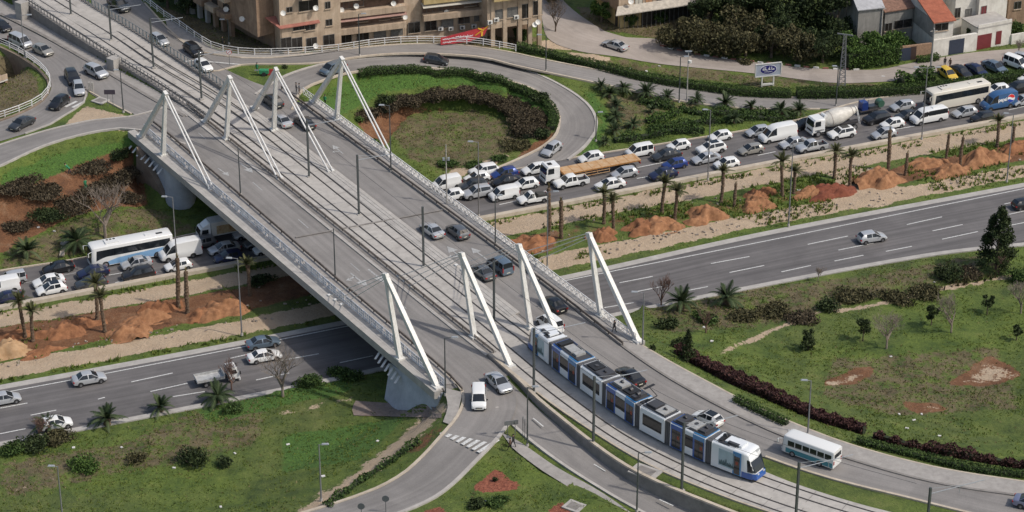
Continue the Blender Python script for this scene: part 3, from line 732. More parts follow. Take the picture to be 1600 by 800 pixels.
mb = MB(); mb.hexa([f(m0, -1), f(m1, -1), f(s1, -1), f(s0, -1)], [f(m0, 6.5), f(m1, 6.5), f(s1, 7.3), f(s0, 7.3)])
place(mb.build('wall', CONC_BLUE, None), e)
mb = MB(); mb.tube(f(m0+Vector((1.5, .6, 0)), -1), f(m0+Vector((1.5, .6, 0)), 6.6), 2.3, n=28); place(mb.build('rounded_corner', CONC_BLUE, None, smooth=40), e)
w = [P(213, 230, 6.9), P(262, 318, .4), P(262, 322, -.8), P(213, 296, -.8)]; mb = MB(); mb.hexa(w, [p-n*.5+Vector((.2, .3, 0)) for p in w]); place(mb.build('wing_wall', WALL_BROWN, None), e)
mb = MB(); w = [P(215, 218, 7.2), P(256, 250, 6.6), P(263, 312, -.5), P(240, 300, -.5)]; mb.hexa(w, [p+Vector((.6, .8, 0)) for p in w]); place(mb.build('side_wall', CONC_BLUE, None), e)
fins(s0+n*.4+Vector((0, 0, -1.6)), m0+n*.4+Vector((0, 0, -1.6))-AX*1, n, e, 8)
# ================================================================== tram track rails, ramp walls
def zl(pts): return [P(x, y, D if y > 175 else zt(y)) for x, y in pts]
TE = [(834, 551), (856, 569), (882.5, 591), (898, 603), (929, 624), (939, 632), (990.6, 669.7), (1027, 688), (1053, 701.6), (1090, 719.7), (1143.7, 742), (1171, 752.6), (1195, 761), (1250, 780), (1320, 802), (1420, 830)]
te = smooth([P(x, y, D+.3) for x, y in TE], 1.5)
TR = offset(te, -1.32)                                      # tram travels towards the bottom right; its centre lies on the far side
TR = [Vector((p.x, p.y, D)) for p in TR]
tr_far = zl([(0, -62), (97, 3), (173, 48), (250, 100), (330, 146), (408, 201), (783, 501)])
TRACK_R = smooth(tr_far[:-1], 3)+resample([tr_far[-2], tr_far[-1]], 40)[1:]
TRACK_R = TRACK_R + [p for p in TR if p.y < TRACK_R[-1].y-3]
tl_far = zl([(-40, -58), (58, 4), (130, 50), (210, 102), (285, 147), (360, 201), (738, 504)])
TL = offset([p for p in TR], 3.9)
TRACK_L = smooth(tl_far[:-1], 3)+resample([tl_far[-2], tl_far[-1]], 40)[1:]
TRACK_L = TRACK_L + [p for p in TL if p.y < TRACK_L[-1].y-5]
def soften(pts, k=6):
    a = np.array([tuple(p) for p in resample(pts, int(length(pts)/1.5))])
    for _ in range(k): a[1:-1] = (a[:-2]+2*a[1:-1]+a[2:])/4
    return [Vector(p) for p in a]
TRACK_L, TRACK_R = soften(TRACK_L, 12), soften(TRACK_R, 12)
for tk in (TRACK_L, TRACK_R):
    mb = MB()
    for s in (-.75, .75): sweep(mb, offset(tk, s), rect(-.11, .11, .10, .125))
    o = mb.build('tram_track', RAILTOP); o['kind'] = 'structure'
mb = MB()   # darker joints between slabs of the corridor
for tk in (TRACK_L, TRACK_R):
    q = resample(tk, int(length(tk)/4.1))
    for i, p in enumerate(q[1:-1]):
        t = (q[i+2]-q[i]).normalized(); s = Vector((t.y, -t.x, 0))
        mb.box(p+Vector((0, 0, .103)), (2.7, .07, .01), math.atan2(s.y, s.x))
o = mb.build('tram_slab_joints', CONC_DARK); o['kind'] = 'structure'
def wall_line(name, label, pts, prof, m, cat='wall', group=None):
    mb = MB(); sweep(mb, pts, prof); o = mb.build(name, m); return tag(o, label, cat, group)
wl = [P(x, y, zt(y)) for x, y in [(-25, -50), (40, 4), (110, 52), (174, 92), (240, 132), (311, 181), (324, 190)]]
wall_line('retaining_wall', 'grey concrete retaining wall carrying the tram tracks above the upper left road', smooth(wl, 2), [(-.25, .25), (.3, .25), (.3, -2.6), (-.25, -2.6)], CONC_DARK)
wr = [P(x, y, zt(y)) for x, y in [(75, -45), (128, 0), (210, 50), (280, 94), (345, 136), (360, 147)]]
wall_line('retaining_wall', 'concrete edge wall on the right of the raised tram tracks at the top left', smooth(wr, 2), [(-.2, .25), (.3, .25), (.3, -2.6), (-.2, -2.6)], CONC_DARK)
for lab, w in (('left', wl), ('right', wr)):
    railing('tram_fence', 'picket fence on the %s edge of the raised tram tracks, top left' % lab, offset(smooth(w, 2), 0, .25), 1.1, 0, [(1.1, .06), (.2, .05)], STEEL if lab == 'left' else mat('blue_grey_metal', (.13, .17, .19), .5), 1.05, pw=.13, cat='fence')
for px, py in ((34, 12), (178, 100)):
    o = MB().box((0, 0, .2), (1.6, 1.6, 3.0), .9).build('pillar', CONC); o.location = P(px, py, zt(py)+.1) + Vector((0, 0, -.6)); tag(o, 'square concrete pillar at the ' + ('top' if py < 50 else 'bend') + ' of the tram retaining wall', 'pillar')
# near retaining wall between the lower road and the tram
nw = [(764, 556, D), (806, 592, D), (858, 641, D), (980, 732, D), (1120, 794, D), (1210, 826, D), (1300, 852, D)]
NW = px_line(nw)
wall_line('retaining_wall', 'long curved grey retaining wall between the middle road and the grass verge of the tram tracks', NW, [(-.15, .32), (.3, .32), (.42, -1.8), (-.15, -1.8)], CONC_DARK)
wall_line('wall_coping', 'pale coping along the top of the curved retaining wall beside the tram verge', offset(NW, -.02, .33), rect(-.22, .22, 0, .1), CONC_TAN, 'coping')
# ================================================================== kerbs
def kerb(pts, w=.3, h=.14, m=CONC_TAN, off=0, z=None, name='kerb'):
    q = px_line(pts, z) if not isinstance(pts[0], Vector) else pts
    mb = MB(); sweep(mb, offset(q, off), rect(-w/2, w/2, -.15, h)); o = mb.build(name, m); o['kind'] = 'structure'; return o
BAR = HW1[1]
o = MB(); sweep(o, offset(BAR, .2), [(0, -.3), (.05, .45), (1.0, .5), (1.05, -.3)]); o = o.build('highway_barrier', CONC_TAN)
tag(o, 'long low tan concrete barrier along the lower edge of the crowded upper highway', 'barrier')
kerb(HW1[0][4:], off=-.1)
kerb(HW2[1], w=.9, h=.16, off=.3, m=CONC)
kerb(HW2[0], w=1.2, h=.03, off=.55, m=CONC)
kerb(LOOP[0], off=-.15, w=.45, m=CONC_PALE); kerb(LOOP[1], off=.15, w=.4)
kerb(TOPR[0][6:], off=-.15); kE = min(range(len(TOPR[1])), key=lambda i: (TOPR[1][i]-P(1300, 170, 0)).length)
kerb(TOPR[1][10:kE], off=.15)
kerb(LEFTS[0], w=.25, off=-.1, m=CONC_PALE); kerb(LEFTS[1], w=.35, off=.1, m=CONC_PALE)
kerb([(134, 140), (131, 160), (100, 181), (79, 194), (39, 209)], z=D, w=.25, m=CONC_PALE)
kerb([(134, 140), (170, 160), (205, 178)], z=D, w=.25)
kerb([(0, 22), (60, 52), (110, 80), (172, 116), (240, 156), (288, 182)], z=D, w=.6, m=CONC_DARK, h=.16)
iC = min(range(len(CWL[0])), key=lambda i: (CWL[0][i]-P(716, 645, D)).length)
kerb(CWL[0][iC-6:], off=-.15, w=.35); 
iD = min(range(len(CWL[1])), key=lambda i: (CWL[1][i]-P(790, 662, D)).length)
kerb(CWL[1][iD:], off=.15, w=.45, m=CONC_PALE)
kerb(CWM[0][6:], off=-.15, w=.4, m=CONC_PALE)
kerb(WALK[0], w=.35, off=0, h=.16, m=CONC_DARK); kerb(WALK[1][24:], w=.25, h=.14, off=.1)
i0 = min(range(len(CWR[0])), key=lambda i: (CWR[0][i]-P(1190, 714, D)).length)
kerb(CWR[0][i0:], w=.35, off=-.2)
j0 = min(range(len(SLAB[0])), key=lambda i: (SLAB[0][i]-P(806, 587, D)).length)
kerb(SLAB[0][j0:], w=.25, off=-.05, h=.13)
kerb([(200, 75), (262, 49), (293, 71), (320, 83), (377, 91), (440, 90)][1:], z=D, w=.25)
# sidewalk beside the top road
sw = strip([(258, 28), (275, 37), (318, 67), (344, 79), (387, 85), (460, 84), (525, 79)], [(262, 46), (293, 70), (320, 82), (352, 89), (387, 91), (460, 89), (525, 80)], D, fix=False)
strip_mesh('pavement', sw, PAVE, .1)
sw = strip([(-30, -14), (40, 15), (110, 61), (174, 101), (240, 140), (300, 176)], [(-30, 8), (0, 22), (60, 51), (110, 79), (172, 115), (240, 155), (292, 183)], D, fix=False)
strip_mesh('pavement', sw, PAVE, .12)
sw = strip([(692, 606, D), (698, 622, D), (700, 640, D), (692, 660, 7.3)], [(724, 614, D), (720, 625, D), (716, 645, D), (702, 664, 7.35)], fix=False)
strip_mesh('pavement', sw, PAVE, .1)
sw = strip([(783, 676, 7.35), (800, 700, 7.0), (850, 738, 6.7), (905, 772, 6.4), (960, 815, 6.0)], [(802, 685, 7.3), (820, 696, 7.0), (872, 732, 6.7), (934, 766, 6.4), (995, 808, 6.0)], fix=False)
strip_mesh('footpath', sw, PAVE, .07)
sw = strip([(0, 0), (1, 1)], [(1, 0), (2, 1)], 0, fix=False) if False else None
# brick paving under the near abutment
# ================================================================== road markings
mbp, mbo = MB(), MB()
def dash(x0, y0, x1, y1, z=0.0, w=.16, mb=mbp, lift=.03):
    a, b = P(x0, y0, z), P(x1, y1, z); t = (b-a); t.z = 0; t.normalize(); s = Vector((t.y, -t.x, 0))*w/2; u = Vector((0, 0, lift))
    mb.add([a-s+u, a+s+u, b+s+u, b-s+u], [(0, 1, 2, 3)])
def line(pts, z=None, w=.16, mb=mbp, lift=.03):
    q = px_line(pts, z) if not isinstance(pts[0], Vector) else pts
    L, Rr = offset(q, -w/2, lift), offset(q, w/2, lift); n = len(q)
    mb.add(L+Rr, [(i, i+1, n+i+1, n+i) for i in range(n-1)])
for d in [(1262, 382, 1325, 369), (1417, 351, 1472, 339), (1310, 391, 1365, 380), (1457, 361, 1504, 351), (1384, 393, 1425, 385), (1304, 408, 1349, 399), (1221, 425, 1267, 415), (1472, 374, 1528, 362),
          (1569, 319, 1600, 313), (1577, 335, 1600, 330), (1575, 353, 1640, 340), (1111, 412, 1171, 401), (1140, 426, 1194, 415), (968, 442, 1020, 432), (989, 457, 1034, 448), (1075, 454, 1106, 448), (944, 481, 990, 473),
          (205, 597, 270, 583), (235, 612, 293, 599), (270, 620, 320, 612), (0, 638, 43, 630), (48, 649, 88, 641), (0, 678, 40, 670), (153, 624, 164, 621), (430, 562, 498, 557) if False else (436, 564, 498, 553), (531, 567, 583, 556),
          (440, 600, 500, 587) if False else (400, 594, 452, 583), (360, 560, 400, 551)]:
    dash(*d, w=.2)
line([(-60, 627), (15, 612), (169, 583), (386, 541), (640, 490), (882, 439), (1200, 376), (1600, 295), (1700, 276)], 0, .2)
for d in [(996, 262, 1036, 254), (995, 279, 1036, 272), (1184, 243, 1212, 237), (1210, 217, 1243, 209), (1390, 204, 1430, 197), (1185, 216, 1206, 211), (1576, 172, 1620, 162), (780, 320, 812, 313), (170, 430, 205, 424), (180, 442, 200, 437), (240, 427, 246, 425)]:
    dash(*d, w=.2)
line([(0, 450, 0), (139, 422, 0), (322, 383, 0)], None, .12, mbo)
# deck lane dashes and arrows
for (x0, y0, x1, y1) in [(310, 208, 322, 218), (466, 343, 482, 357), (395, 285, 410, 298), (548, 412, 562, 424), (620, 470, 635, 483), (500, 187, 515, 198), (560, 232, 575, 243), (640, 290, 652, 300), (820, 430, 832, 440), (900, 490, 914, 501)]:
    dash(x0, y0, x1, y1, D, .14, mbo, .05)
for (x0, y0, x1, y1) in [(833, 656, 849, 669), (928, 728, 946, 739), (1030, 783, 1052, 793)]: dash(x0, y0, x1, y1, 7.1 if y0 < 700 else 6.3, .16, mbp, .25)
def arrow(x, y, dx, dy, s=1.0, mb=mbp, turn=0):
    """straight arrow painted on the deck; (dx,dy) pixel direction it points"""
    a = P(x, y, D); t = (P(x+dx, y+dy, D)-a).normalized(); n = Vector((t.y, -t.x, 0)); u = Vector((0, 0, .05))
    g = lambda f, h: a+t*f*s+n*h*s+u
    mb.add([g(-2.2, -.12), g(-2.2, .12), g(.6, .12), g(.6, -.12)], [(0, 1, 2, 3)]); mb.add([g(.6, -.75), g(.6, .75), g(2.4, 0)], [(0, 1, 2)])
    if turn: mb.add([g(-1.2, 0), g(-.8, 0), g(-.5, 1.0*turn), g(-.8, 1.0*turn)], [(0, 1, 2, 3)]); mb.add([g(-1.1, .9*turn), g(-.1, .9*turn), g(-.6, 1.6*turn)], [(0, 1, 2)])
arrow(384, 262, 1, .75, .9, mbo); arrow(349, 269, 1, .7, .7, mbo); arrow(560, 437, 1, .8, 1.0, mbo, 1); arrow(588, 431, 1, .8, 1.0, mbo)
arrow(528, 234, -1, -.8, .75, mbo, -1); arrow(712, 396, -1, -.8, 1, mbo, -1); arrow(749, 397, -1, -.75, .9, mbo)
# zebra crossings
def zebra(c0, c1, n, along, w, z, ln):
    for i in range(n):
        f = i/(n-1); x, y = c0[0]+(c1[0]-c0[0])*f, c0[1]+(c1[1]-c0[1])*f
        dash(x-along[0]*ln, y-along[1]*ln, x+along[0]*ln, y+along[1]*ln, z, w, mbp, .05)
zebra((705, 669), (763, 697), 8, (1, -.62), .5, 7.2, 16)
zebra((111, 163), (122, 164), 2, (1, -.5), .5, D, 9)
line([(262, 101, D), (300, 95, D), (377, 101, D)], None, .3)
line([(0, 226, D), (75, 203.5, D), (142, 188.5, D)], None, .15)
for tk, lb in ((TRACK_L, 'left'), (TRACK_R, 'right')):
    o = MB(); sweep(o, [p+Vector((0, 0, 5.9)) for p in resample(tk, 120)], rect(-.012, .012, 0, .03)); o = o.build('overhead_wire', DGREY); tag(o, 'thin overhead contact wire above the %s tram track' % lb, 'wire')
o = MB(); o.beam(dpt(462, 372, .14), dpt(692, 329, .14), .3, b0=.06); o = o.build('expansion_joint', CONC_DARK); o['kind'] = 'structure'
o = mbp.build('road_markings', PAINT); o['kind'] = 'structure'
o = mbo.build('worn_road_markings', PAINT_OLD); o['kind'] = 'structure'
# ================================================================== vehicles
def paint_mat(name, c, metal=.15, rough=.32): 
    m = mat('car_paint_'+name, c, rough, metal=metal, coat=.6); return m
PT = {'white': paint_mat('white', (.74, .74, .72), 0), 'silver': paint_mat('silver', (.50, .51, .52), .35), 'grey': paint_mat('grey', (.17, .175, .18), .5), 'dgrey': paint_mat('dark_grey', (.055, .06, .065), .4),
      'black': paint_mat('black', (.014, .014, .016), .1), 'blue': paint_mat('blue', (.025, .055, .22), .3), 'dblue': paint_mat('dark_blue', (.018, .025, .07), .3), 'beige': paint_mat('beige', (.36, .34, .30), .4),
      'yellow': paint_mat('yellow', (.60, .40, .04), 0), 'bluegrey': paint_mat('blue_grey', (.15, .20, .25), .4), 'lilac': paint_mat('lilac', (.24, .25, .36), .4), 'green': paint_mat('dull_green', (.05, .12, .08), .1), 'vanblue': paint_mat('van_blue', (.035, .105, .24), .1)}
GLASS = mat('dark_car_glass', (.016, .020, .024), .08, spec=.6)
TYRE = mat('tyre', (.022, .022, .022), .8); RIM = mat('wheel_rim', (.38, .38, .39), .35, metal=.6)
HLAMP = mat('headlight_lens', (.55, .56, .56), .12); TLAMP = mat('taillight_lens', (.32, .02, .015), .2); PLATE = mat('number_plate', (.60, .58, .48), .5); TRIM = mat('black_trim', (.02, .02, .021), .55)
def wheel(parent, x, y, r, w=.2, z=None, out=1, dark=False):
    """wheel with tyre, and the rim as sub-part"""
    z = r if z is None else z; mb = MB(); n = 18; vs = []; prof = [(-w/2, r*.62), (-w/2, r*.93), (-w*.36, r), (w*.36, r), (w/2, r*.93), (w/2, r*.62)]
    for i in range(n):
        a = 2*math.pi*i/n
        for (s, q) in prof: vs.append((math.cos(a)*q, s, math.sin(a)*q))
    k = len(prof); fs = [(i*k+j, i*k+(j+1) % k, ((i+1) % n)*k+(j+1) % k, ((i+1) % n)*k+j) for i in range(n) for j in range(k)]
    mb.add(vs, fs); o = mb.build('wheel', TYRE, parent, smooth=40, link=False); o.location = (x, y, z)
    mb = MB(); s = out; mb.tube((0, s*w*.25, 0), (0, s*w*.40, 0), r*.63, r*.60, 14); mb.tube((0, s*w*.40, 0), (0, s*w*.46, 0), r*.16, r*.12, 8)
    for i in range(5):
        a = 2*math.pi*i/5; mb.box((math.cos(a)*r*.36, s*w*.42, math.sin(a)*r*.36), (r*.5, w*.06, r*.13), 0, None)
    mb.build('rim', TYRE if dark else RIM, o, link=False)
    return o
def body_mesh(root, st, glass_side=(), paint='white', name='body', bands=None):
    """stations front to rear: (x, z_under, z_belt, z_top, half_width, half_width_top, flag)
       flag: 'ws' the top between this station and the next is windscreen, 'rw' rear window; side glass given as (i0, i1) station spans"""
    rings = []
    for (x, zb, zl_, zt_, w, wt, *_) in st:
        h = zl_-zb
        half = [(w*.82, zb), (w*.975, zb+.07), (w, zb+.16), (w, zb+h*.5), (w*.985, zl_-.07*h), (w*.955, zl_)]
        half += [(wt, zt_-min(.05, (zt_-zl_)*.5+.004)), (wt*.86, zt_), (wt*.45, zt_+.018)]
        rings.append([Vector((x, -a, b)) for a, b in half]+[Vector((x, 0, zt_+.026))]+[Vector((x, a, b)) for a, b in half[::-1]])
    n = len(rings[0]); B = MB(); WS, RW, SL, SR = MB(), MB(), MB(), MB()
    for i in range(len(st)-1):
        r0, r1 = rings[i], rings[i+1]; fl = st[i][6] if len(st[i]) > 6 else ''
        for k in range(n-1):
            side = 5 if k == 5 else (n-7 if k == n-7 else None)
            top = 6 <= k <= n-8
            q = [r0[k], r1[k], r1[k+1], r0[k+1]]
            if top and fl == 'ws': WS.add(q, [(0, 1, 2, 3)])
            elif top and fl == 'rw': RW.add(q, [(0, 1, 2, 3)])
            elif side is not None and i in glass_side: (SR if k == 5 else SL).add(q, [(0, 1, 2, 3)])
            elif k < 2 or k >= n-3: B.m(1).add(q, [(0, 1, 2, 3)]); B.m(0)
            else: B.add(q, [(0, 1, 2, 3)])
    # underside and ends
    B.m(1)
    for i in range(len(st)-1): B.add([rings[i][0], rings[i][-1], rings[i+1][-1], rings[i+1][0]], [(0, 1, 2, 3)])
    B.m(0); B.add(rings[0], [tuple(range(n))]); B.add(rings[-1], [tuple(range(n-1, -1, -1))])
    # pillars along screen edges
    for i in range(len(st)-1):
        fl = st[i][6] if len(st[i]) > 6 else ''
        if fl in ('ws', 'rw'):
            for k in (6, n-7): B.tube(rings[i][k], rings[i+1][k], .035, n=5)
    # weld
    me = bpy.data.meshes.new(name); bm = bmesh.new(); vm = [bm.verts.new(v) for v in B.v]
    for f, mi in zip(B.f, B.mi):
        try: fc = bm.faces.new([vm[j] for j in f]); fc.material_index = mi
        except ValueError: pass
    bmesh.ops.remove_doubles(bm, verts=bm.verts, dist=.0008); bmesh.ops.recalc_face_normals(bm, faces=bm.faces); bm.to_mesh(me); bm.free()
    me.materials.append(PT[paint]); me.materials.append(TRIM)
    me.polygons.foreach_set('use_smooth', [True]*len(me.polygons)); me.set_sharp_from_angle(angle=R(38))
    o = bpy.data.objects.new(name, me); o.parent = root; o.material_slots[0].link = 'OBJECT'; o.material_slots[0].material = PT[paint]
    for b, nm in ((WS, 'windscreen'), (RW, 'rear_window'), (SL, 'side_windows'), (SR, 'side_windows')):
        if b.v: b.build(nm, GLASS, root, smooth=50, link=False)
    return o
def trims(root, L, w, zh=.62, zr=.78, r=.3, wb=(.31, -.30), mir=None, tw=.19, dark=False, lampw=.30, rear_v=False):
    for sx in (wb[0]*L, wb[1]*L):
        for s in (-1, 1):
            wheel(root, sx, s*(w-tw*.42), r, tw, out=s, dark=dark)
    b = root.children[0] if False else None
    for s in (-1, 1):
        MB().hexa(*[[(L/2-.05-dx*.9, s*(w*.70)+dy, z) for dx, dy in ((0, -lampw/2), (.28, -lampw/2+.1*s), (.3, lampw/2), (.10, lampw/2))] for z in (zh-.08, zh+.07)]).build('headlight', HLAMP, root, link=False)
        if rear_v: MB().box((-L/2+.04, s*(w*.90), zr), (.12, .13, .62)).build('taillight', TLAMP, root, link=False)
        else: MB().box((-L/2+.07, s*(w*.80), zr), (.16, .26, .17)).build('taillight', TLAMP, root, link=False)
        if mir: MB().box((mir[0], s*(w+.08), mir[1]), (.12, .20, .13)).build('wing_mirror', TRIM, root, link=False)
    MB().box((L/2+.005, 0, .40), (.03, .50, .11)).build('number_plate', PLATE, root, link=False)
    MB().box((-L/2-.005, 0, .58 if not rear_v else .5), (.03, .50, .11)).build('number_plate', PLATE, root, link=False)
    MB().box((L/2-.03, 0, .52), (.08, w*.9, .13)).build('grille', TRIM, root, link=False)
def arches(root, L, w, r, wb, ww=.03):
    for sx in (wb[0]*L, wb[1]*L):
        for s in (-1, 1):
            mb = MB()
            pts = [(sx+math.cos(a)*r*1.2, r+math.sin(a)*r*1.2) for a in np.linspace(-.35, math.pi+.35, 13)]
            n = len(pts); vs = [(x, s*(w+.004), max(z, .16)) for x, z in pts]+[(x, s*(w-.03), max(z, .16)) for x, z in pts]
            mb.add(vs, [tuple(range(n)) if s > 0 else tuple(range(n-1, -1, -1))]+[(i, i+1, n+i+1, n+i) for i in range(n-1)])
            mb.build('wheel_arch', TRIM, root, link=False)
def car(kind, name, cat):
    root = empty(name, (0, 0, 0), link=False); root['category'] = cat
    if kind == 'hatch':
        L, w, h, r = 3.95, .84, 1.47, .30; wb = (.315, -.315)
        st = [(1.97, .30, .52, .56, .55, .45), (1.90, .20, .62, .66, .74, .60), (1.70, .17, .68, .75, .82, .68), (1.20, .16, .84, .90, .84, .72), (.98, .16, .90, .96, .84, .74, 'ws'), (.22, .16, .93, 1.42, .84, .60),
              (.10, .16, .93, 1.45, .84, .62), (-.28, .16, .94, 1.47, .84, .62), (-.36, .16, .94, 1.47, .84, .62), (-1.10, .16, .97, 1.44, .84, .60), (-1.48, .17, 1.0, 1.39, .82, .58, 'rw'), (-1.80, .18, .97, 1.03, .80, .66), (-1.92, .22, .80, .86, .76, .66), (-1.97, .34, .56, .60, .66, .55)]
        gs = (4, 6, 8, 5, 7); gs = (4, 5, 6, 8); mir = (.72, 1.0)
    elif kind == 'sedan':
        L, w, h, r = 4.40, .86, 1.45, .31; wb = (.31, -.29)
        st = [(2.2, .30, .50, .55, .56, .46), (2.13, .20, .60, .65, .76, .62), (1.92, .17, .68, .74, .84, .70), (1.30, .16, .84, .88, .86, .74), (1.08, .16, .88, .93, .86, .76, 'ws'), (.34, .16, .92, 1.38, .86, .58),
              (.20, .16, .92, 1.42, .86, .60), (-.18, .16, .93, 1.44, .86, .60), (-.27, .16, .93, 1.44, .86, .60), (-.92, .16, .95, 1.40, .86, .58, 'rw'), (-1.50, .17, .96, 1.02, .84, .70), (-1.95, .19, .94, .99, .82, .70), (-2.12, .24, .82, .88, .78, .66), (-2.2, .34, .56, .60, .68, .55)]
        gs = (4, 5, 6, 8, 9); mir = (.82, .98)
    elif kind == 'suv':
        L, w, h, r = 4.40, .91, 1.66, .36; wb = (.31, -.30)
        st = [(2.2, .38, .62, .68, .62, .52), (2.14, .26, .76, .82, .80, .66), (1.95, .24, .86, .93, .89, .76), (1.30, .22, .99, 1.05, .91, .80), (1.08, .22, 1.03, 1.10, .91, .82, 'ws'), (.42, .22, 1.06, 1.57, .91, .66),
              (.25, .22, 1.06, 1.63, .91, .68), (-.15, .22, 1.08, 1.66, .91, .68), (-.24, .22, 1.08, 1.66, .91, .68), (-1.20, .22, 1.12, 1.62, .91, .66), (-1.68, .23, 1.16, 1.56, .89, .64, 'rw'), (-2.02, .26, 1.08, 1.14, .87, .74), (-2.14, .30, .88, .95, .84, .72), (-2.2, .42, .62, .68, .74, .62)]
        gs = (4, 5, 6, 8, 9); mir = (.85, 1.15)
    elif kind == 'minivan':
        L, w, h, r = 4.20, .87, 1.82, .31; wb = (.32, -.32)
        st = [(2.1, .30, .56, .62, .58, .48), (2.04, .20, .70, .76, .76, .64), (1.86, .18, .82, .90, .85, .72), (1.45, .17, .96, 1.03, .87, .76, 'ws'), (.78, .17, 1.02, 1.66, .87, .68),
              (.60, .17, 1.02, 1.74, .87, .70), (.12, .17, 1.03, 1.80, .87, .71), (.02, .17, 1.03, 1.80, .87, .71), (-.95, .17, 1.05, 1.81, .87, .71), (-1.05, .17, 1.05, 1.81, .87, .71), (-1.88, .18, 1.08, 1.77, .85, .69, 'rw'), (-2.02, .20, 1.05, 1.12, .84, .72), (-2.1, .26, .7, .78, .80, .70)]
        gs = (3, 4, 5, 7, 9); mir = (1.15, 1.1)
    elif kind == 'panelvan':
        L, w, h, r = 4.35, .89, 1.86, .32; wb = (.32, -.31)
        st = [(2.17, .30, .56, .62, .58, .48), (2.11, .20, .70, .76, .78, .66), (1.92, .18, .82, .90, .87, .74), (1.48, .17, .96, 1.03, .89, .78, 'ws'), (.82, .17, 1.02, 1.66, .89, .72),
              (.66, .17, 1.02, 1.76, .89, .75), (.20, .17, 1.03, 1.84, .89, .78), (-1.0, .17, 1.05, 1.86, .89, .78), (-2.0, .18, 1.08, 1.83, .88, .77), (-2.12, .20, 1.05, 1.72, .87, .76), (-2.17, .26, .9, 1.2, .86, .76)]
        gs = (3, 4, 5); mir = (1.2, 1.1)
    elif kind == 'bigvan':
        L, w, h, r = 5.7, 1.0, 2.55, .35; wb = (.335, -.27)
        st = [(2.85, .34, .62, .68, .66, .56), (2.78, .24, .80, .86, .86, .74), (2.60, .22, .98, 1.06, .96, .84), (2.15, .22, 1.14, 1.22, .99, .88, 'ws'), (1.48, .22, 1.24, 1.98, 1.0, .82),
              (1.20, .22, 1.25, 2.25, 1.0, .84), (.62, .22, 1.26, 2.50, 1.0, .85), (-.6, .22, 1.28, 2.55, 1.0, .86), (-2.55, .22, 1.3, 2.54, .99, .86), (-2.76, .24, 1.3, 2.46, .98, .85), (-2.85, .30, 1.1, 1.9, .97, .86)]
        gs = (3, 4, 5); mir = (1.9, 1.4)
    elif kind == 'vanbus':
        L, w, h, r = 5.9, 1.0, 2.45, .35; wb = (.335, -.27)
        st = [(2.95, .34, .62, .68, .66, .56), (2.88, .24, .80, .86, .86, .74), (2.70, .22, .98, 1.06, .96, .84), (2.25, .22, 1.14, 1.22, .99, .88, 'ws'), (1.58, .22, 1.24, 1.90, 1.0, .84),
              (1.30, .22, 1.3, 2.1, 1.0, .86), (.70, .22, 1.36, 2.2, 1.0, .88), (.58, .22, 1.36, 2.2, 1.0, .88), (-2.55, .22, 1.36, 2.2, .99, .88), (-2.86, .24, 1.36, 2.12, .98, .86, ), (-2.95, .30, 1.3, 1.9, .97, .86)]
        gs = (3, 4, 5, 7, 8); mir = (2.0, 1.4)
    elif kind in ('pickup', 'pickup1'):
        L, w, h, r = 5.15, .92, 1.78, .37; wb = (.315, -.285)
        dc = kind == 'pickup'
        if not dc: L, w, r = 4.6, .84, .32
        f = L/5.15; cab = -.55 if dc else .15
        st = [(2.57*f, .42, .66, .72, .66, .56), (2.50*f, .32, .80, .86, w-.08, w-.22), (2.3*f, .30, .92, .98, w-.02, w-.14), (1.55*f, .30, 1.02, 1.08, w, w-.1), (1.3*f, .30, 1.06, 1.12, w, w-.1, 'ws'), (.72*f, .30, 1.08, 1.64, w, w-.26),
              (.55*f, .30, 1.08, 1.72, w, w-.24), (.15*f if dc else .35, .30, 1.08, 1.76, w, w-.22), (.05*f if dc else .3, .30, 1.08, 1.76, w, w-.22), (cab*f, .30, 1.08, 1.74, w, w-.22, 'rw'), (cab*f-.22, .30, 1.06, 1.10, w, w-.06), (cab*f-.28, .3, 1.04, 1.06, w, w-.02)]
        if not dc: st = [(a, b-.05, c-.1, d-.12, e, g, *k) for a, b, c, d, e, g, *k in st]
        gs = (4, 5, 6, 8); mir = (1.0, 1.15)
    body_mesh(root, st, gs)
    if kind in ('pickup', 'pickup1'):
        x0, x1 = cab*f-.26, -L/2; top = 1.04 if dc else .92
        mb = MB(); fl = .66
        mb.box(((x0+x1)/2, 0, (fl+.34)/2), (x0-x1, 2*w-.04, fl-.34)); t = .07
        for s in (-1, 1): mb.box(((x0+x1)/2, s*(w-t/2), (top+fl)/2), (x0-x1, t, top-fl))
        mb.box((x1+t/2, 0, (top+fl)/2+.001), (t, 2*w-2*t-.004, top-fl)); o = mb.build('cargo_bed', PT['white'], root, link=False); o.material_slots[0].link = 'OBJECT'; o.material_slots[0].material = PT['white']
        MB().box(((x0+x1)/2, 0, fl+.02), (x0-x1-.2, 2*w-.2, .04)).build('bed_liner', TRIM, root, link=False)
    arches(root, L, w, r, wb)
    trims(root, L, w, st[2][2]-.14, (st[-2][2] if kind not in ('pickup', 'pickup1') else .85)-.08, r, wb, mir, rear_v=kind in ('minivan', 'panelvan', 'bigvan', 'vanbus'))
    if kind == 'vanbus':
        for s in (-1, 1): MB().box((-.9, s*.965, 1.78), (3.6, .03, .52)).build('passenger_windows', GLASS, root, link=False)
        root_z = 0
        MB().box((-1.0, 0, 2.27), (1.0, .7, .1)).build('roof_hatch', PT['white'], root, link=False)
    PROTOS.append(tree(root)); return PROTOS[-1]
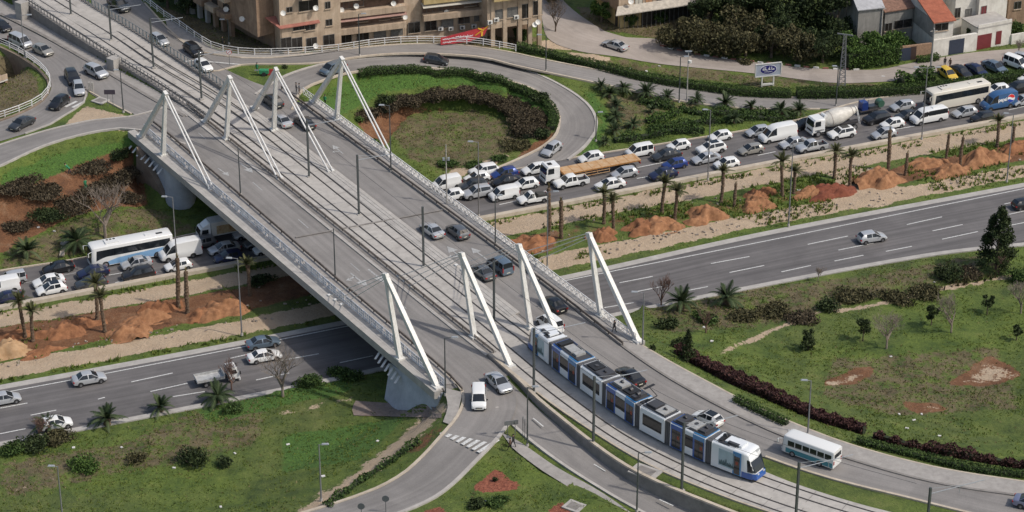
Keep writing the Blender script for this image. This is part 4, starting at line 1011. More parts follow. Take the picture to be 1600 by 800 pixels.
CARS = {'hatch': car('hatch', 'hatchback_car', 'car'), 'sedan': car('sedan', 'sedan_car', 'car'), 'suv': car('suv', 'off_road_car', 'car'), 'minivan': car('minivan', 'people_carrier', 'car'), 'panelvan': car('panelvan', 'small_van', 'van'),
        'bigvan': car('bigvan', 'large_van', 'van'), 'vanbus': car('vanbus', 'passenger_van', 'van'), 'pickup': car('pickup', 'pickup_truck', 'pickup'), 'pickup1': car('pickup1', 'pickup_truck', 'pickup')}
HGT = {'hatch': .65, 'sedan': .62, 'suv': .75, 'minivan': .8, 'panelvan': .82, 'bigvan': 1.1, 'vanbus': 1.05, 'pickup': .75, 'pickup1': .7}
def pose(px, py, dx, dy, z, hh):
    """visual centre in the photo -> world location and heading, on level z or on the terrain when z is None"""
    zz = z
    if z is None:
        g = G(px, py+hh*8); zz = g.z + .08
    c = P(px, py, zz+hh); c.z = zz
    d = P(px+dx*20, py+dy*20, zz+hh); d.z = zz; d = d-c
    pitch = 0
    if z is None:
        t = d.normalized(); a = c+t*1.5; b = c-t*1.5; za, zb = float(ground(a.x, a.y)), float(ground(b.x, b.y)); pitch = math.atan2(za-zb, 3.0); c.z = (za+zb)/2+.085
    return c, math.atan2(d.y, d.x), pitch
def put(kind, px, py, dx, dy, color, label, group=None, z=0.02, sc=1.0):
    c, a, pitch = pose(px, py, dx, dy, z, HGT[kind]); o = copy_tree(CARS[kind]); o.location = c
    o.rotation_euler = (0, -pitch, a); sc *= 1.05; rv = random.Random(int(px*7+py)); o.scale = (sc*rv.uniform(.96, 1.04), sc*rv.uniform(.98, 1.03), sc*rv.uniform(.95, 1.04)); tag(o, label, None, group)
    for ch in o_children(o):
        if ch.type == 'MESH' and ch.material_slots and ch.material_slots[0].link == 'OBJECT': ch.material_slots[0].material = PT[color]
        if kind == 'hatch' and False: pass
    return o
NEWCH = {}
_ct = copy_tree
def copy_tree(t, parent=None):
    c = _ct2(t, parent); return c
def _ct2(t, parent=None):
    c = t[0].copy(); COL.objects.link(c)
    if parent: c.parent = parent
    NEWCH[c] = [_ct2(ch, c) for ch in t[1]]
    return c
def o_children(o): return NEWCH.get(o, [])
UP = 'vehicles queueing on the upper highway'; LO = 'vehicles on the lower highway'; DK = 'vehicles on the bridge'; TL_ = 'cars on the roads at the top left'; PK = 'cars parked along the hedge'
W = (-1, .19)
rows = [
 ('panelvan', 697, 286, *W, 'white', 'white windowless van just beyond the lattice railing, leftmost of the queue right of the bridge', UP),
 ('hatch', 705, 305, *W, 'white', 'white car half hidden behind the lattice railing of the bridge', UP),
 ('suv', 756, 266, *W, 'white', 'white crossover nearest the grass bowl, rear of the pair beside the verge', UP),
 ('hatch', 745, 277, *W, 'white', 'white hatchback squeezed between the white crossover and the dark grey off-roader', UP),
 ('suv', 739, 289, *W, 'dgrey', 'dark grey off-roader between a white windowless van and a silver crossover', UP),
 ('suv', 746, 300, *W, 'silver', 'silver crossover in front of the small white delivery van', UP),
 ('hatch', 788, 271, *W, 'blue', 'bright blue hatchback at the mouth of the loop ramp', UP),
 ('sedan', 791, 282, *W, 'black', 'black sedan beside the blue hatchback near the loop ramp mouth', UP),
 ('panelvan', 787, 302, *W, 'white', 'small white delivery van in the lower lane behind the silver crossover', UP),
 ('hatch', 821, 287, *W, 'white', 'white hatchback ahead of the white flatbed tractor', UP),
 ('pickup1', 833, 309, *W, 'white', 'white single cab pickup carrying a dark covered load', UP),
 ('hatch', 836, 264, *W, 'white', 'white hatchback directly left of the flatbed truck cab', UP),
 ('hatch', 923, 246, *W, 'white', 'white hatchback hidden behind the orange flatbed', UP),
 ('minivan', 999, 235, *W, 'white', 'white people carrier at the tail end of the orange flatbed', UP),
 ('pickup', 892, 283, *W, 'white', 'white double cab pickup alongside the orange flatbed', UP),
 ('hatch', 975, 270, *W, 'silver', 'silver hatchback just below the rear wheels of the orange flatbed', UP),
 ('sedan', 953, 288, *W, 'white', 'white sedan behind the palm crowns near the barrier', UP),
 ('sedan', 1041, 242, *W, 'dgrey', 'dark grey sedan behind the white people carrier', UP),
 ('hatch', 1060, 227, *W, 'white', 'small white hatchback at the verge beyond the dark grey sedan', UP, .95),
 ('hatch', 1054, 256, *W, 'blue', 'blue hatchback in the middle lane right of the orange flatbed', UP, .95),
 ('sedan', 1036, 272, *W, 'dblue', 'dark blue sedan near the barrier, half behind a palm crown', UP),
 ('hatch', 1125, 212, *W, 'white', 'white hatchback at the verge above the white crossover with black roof', UP, .95),
 ('suv', 1111, 231, *W, 'white', 'white crossover between the lamp post and the white hatchback at the verge', UP),
 ('sedan', 1103, 247, *W, 'silver', 'silver sedan in front of the lamp post, below the white crossover', UP),
 ('hatch', 1135, 255, *W, 'white', 'white hatchback closest to the barrier behind a tall palm', UP),
 ('hatch', 1173, 233, *W, 'beige', 'beige hatchback alone in the middle lane left of the big white van', UP),
 ('hatch', 1184, 205, *W, 'silver', 'silver hatchback at the verge in front of the tall white van', UP),
 ('bigvan', 1215, 208, *W, 'white', 'tall white panel van left of the cement mixer', UP),
 ('sedan', 1240, 223, *W, 'silver', 'silver sedan below the tall white panel van', UP),
 ('pickup', 1268, 228, *W, 'silver', 'silver double cab pickup near the barrier left of the white crossover', UP, .93),
 ('hatch', 1257, 194, *W, 'black', 'black car hidden in front of the cement mixer cab', UP),
 ('suv', 1315, 207, *W, 'white', 'white crossover right below the cement mixer drum', UP),
 ('suv', 1370, 184, *W, 'black', 'black off-roader between the blue trailer and the white hatchback', UP),
 ('hatch', 1410, 165, *W, 'silver', 'silver hatchback on the far side right of the green trailer drum', UP),
 ('sedan', 1418, 180, *W, 'dgrey', 'dark sedan squeezed behind the white passenger van front', UP, .95),
 ('hatch', 1394, 193, *W, 'white', 'white hatchback in front of the white passenger van', UP, .95),
 ('hatch', 1381, 209, *W, 'silver', 'silver hatchback by the barrier, partly behind a bare palm trunk', UP),
 ('vanbus', 1451, 180, *W, 'white', 'white passenger van with a dark window band beside the cream coach', UP),
 ('hatch', 1507, 175, *W, 'silver', 'silver hatchback below the rear wheel of the cream coach', UP),
 ('suv', 1536, 182, *W, 'black', 'black off-roader next to the barrier below the blue delivery van', UP, .9),
 ('hatch', 1558, 140, *W, 'white', 'white hatchback between the cream coach and the blue delivery van', UP),
 ('suv', 1590, 137, *W, 'black', 'black off-roader at the right photo edge behind the blue delivery van', UP),
 ('hatch', 1598, 157, *W, 'silver', 'silver car cut by the right photo edge after the blue delivery van', UP),
 ('hatch', 1609, 122, *W, 'white', 'white car at the upper right photo edge beyond the black off-roader', UP),
 ('minivan', 19, 434, *W, 'silver', 'old silver estate at the left edge behind the white van', UP, .9),
 ('panelvan', 2, 448, *W, 'white', 'white van cut by the left photo edge', UP, 1.1),
 ('sedan', 10, 465, *W, 'dblue', 'dark blue sedan at the left photo edge next to the barrier', UP),
 ('sedan', 91, 418, *W, 'black', 'black sedan ahead of the white and blue coach', UP),
 ('sedan', 76, 439, *W, 'white', 'white sedan between the black sedan and the white crossover', UP),
 ('hatch', 80, 451, *W, 'white', 'white crossover with dark glass beside the barrier at the left', UP, 1.05),
 ('sedan', 145, 425, *W, 'dblue', 'dark blue sedan below the front of the white and blue coach', UP),
 ('suv', 142, 441, *W, 'dgrey', 'dark grey off-roader beside the barrier behind a palm crown', UP, .95),
 ('sedan', 213, 411, *W, 'silver', 'silver sedan right below the rear of the white and blue coach', UP),
 ('suv', 216, 427, *W, 'black', 'black off-roader beside the barrier below the silver sedan', UP),
 ('bigvan', 281, 391, *W, 'white', 'white high roof van between the coach and the box truck', UP),
 ('hatch', 278, 414, *W, 'white', 'small white hatchback beside the barrier behind a bare palm trunk', UP, .95),
 ('hatch', 316, 379, *W, 'grey', 'grey hatchback hidden behind the high roof van', UP),
 ('sedan', 350, 388, *W, 'silver', 'silver sedan at the edge of the bridge shadow below the box truck', UP),
 ('hatch', 357, 401, *W, 'dblue', 'dark blue hatchback in the bridge shadow beside the barrier', UP),
 ('hatch', 402, 379, *W, 'grey', 'grey hatchback deep in the shadow under the bridge', UP),
 ('sedan', 388, 364, *W, 'silver', 'silver sedan under the bridge behind the box truck', UP),
 ('hatch', 418, 388, *W, 'white', 'white hatchback under the bridge edge', UP),
 ('sedan', 139, 591, 1, -.19, 'silver', 'silver sedan driving right on the lower highway, left of the small flatbed lorry', LO),
 ('hatch', 8, 622, 1, -.19, 'silver', 'silver hatchback cut by the left edge on the lower highway', LO),
 ('hatch', 88, 661, 1, -.19, 'white', 'white hatchback on the lower highway half behind a bare shrub', LO),
 ('sedan', 411, 535, 1, -.19, 'bluegrey', 'blue grey sedan on the lower highway at the bridge shadow edge', LO),
 ('sedan', 413, 556, 1, -.19, 'white', 'white sedan on the lower highway left of the bridge shadow', LO),
 ('hatch', 1362, 370, 1, -.17, 'silver', 'lone silver hatchback on the open lower highway right of the bridge', LO, 1.05),
 ('hatch', 1602, 318, 1, -.17, 'black', 'dark car cut by the right photo edge on the lower highway', LO),
]
for r_ in rows: put(r_[0], r_[1], r_[2], r_[3], r_[4], r_[5], r_[6], r_[7], .02, r_[8] if len(r_) > 8 else 1.0)
U = (-1, -.78)
rows = [
 ('sedan', 675, 359, *U, 'silver', 'silver sedan on the right bridge road between the dark pole and the grey hatchback'),
 ('hatch', 715, 361, *U, 'grey', 'grey hatchback near the right guard rail of the bridge'),
 ('sedan', 754, 424, *U, 'grey', 'grey sedan on the bridge seen between the two middle near pylons'),
 ('minivan', 781, 413, *U, 'bluegrey', 'blue grey people carrier by the right guard rail of the bridge'),
 ('sedan', 865, 475, *U, 'black', 'black car on the bridge just above the white people carrier'),
 ('minivan', 859, 504, *U, 'white', 'white people carrier beside the rear of the tram'),
 ('sedan', 985, 587, *U, 'black', 'black sedan on the road right of the tram'),
 ('hatch', 1106, 653, -1, -.45, 'white', 'white hatchback with black glass roof right of the tram'),
 ('sedan', 1616, 786, 1, .2, 'lilac', 'bluish car cut by the right edge at the bottom right corner'),
 ('minivan', 748, 621, .02, 1, 'white', 'white people carrier heading to the zebra crossing'),
 ('sedan', 779, 597, .8, .75, 'silver', 'silver sedan on the junction beside the white people carrier'),
 ('suv', 426, 157, *U, 'dgrey', 'dark grey off-roader behind the far pylons'),
 ('sedan', 440, 188, *U, 'silver', 'silver sedan between the two middle far pylons'),
 ('sedan', 476, 191, *U, 'dgrey', 'dark grey sedan near the foot of the far pylon at the grass bowl'),
]
for r_ in rows: put(r_[0], r_[1], r_[2], r_[3], r_[4], r_[5], r_[6], DK, D+.03)
rows = [
 ('hatch', 681, 93, 1, .05, 'dgrey', 'dark grey hatchback driving along the loop ramp above the grass bowl', 'hatchbacks on the ramp', None),
 ('minivan', 520, 107, -1, .35, 'bluegrey', 'blue grey people carrier on the loop ramp behind the far right pylon', None, None),
 ('hatch', 862, 232, -1, .62, 'silver', 'silver hatchback leaving the loop ramp towards the queue', None, None),
 ('sedan', 961, 70, -1, -.28, 'silver', 'silver sedan crossing the dusty street by the shrub island', None, None),
 ('hatch', 249, 62, 1, .62, 'silver', 'silver hatchback on the far road right of the tram fence', TL_, D),
 ('suv', 302, 77, 1, .75, 'black', 'black car under the corner of the apartment block', TL_, D),
 ('hatch', 318, 102, 1, .75, 'white', 'white hatchback behind a tram pole right of the tracks', TL_, D),
 ('pickup', 186, 7, 1, .65, 'dgrey', 'dark pickup at the top photo edge right of the tram tracks', TL_, D),
 ('hatch', 2, 40, 1, .5, 'black', 'black car cut by the left photo edge at the top', TL_, D),
 ('minivan', 32, 64, 1, .45, 'silver', 'silver people carrier beside the lamp post at the top left', TL_, D),
 ('hatch', 67, 78, 1, .45, 'beige', 'beige grey hatchback left of the tram retaining wall', TL_, D),
 ('suv', 113, 120, .55, 1, 'black', 'black off-roader left of the silver one near the traffic island', TL_, D),
 ('suv', 150, 111, 1, .5, 'silver', 'silver off-roader next to the pillar of the retaining wall', TL_, D),
 ('hatch', 123, 138, .2, 1, 'silver', 'silver hatchback at the tip of the traffic island', TL_, D),
 ('hatch', 92, 160, -1, .75, 'black', 'black hatchback on the slip road curve at the traffic island', TL_, D),
 ('sedan', 34, 192, -1, .5, 'dgrey', 'dark grey sedan on the slip road at the left edge', TL_, D),
 ('hatch', 1481, 114, 1, .62, 'yellow', 'yellow taxi like hatchback parked by the hedge, two people behind it', PK, None),
 ('sedan', 1502, 111, 1, .55, 'black', 'black sedan parked next to the yellow car', PK, None),
 ('sedan', 1526, 109, 1, .5, 'dblue', 'dark blue sedan parked between the black and the pale blue cars', PK, None),
 ('sedan', 1554, 104, 1, .4, 'bluegrey', 'pale blue grey sedan parked left of the white people carrier', PK, None),
 ('minivan', 1587, 97, 1, .3, 'white', 'white people carrier parked at the right end of the parked row', PK, None),
 ('hatch', 1600, 90, 1, .25, 'silver', 'silver hatchback behind the parked white people carrier', PK, None),
]
for r_ in rows:
    put(r_[0], r_[1], r_[2], r_[3], r_[4], r_[5], r_[6], r_[7] if r_[7] != 'hatchbacks on the ramp' else None, (r_[8]+.03) if r_[8] is not None else None)
# black glass roof of the white hatchback beside the tram, covered load of the pickup: things and parts of their own
def find(lab): return next(o for o in COL.objects if o.get('label') == lab)
for lab, x, y, z, sx, sy in (('white hatchback with black glass roof right of the tram', -.55, 0, 1.50, 1.25, 1.0), ('white crossover between the lamp post and the white hatchback at the verge', -.45, 0, 1.695, 1.2, 1.0), ('white crossover with dark glass beside the barrier at the left', -.45, 0, 1.50, 1.1, 1.0), ('white crossover right below the cement mixer drum', -.5, 0, 1.695, 1.3, 1.0)):
    MB().box((x, y, z), (sx, sy, .03)).build('glass_roof', GLASS, find(lab))
o = MB(); o.hexa([(-.5, -.68, .62), (-2.2, -.68, .62), (-2.2, .68, .62), (-.5, .68, .62)][::-1], [(-.6, -.6, 1.35), (-2.05, -.55, 1.15), (-2.05, .55, 1.15), (-.6, .6, 1.35)][::-1]); pk = find('white single cab pickup carrying a dark covered load')
o = o.build('covered_load', mat('dark_tarpaulin', (.05, .05, .045), .9, .3, 2)); o.location = pk.location; o.rotation_euler = pk.rotation_euler; tag(o, 'dark tarpaulin covered load in the white single cab pickup', 'load')
# ------------------------------------------------------------------ coaches, trucks
def bx(root, name, c, s, m, **k): return MB().box(c, s).build(name, m, root, **k)
COACHW = mat('coach_white', (.70, .70, .68), .35, coat=.4); COACHC = mat('coach_cream', (.62, .58, .50), .4, coat=.3); LBLUE = mat('light_blue_vinyl', (.22, .40, .62), .35, coat=.4)
def loft_box(mb, L, w, z0, z1, r=.14, nose=.25, tail=.06, rake=.25):
    """bus shell with rounded roof edges and a raked nose"""
    prof = [(-w, z0), (-w, z1-r), (-w+r*.35, z1-r*.3), (-w+r*1.1, z1), (w-r*1.1, z1), (w-r*.35, z1-r*.3), (w, z1-r), (w, z0)]
    sts = [(L/2, .86, .8), (L/2-.12, .95, .93), (L/2-.5, 1, 1), (-L/2+.25, 1, 1), (-L/2, .95, .96)]; vs = []; n = len(prof)
    for i, (x, sy, sz) in enumerate(sts):
        for (y, z) in prof:
            fz = (z-z0)/(z1-z0); xx = x-(rake*fz*fz if i < 2 else (rake*.6*fz*fz if i == 2 else 0)); vs.append((xx, y*sy, z0+(z-z0)*sz if z > z0 and i < 1 and False else (z if i not in (0, 1, 4) else z0+(z-z0)*(.985 if i == 1 else .97))))
    fs = [(i*n+k, i*n+(k+1) % n, (i+1)*n+(k+1) % n, (i+1)*n+k) for i in range(len(sts)-1) for k in range(n)]
    fs += [tuple(range(n)), tuple(range((len(sts)-1)*n+n-1, (len(sts)-1)*n-1, -1))]
    mb.add(vs, fs); return mb
def bus(name, label, px, py, dx, dy, L, w, h, shell, lower, cat, z=0.02, hh=1.6, wheels=(.33, -.30), r=.5, glassz=(1.72, 2.82), split=None, win=None, band=None, roofbits=True, group=None):
    root = empty(name, (0, 0, 0)); tag(root, label, cat, group)
    c, a, pt = pose(px, py, dx, dy, z, hh); root.location = c; root.rotation_euler = (0, 0, a)
    loft_box(MB(), L, w, .32, h).build('body', shell, root, smooth=50)
    g0, g1 = glassz
    for s in (-1, 1):
        if win:
            n, gap, x0, x1 = win
            for i in range(n):
                wl_ = (x1-x0)/n; xx = x0+wl_*(i+.5); bx(root, 'window', (xx, s*(w+.004), (g0+g1)/2), (abs(wl_)-gap, .03, g1-g0), GLASS)
        else:
            o = MB(); y = s*(w+.005)
            o.hexa(*[[(L/2-.75, y+q, g0-.55), (L/2-1.9, y+q, g0), (-L/2+.35, y+q, g0), (-L/2+.35, y+q, g1), (L/2-.95, y+q, g1)][:4] for q in (0, .012)]) if False else None
            pts = [(L/2-.72, g0-.45), (L/2-1.75, g0-.1), (L/2-2.3, g0), (-L/2+.4, g0), (-L/2+.4, g1), (L/2-.86, g1)]
            n = len(pts); vs = [(x, y, zz) for x, zz in pts]+[(x, y-s*.03, zz) for x, zz in pts]
            o.add(vs, [tuple(range(n)), tuple(range(2*n-1, n-1, -1))]+[(i, (i+1) % n, n+(i+1) % n, n+i) for i in range(n)]); o.build('side_glass', GLASS, root)
            for i in range(1, 7):
                xx = L/2-1.9-(L-2.6)*i/7; bx(root, 'glass_divider', (xx, s*(w+.008), (g0+g1)/2), (.04, .012, g1-g0), TRIM) if L > 9 else None
        if lower is not None:
            pts = [(L/2-1.6, .40), (L/2-2.4, .95), (L/2-4, 1.3), (-L/2+1.2, 1.6), (-L/2+.12, 1.75), (-L/2+.12, .40)]
            if band: pts = [(L/2-.6, .40), (L/2-.6, band), (-L/2+.1, band), (-L/2+.1, .40)]
            n = len(pts); y = s*(w+.004); vs = [(x, y, zz) for x, zz in pts]+[(x, y-s*.03, zz) for x, zz in pts]
            MB().add(vs, [tuple(range(n)), tuple(range(2*n-1, n-1, -1))]+[(i, (i+1) % n, n+(i+1) % n, n+i) for i in range(n)]).build('side_panel', lower, root)
        for f in wheels:
            wheel(root, f*L, s*(w-.08), r, .28, out=s)
            q = root
        MB().box((L/2+.02, s*(w*.72), .72), (.1, .34, .2)).build('headlight', HLAMP, root)
        MB().box((-L/2, s*(w*.8), 1.0), (.06, .2, .45)).build('taillight', TLAMP, root)
        o = MB(); o.tube((L/2-.2, s*w*.9, g1), (L/2+.35, s*(w+.12), g1-.05), .035); o.box((L/2+.38, s*(w+.14), g1-.35), (.1, .22, .5)); o.build('wing_mirror', shell, root)
    link_wheels(root)
    o = MB(); yy = w*.86; x0, x1 = L/2+.035, L/2-.16
    o.hexa([(x0, -yy, g0-.75), (x0, yy, g0-.75), (x0-.1, yy*.99, g0-.75), (x0-.1, -yy*.99, g0-.75)], [(x1, -yy*.97, g1+.05), (x1, yy*.97, g1+.05), (x1-.1, yy*.96, g1+.05), (x1-.1, -yy*.96, g1+.05)]); o.build('windscreen', GLASS, root)
    bx(root, 'rear_window', (-L/2+.02, 0, (g0+g1)/2+.1), (.08, w*1.5, (g1-g0)*.8), GLASS)
    bx(root, 'number_plate', (L/2+.03, 0, .5), (.04, .5, .12), PLATE)
    if roofbits:
        bx(root, 'air_conditioner', (L*.22, 0, h+.07), (L*.16, w*1.1, .2), shell)
        for i in range(3): bx(root, 'roof_vent', (L*.22+(i-1)*.5, -.35, h+.19), (.3, .3, .05), TRIM)
        bx(root, 'roof_hatch', (-L*.22, 0, h+.03), (.8, .8, .1), shell); bx(root, 'roof_hatch', (-L*.36, .2, h+.02), (.9, .4, .06), TRIM)
    return root
def link_wheels(root):
    """wheels are made unlinked so that prototypes stay out of the scene"""
    for o in bpy.data.objects:
        if o.parent is root and o.name not in COL.objects: COL.objects.link(o)
        if o.parent and o.parent.parent is root and o.name not in COL.objects: COL.objects.link(o)
bus('coach_bus', 'white coach with light blue lower flanks on the left in the highway queue', 203, 388, *W, 12, 1.25, 3.35, COACHW, LBLUE, 'coach', hh=1.7, group=UP)
c2 = bus('coach_bus', 'cream white coach with dark window band at the right of the queue', 1495, 148, *W, 11.2, 1.25, 3.35, COACHC, None, 'coach', hh=1.7, group=UP)
TEAL = mat('teal_paint', (.035, .22, .27), .4, coat=.4)
bus('small_bus', 'white minibus with teal lower body at the bottom right', 1268, 702, -1, -.36, 7.0, 1.04, 2.55, COACHW, TEAL, 'minibus', z=D+.03, hh=1.25, wheels=(.28, -.24), r=.38, glassz=(1.35, 2.05), win=(6, .12, -3.3, 2.7), band=1.02, roofbits=False)
def cab(root, x1, w, h, m, L=2.2, z0=.65):
    """lorry cab whose front is at x1"""
    o = MB(); x0 = x1-L
    q = lambda x, y, z: (x, y, z)
    sec = [(x1, z0, .92), (x1, z0+(h-z0)*.46, .97), (x1-.22, h-.22, .93), (x1-.42, h, .86)]
    vs = []
    for (x, z, f) in sec: vs += [(x, -w*f, z), (x, w*f, z)]
    for (x, z, f) in [(x0, h, .86), (x0, h-.2, .97), (x0, z0, 1)]: vs += [(x, -w*f, z), (x, w*f, z)]
    n = 7; fs = [(2*i, 2*i+1, 2*i+3, 2*i+2) for i in range(n-1)]+[(12, 13, 1, 0)]+[(0, 2, 4, 6, 8, 10, 12), (13, 11, 9, 7, 5, 3, 1)]
    o.add(vs, fs); o.build('cab', m, root)
    g = MB(); g.hexa([(x1+.015, -w*.86, z0+(h-z0)*.46), (x1+.015, w*.86, z0+(h-z0)*.46), (x1-.05, w*.86, z0+(h-z0)*.46), (x1-.05, -w*.86, z0+(h-z0)*.46)], [(x1-.2, -w*.84, h-.25), (x1-.2, w*.84, h-.25), (x1-.27, w*.84, h-.25), (x1-.27, -w*.84, h-.25)]); g.build('windscreen', GLASS, root)
    for s in (-1, 1):
        g = MB(); y = s*w*1.0
        g.hexa([(x1-.3, y, z0+(h-z0)*.5), (x1-1.35, y, z0+(h-z0)*.5), (x1-1.35, y-s*.05, z0+(h-z0)*.5), (x1-.3, y-s*.05, z0+(h-z0)*.5)], [(x1-.45, y*.97, h-.28), (x1-1.35, y*.97, h-.28), (x1-1.35, y*.9, h-.28), (x1-.45, y*.9, h-.28)]); g.build('side_window', GLASS, root)
        MB().box((x1+.02, s*w*.75, z0+.12), (.08, .3, .2)).build('headlight', HLAMP, root)
        MB().box((x1+.05, s*(w+.16), h-.7), (.12, .2, .45)).build('wing_mirror', TRIM, root)
    MB().box((x1+.03, 0, z0-.12), (.16, w*1.9, .3)).build('bumper', m, root); MB().box((x1+.01, 0, z0+.28), (.06, w*1.2, .28)).build('grille', TRIM, root)
def lorry_root(name, label, px, py, dx, dy, hh, cat, group, z=.02):
    root = empty(name, (0, 0, 0)); tag(root, label, cat, group); c, a, _ = pose(px, py, dx, dy, z, hh); root.location = c; root.rotation_euler = (0, 0, a); return root
TW = PT['white']; FRAME = mat('chassis_frame', (.05, .045, .045), .7)
# orange flatbed with its white tractor
t = lorry_root('flatbed_truck', 'long articulated truck with white cab and empty orange flatbed', 923, 260, *W, 1.3, 'truck', UP)
cab(t, 8.0, 1.22, 3.0, TW, 2.3, .75); MB().box((6.9, 0, 3.05), (.6, .7, .1)).build('roof_hatch', TRIM, t)
MB().box((5.0, 0, .82), (5.6, .9, .3)).build('chassis', FRAME, t)
ORANGE = mat('weathered_orange_steel', (.44, .24, .10), .85, .25, 1.3, col2=(.50, .36, .22))
o = MB(); o.box((-1.4, 0, 1.42), (13.0, 2.5, .16)); o.build('flatbed', ORANGE, t)
o = MB(); [o.box((-1.4, s*1.27, 1.38), (13.0, .06, .2)) for s in (-1, 1)]; [o.box((-7.5+k*1.55, 0, 1.508), (.07, 2.45, .02)) for k in range(8)]; o.box((5.1, 0, 1.5), (.1, 2.5, .3)); o.build('side_rail', mat('orange_side_rail', (.36, .17, .05), .7, .3, 3), t)
for s in (-1, 1):
    o = MB(); [o.box((-.6+(k-1)*2.0, s*1.2, .78), (.08, .06, .7)) for k in range(4)]; o.box((.4, s*1.2, .5), (6.2, .06, .1)); o.box((.4, s*1.2, .95), (6.2, .06, .1)); o.build('side_guard', ORANGE, t)
MB().box((-1.4, 0, 1.15), (12.5, .8, .35)).build('trailer_beam', FRAME, t)
for x in (6.9, 3.6, -5.2, -6.6):
    for s in (-1, 1): wheel(t, x, s*1.08, .5, .32, out=s)
for x in (-7.9,): MB().box((x, 0, .9), (.08, 2.3, .3)).build('tail_bar', TLAMP, t)
link_wheels(t)
# cement mixer
t = lorry_root('cement_mixer_truck', 'white cement mixer truck with a big pale drum behind its cab', 1303, 190, *W, 1.6, 'truck', UP)
cab(t, 4.4, 1.22, 2.95, TW, 2.1, .8)
MB().box((-.6, 0, .95), (8.4, .9, .3)).build('chassis', FRAME, t)
o = MB(); n = 22; prof = [(2.25, .3), (2.15, .7), (1.75, 1.02), (1.0, 1.30), (0, 1.42), (-1.0, 1.33), (-2.2, 1.0), (-3.1, .72), (-3.7, .52), (-3.8, .62), (-4.0, .60)]; vs = []; ax0 = Vector((0, 0, 2.35)); q = Matrix.Rotation(R(10), 3, 'Y')
for (x, r_) in prof:
    for i in range(n):
        a = 2*math.pi*i/n; vs.append(ax0+q @ Vector((x, math.cos(a)*r_, math.sin(a)*r_)))
k = len(prof); o.add(vs, [(i*n+j, i*n+(j+1) % n, (i+1)*n+(j+1) % n, (i+1)*n+j) for i in range(k-1) for j in range(n)]+[tuple(range(n-1, -1, -1)), tuple((k-1)*n+j for j in range(n))])
dr = o.build('drum', mat('drum_paint', (.58, .55, .49), .5, .12, 1.5), t, smooth=35)
for (x, r_) in ((-3.0, .77), (.9, 1.34)):
    o = MB(); o.tube(ax0+q @ Vector((x, 0, 0)), ax0+q @ Vector((x-.12, 0, 0)), r_+.02, n=22); o.build('drum_ring', mat('drum_stripe', (.40, .36, .32), .6), t)
o = MB(); o.hexa([(-3.9, -.3, 3.0), (-3.9, .3, 3.0), (-4.6, .25, 1.5), (-4.6, -.25, 1.5)], [(-3.8, -.3, 3.15), (-3.8, .3, 3.15), (-4.45, .25, 1.5), (-4.45, -.25, 1.5)]); o.build('chute', TW, t)
o = MB(); [o.tube((-4.2, s, .9), (-3.6, s, 3.4), .04) for s in (.7, 1.1)]; [o.tube((-4.2+.13*i, .7, .95+.5*i), (-4.2+.13*i, 1.1, .95+.5*i), .03) for i in range(5)]; o.build('ladder', TW, t)
o = MB(); [o.box((x, s*1.1, 1.2), (1.5, .35, .06)) for x in (3.2, -2.6) for s in (-1, 1)]; o.build('mudguard', TRIM, t)
MB().tube((1.9, -.6, 3.0), (1.9, .6, 3.0), .3, n=14).build('water_tank', TW, t)
for x in (3.4, 1.7, -1.9, -3.2):
    for s in (-1, 1): wheel(t, x, s*1.05, .52, .34, out=s)
link_wheels(t)
# blue trailer with green drum behind the mixer
t = lorry_root('utility_trailer', 'small blue work trailer with a green drum behind the cement mixer', 1357, 168, *W, .9, 'trailer', None)
MB().box((0, 0, .7), (3.8, 1.5, .18)).build('chassis', FRAME, t); MB().box((1.0, 0, 1.45), (1.1, 1.3, 1.4)).build('engine_box', PT['blue'], t)
o = MB(); [o.box((1.0+dx, dy, 2.3), (.08, .08, .5)) for dx in (-.5, .5) for dy in (-.6, .6)]; o.build('frame', STEEL, t)
MB().tube((-2.1, -.5, 1.35), (-2.1, .5, 1.35), .72, .6, 18).build('green_drum', PT['green'], t); MB().box((-.6, 0, 1.0), (1.6, 1.1, .45)).build('tool_box', PT['dgrey'], t)
for s in (-1, 1): wheel(t, -.3, s*.85, .34, .2, out=s)
link_wheels(t)
# box truck
t = lorry_root('box_truck', 'white box lorry with brown printed side entering the bridge shadow', 343, 357, *W, 1.4, 'truck', UP)
cab(t, 3.3, 1.0, 2.35, TW, 1.7, .55); MB().box((-.2, 0, .75), (6.6, .8, .25)).build('chassis', FRAME, t)
MB().box((-.9, 0, 1.95), (4.8, 2.15, 2.15)).build('cargo_box', mat('box_white', (.56, .55, .52), .5, .1, 1), t)
o = MB(); [o.box((-1.1, s*1.085, 1.75), (3.7, .02, 1.35)) for s in (-1, 1)]; o.build('printed_side', mat('brown_print', (.26, .14, .055), .6, col2=(.50, .40, .25), scale=1.1), t)
o = MB(); o.hexa([(1.6, -.95, 2.4), (2.7, -.8, 2.4), (2.7, .8, 2.4), (1.6, .95, 2.4)], [(1.6, -.9, 3.0), (1.8, -.8, 3.0), (1.8, .8, 3.0), (1.6, .9, 3.0)]); o.build('wind_deflector', TW, t)
for x in (2.3, -2.0):
    for s in (-1, 1): wheel(t, x, s*.92, .4, .25, out=s)
link_wheels(t)
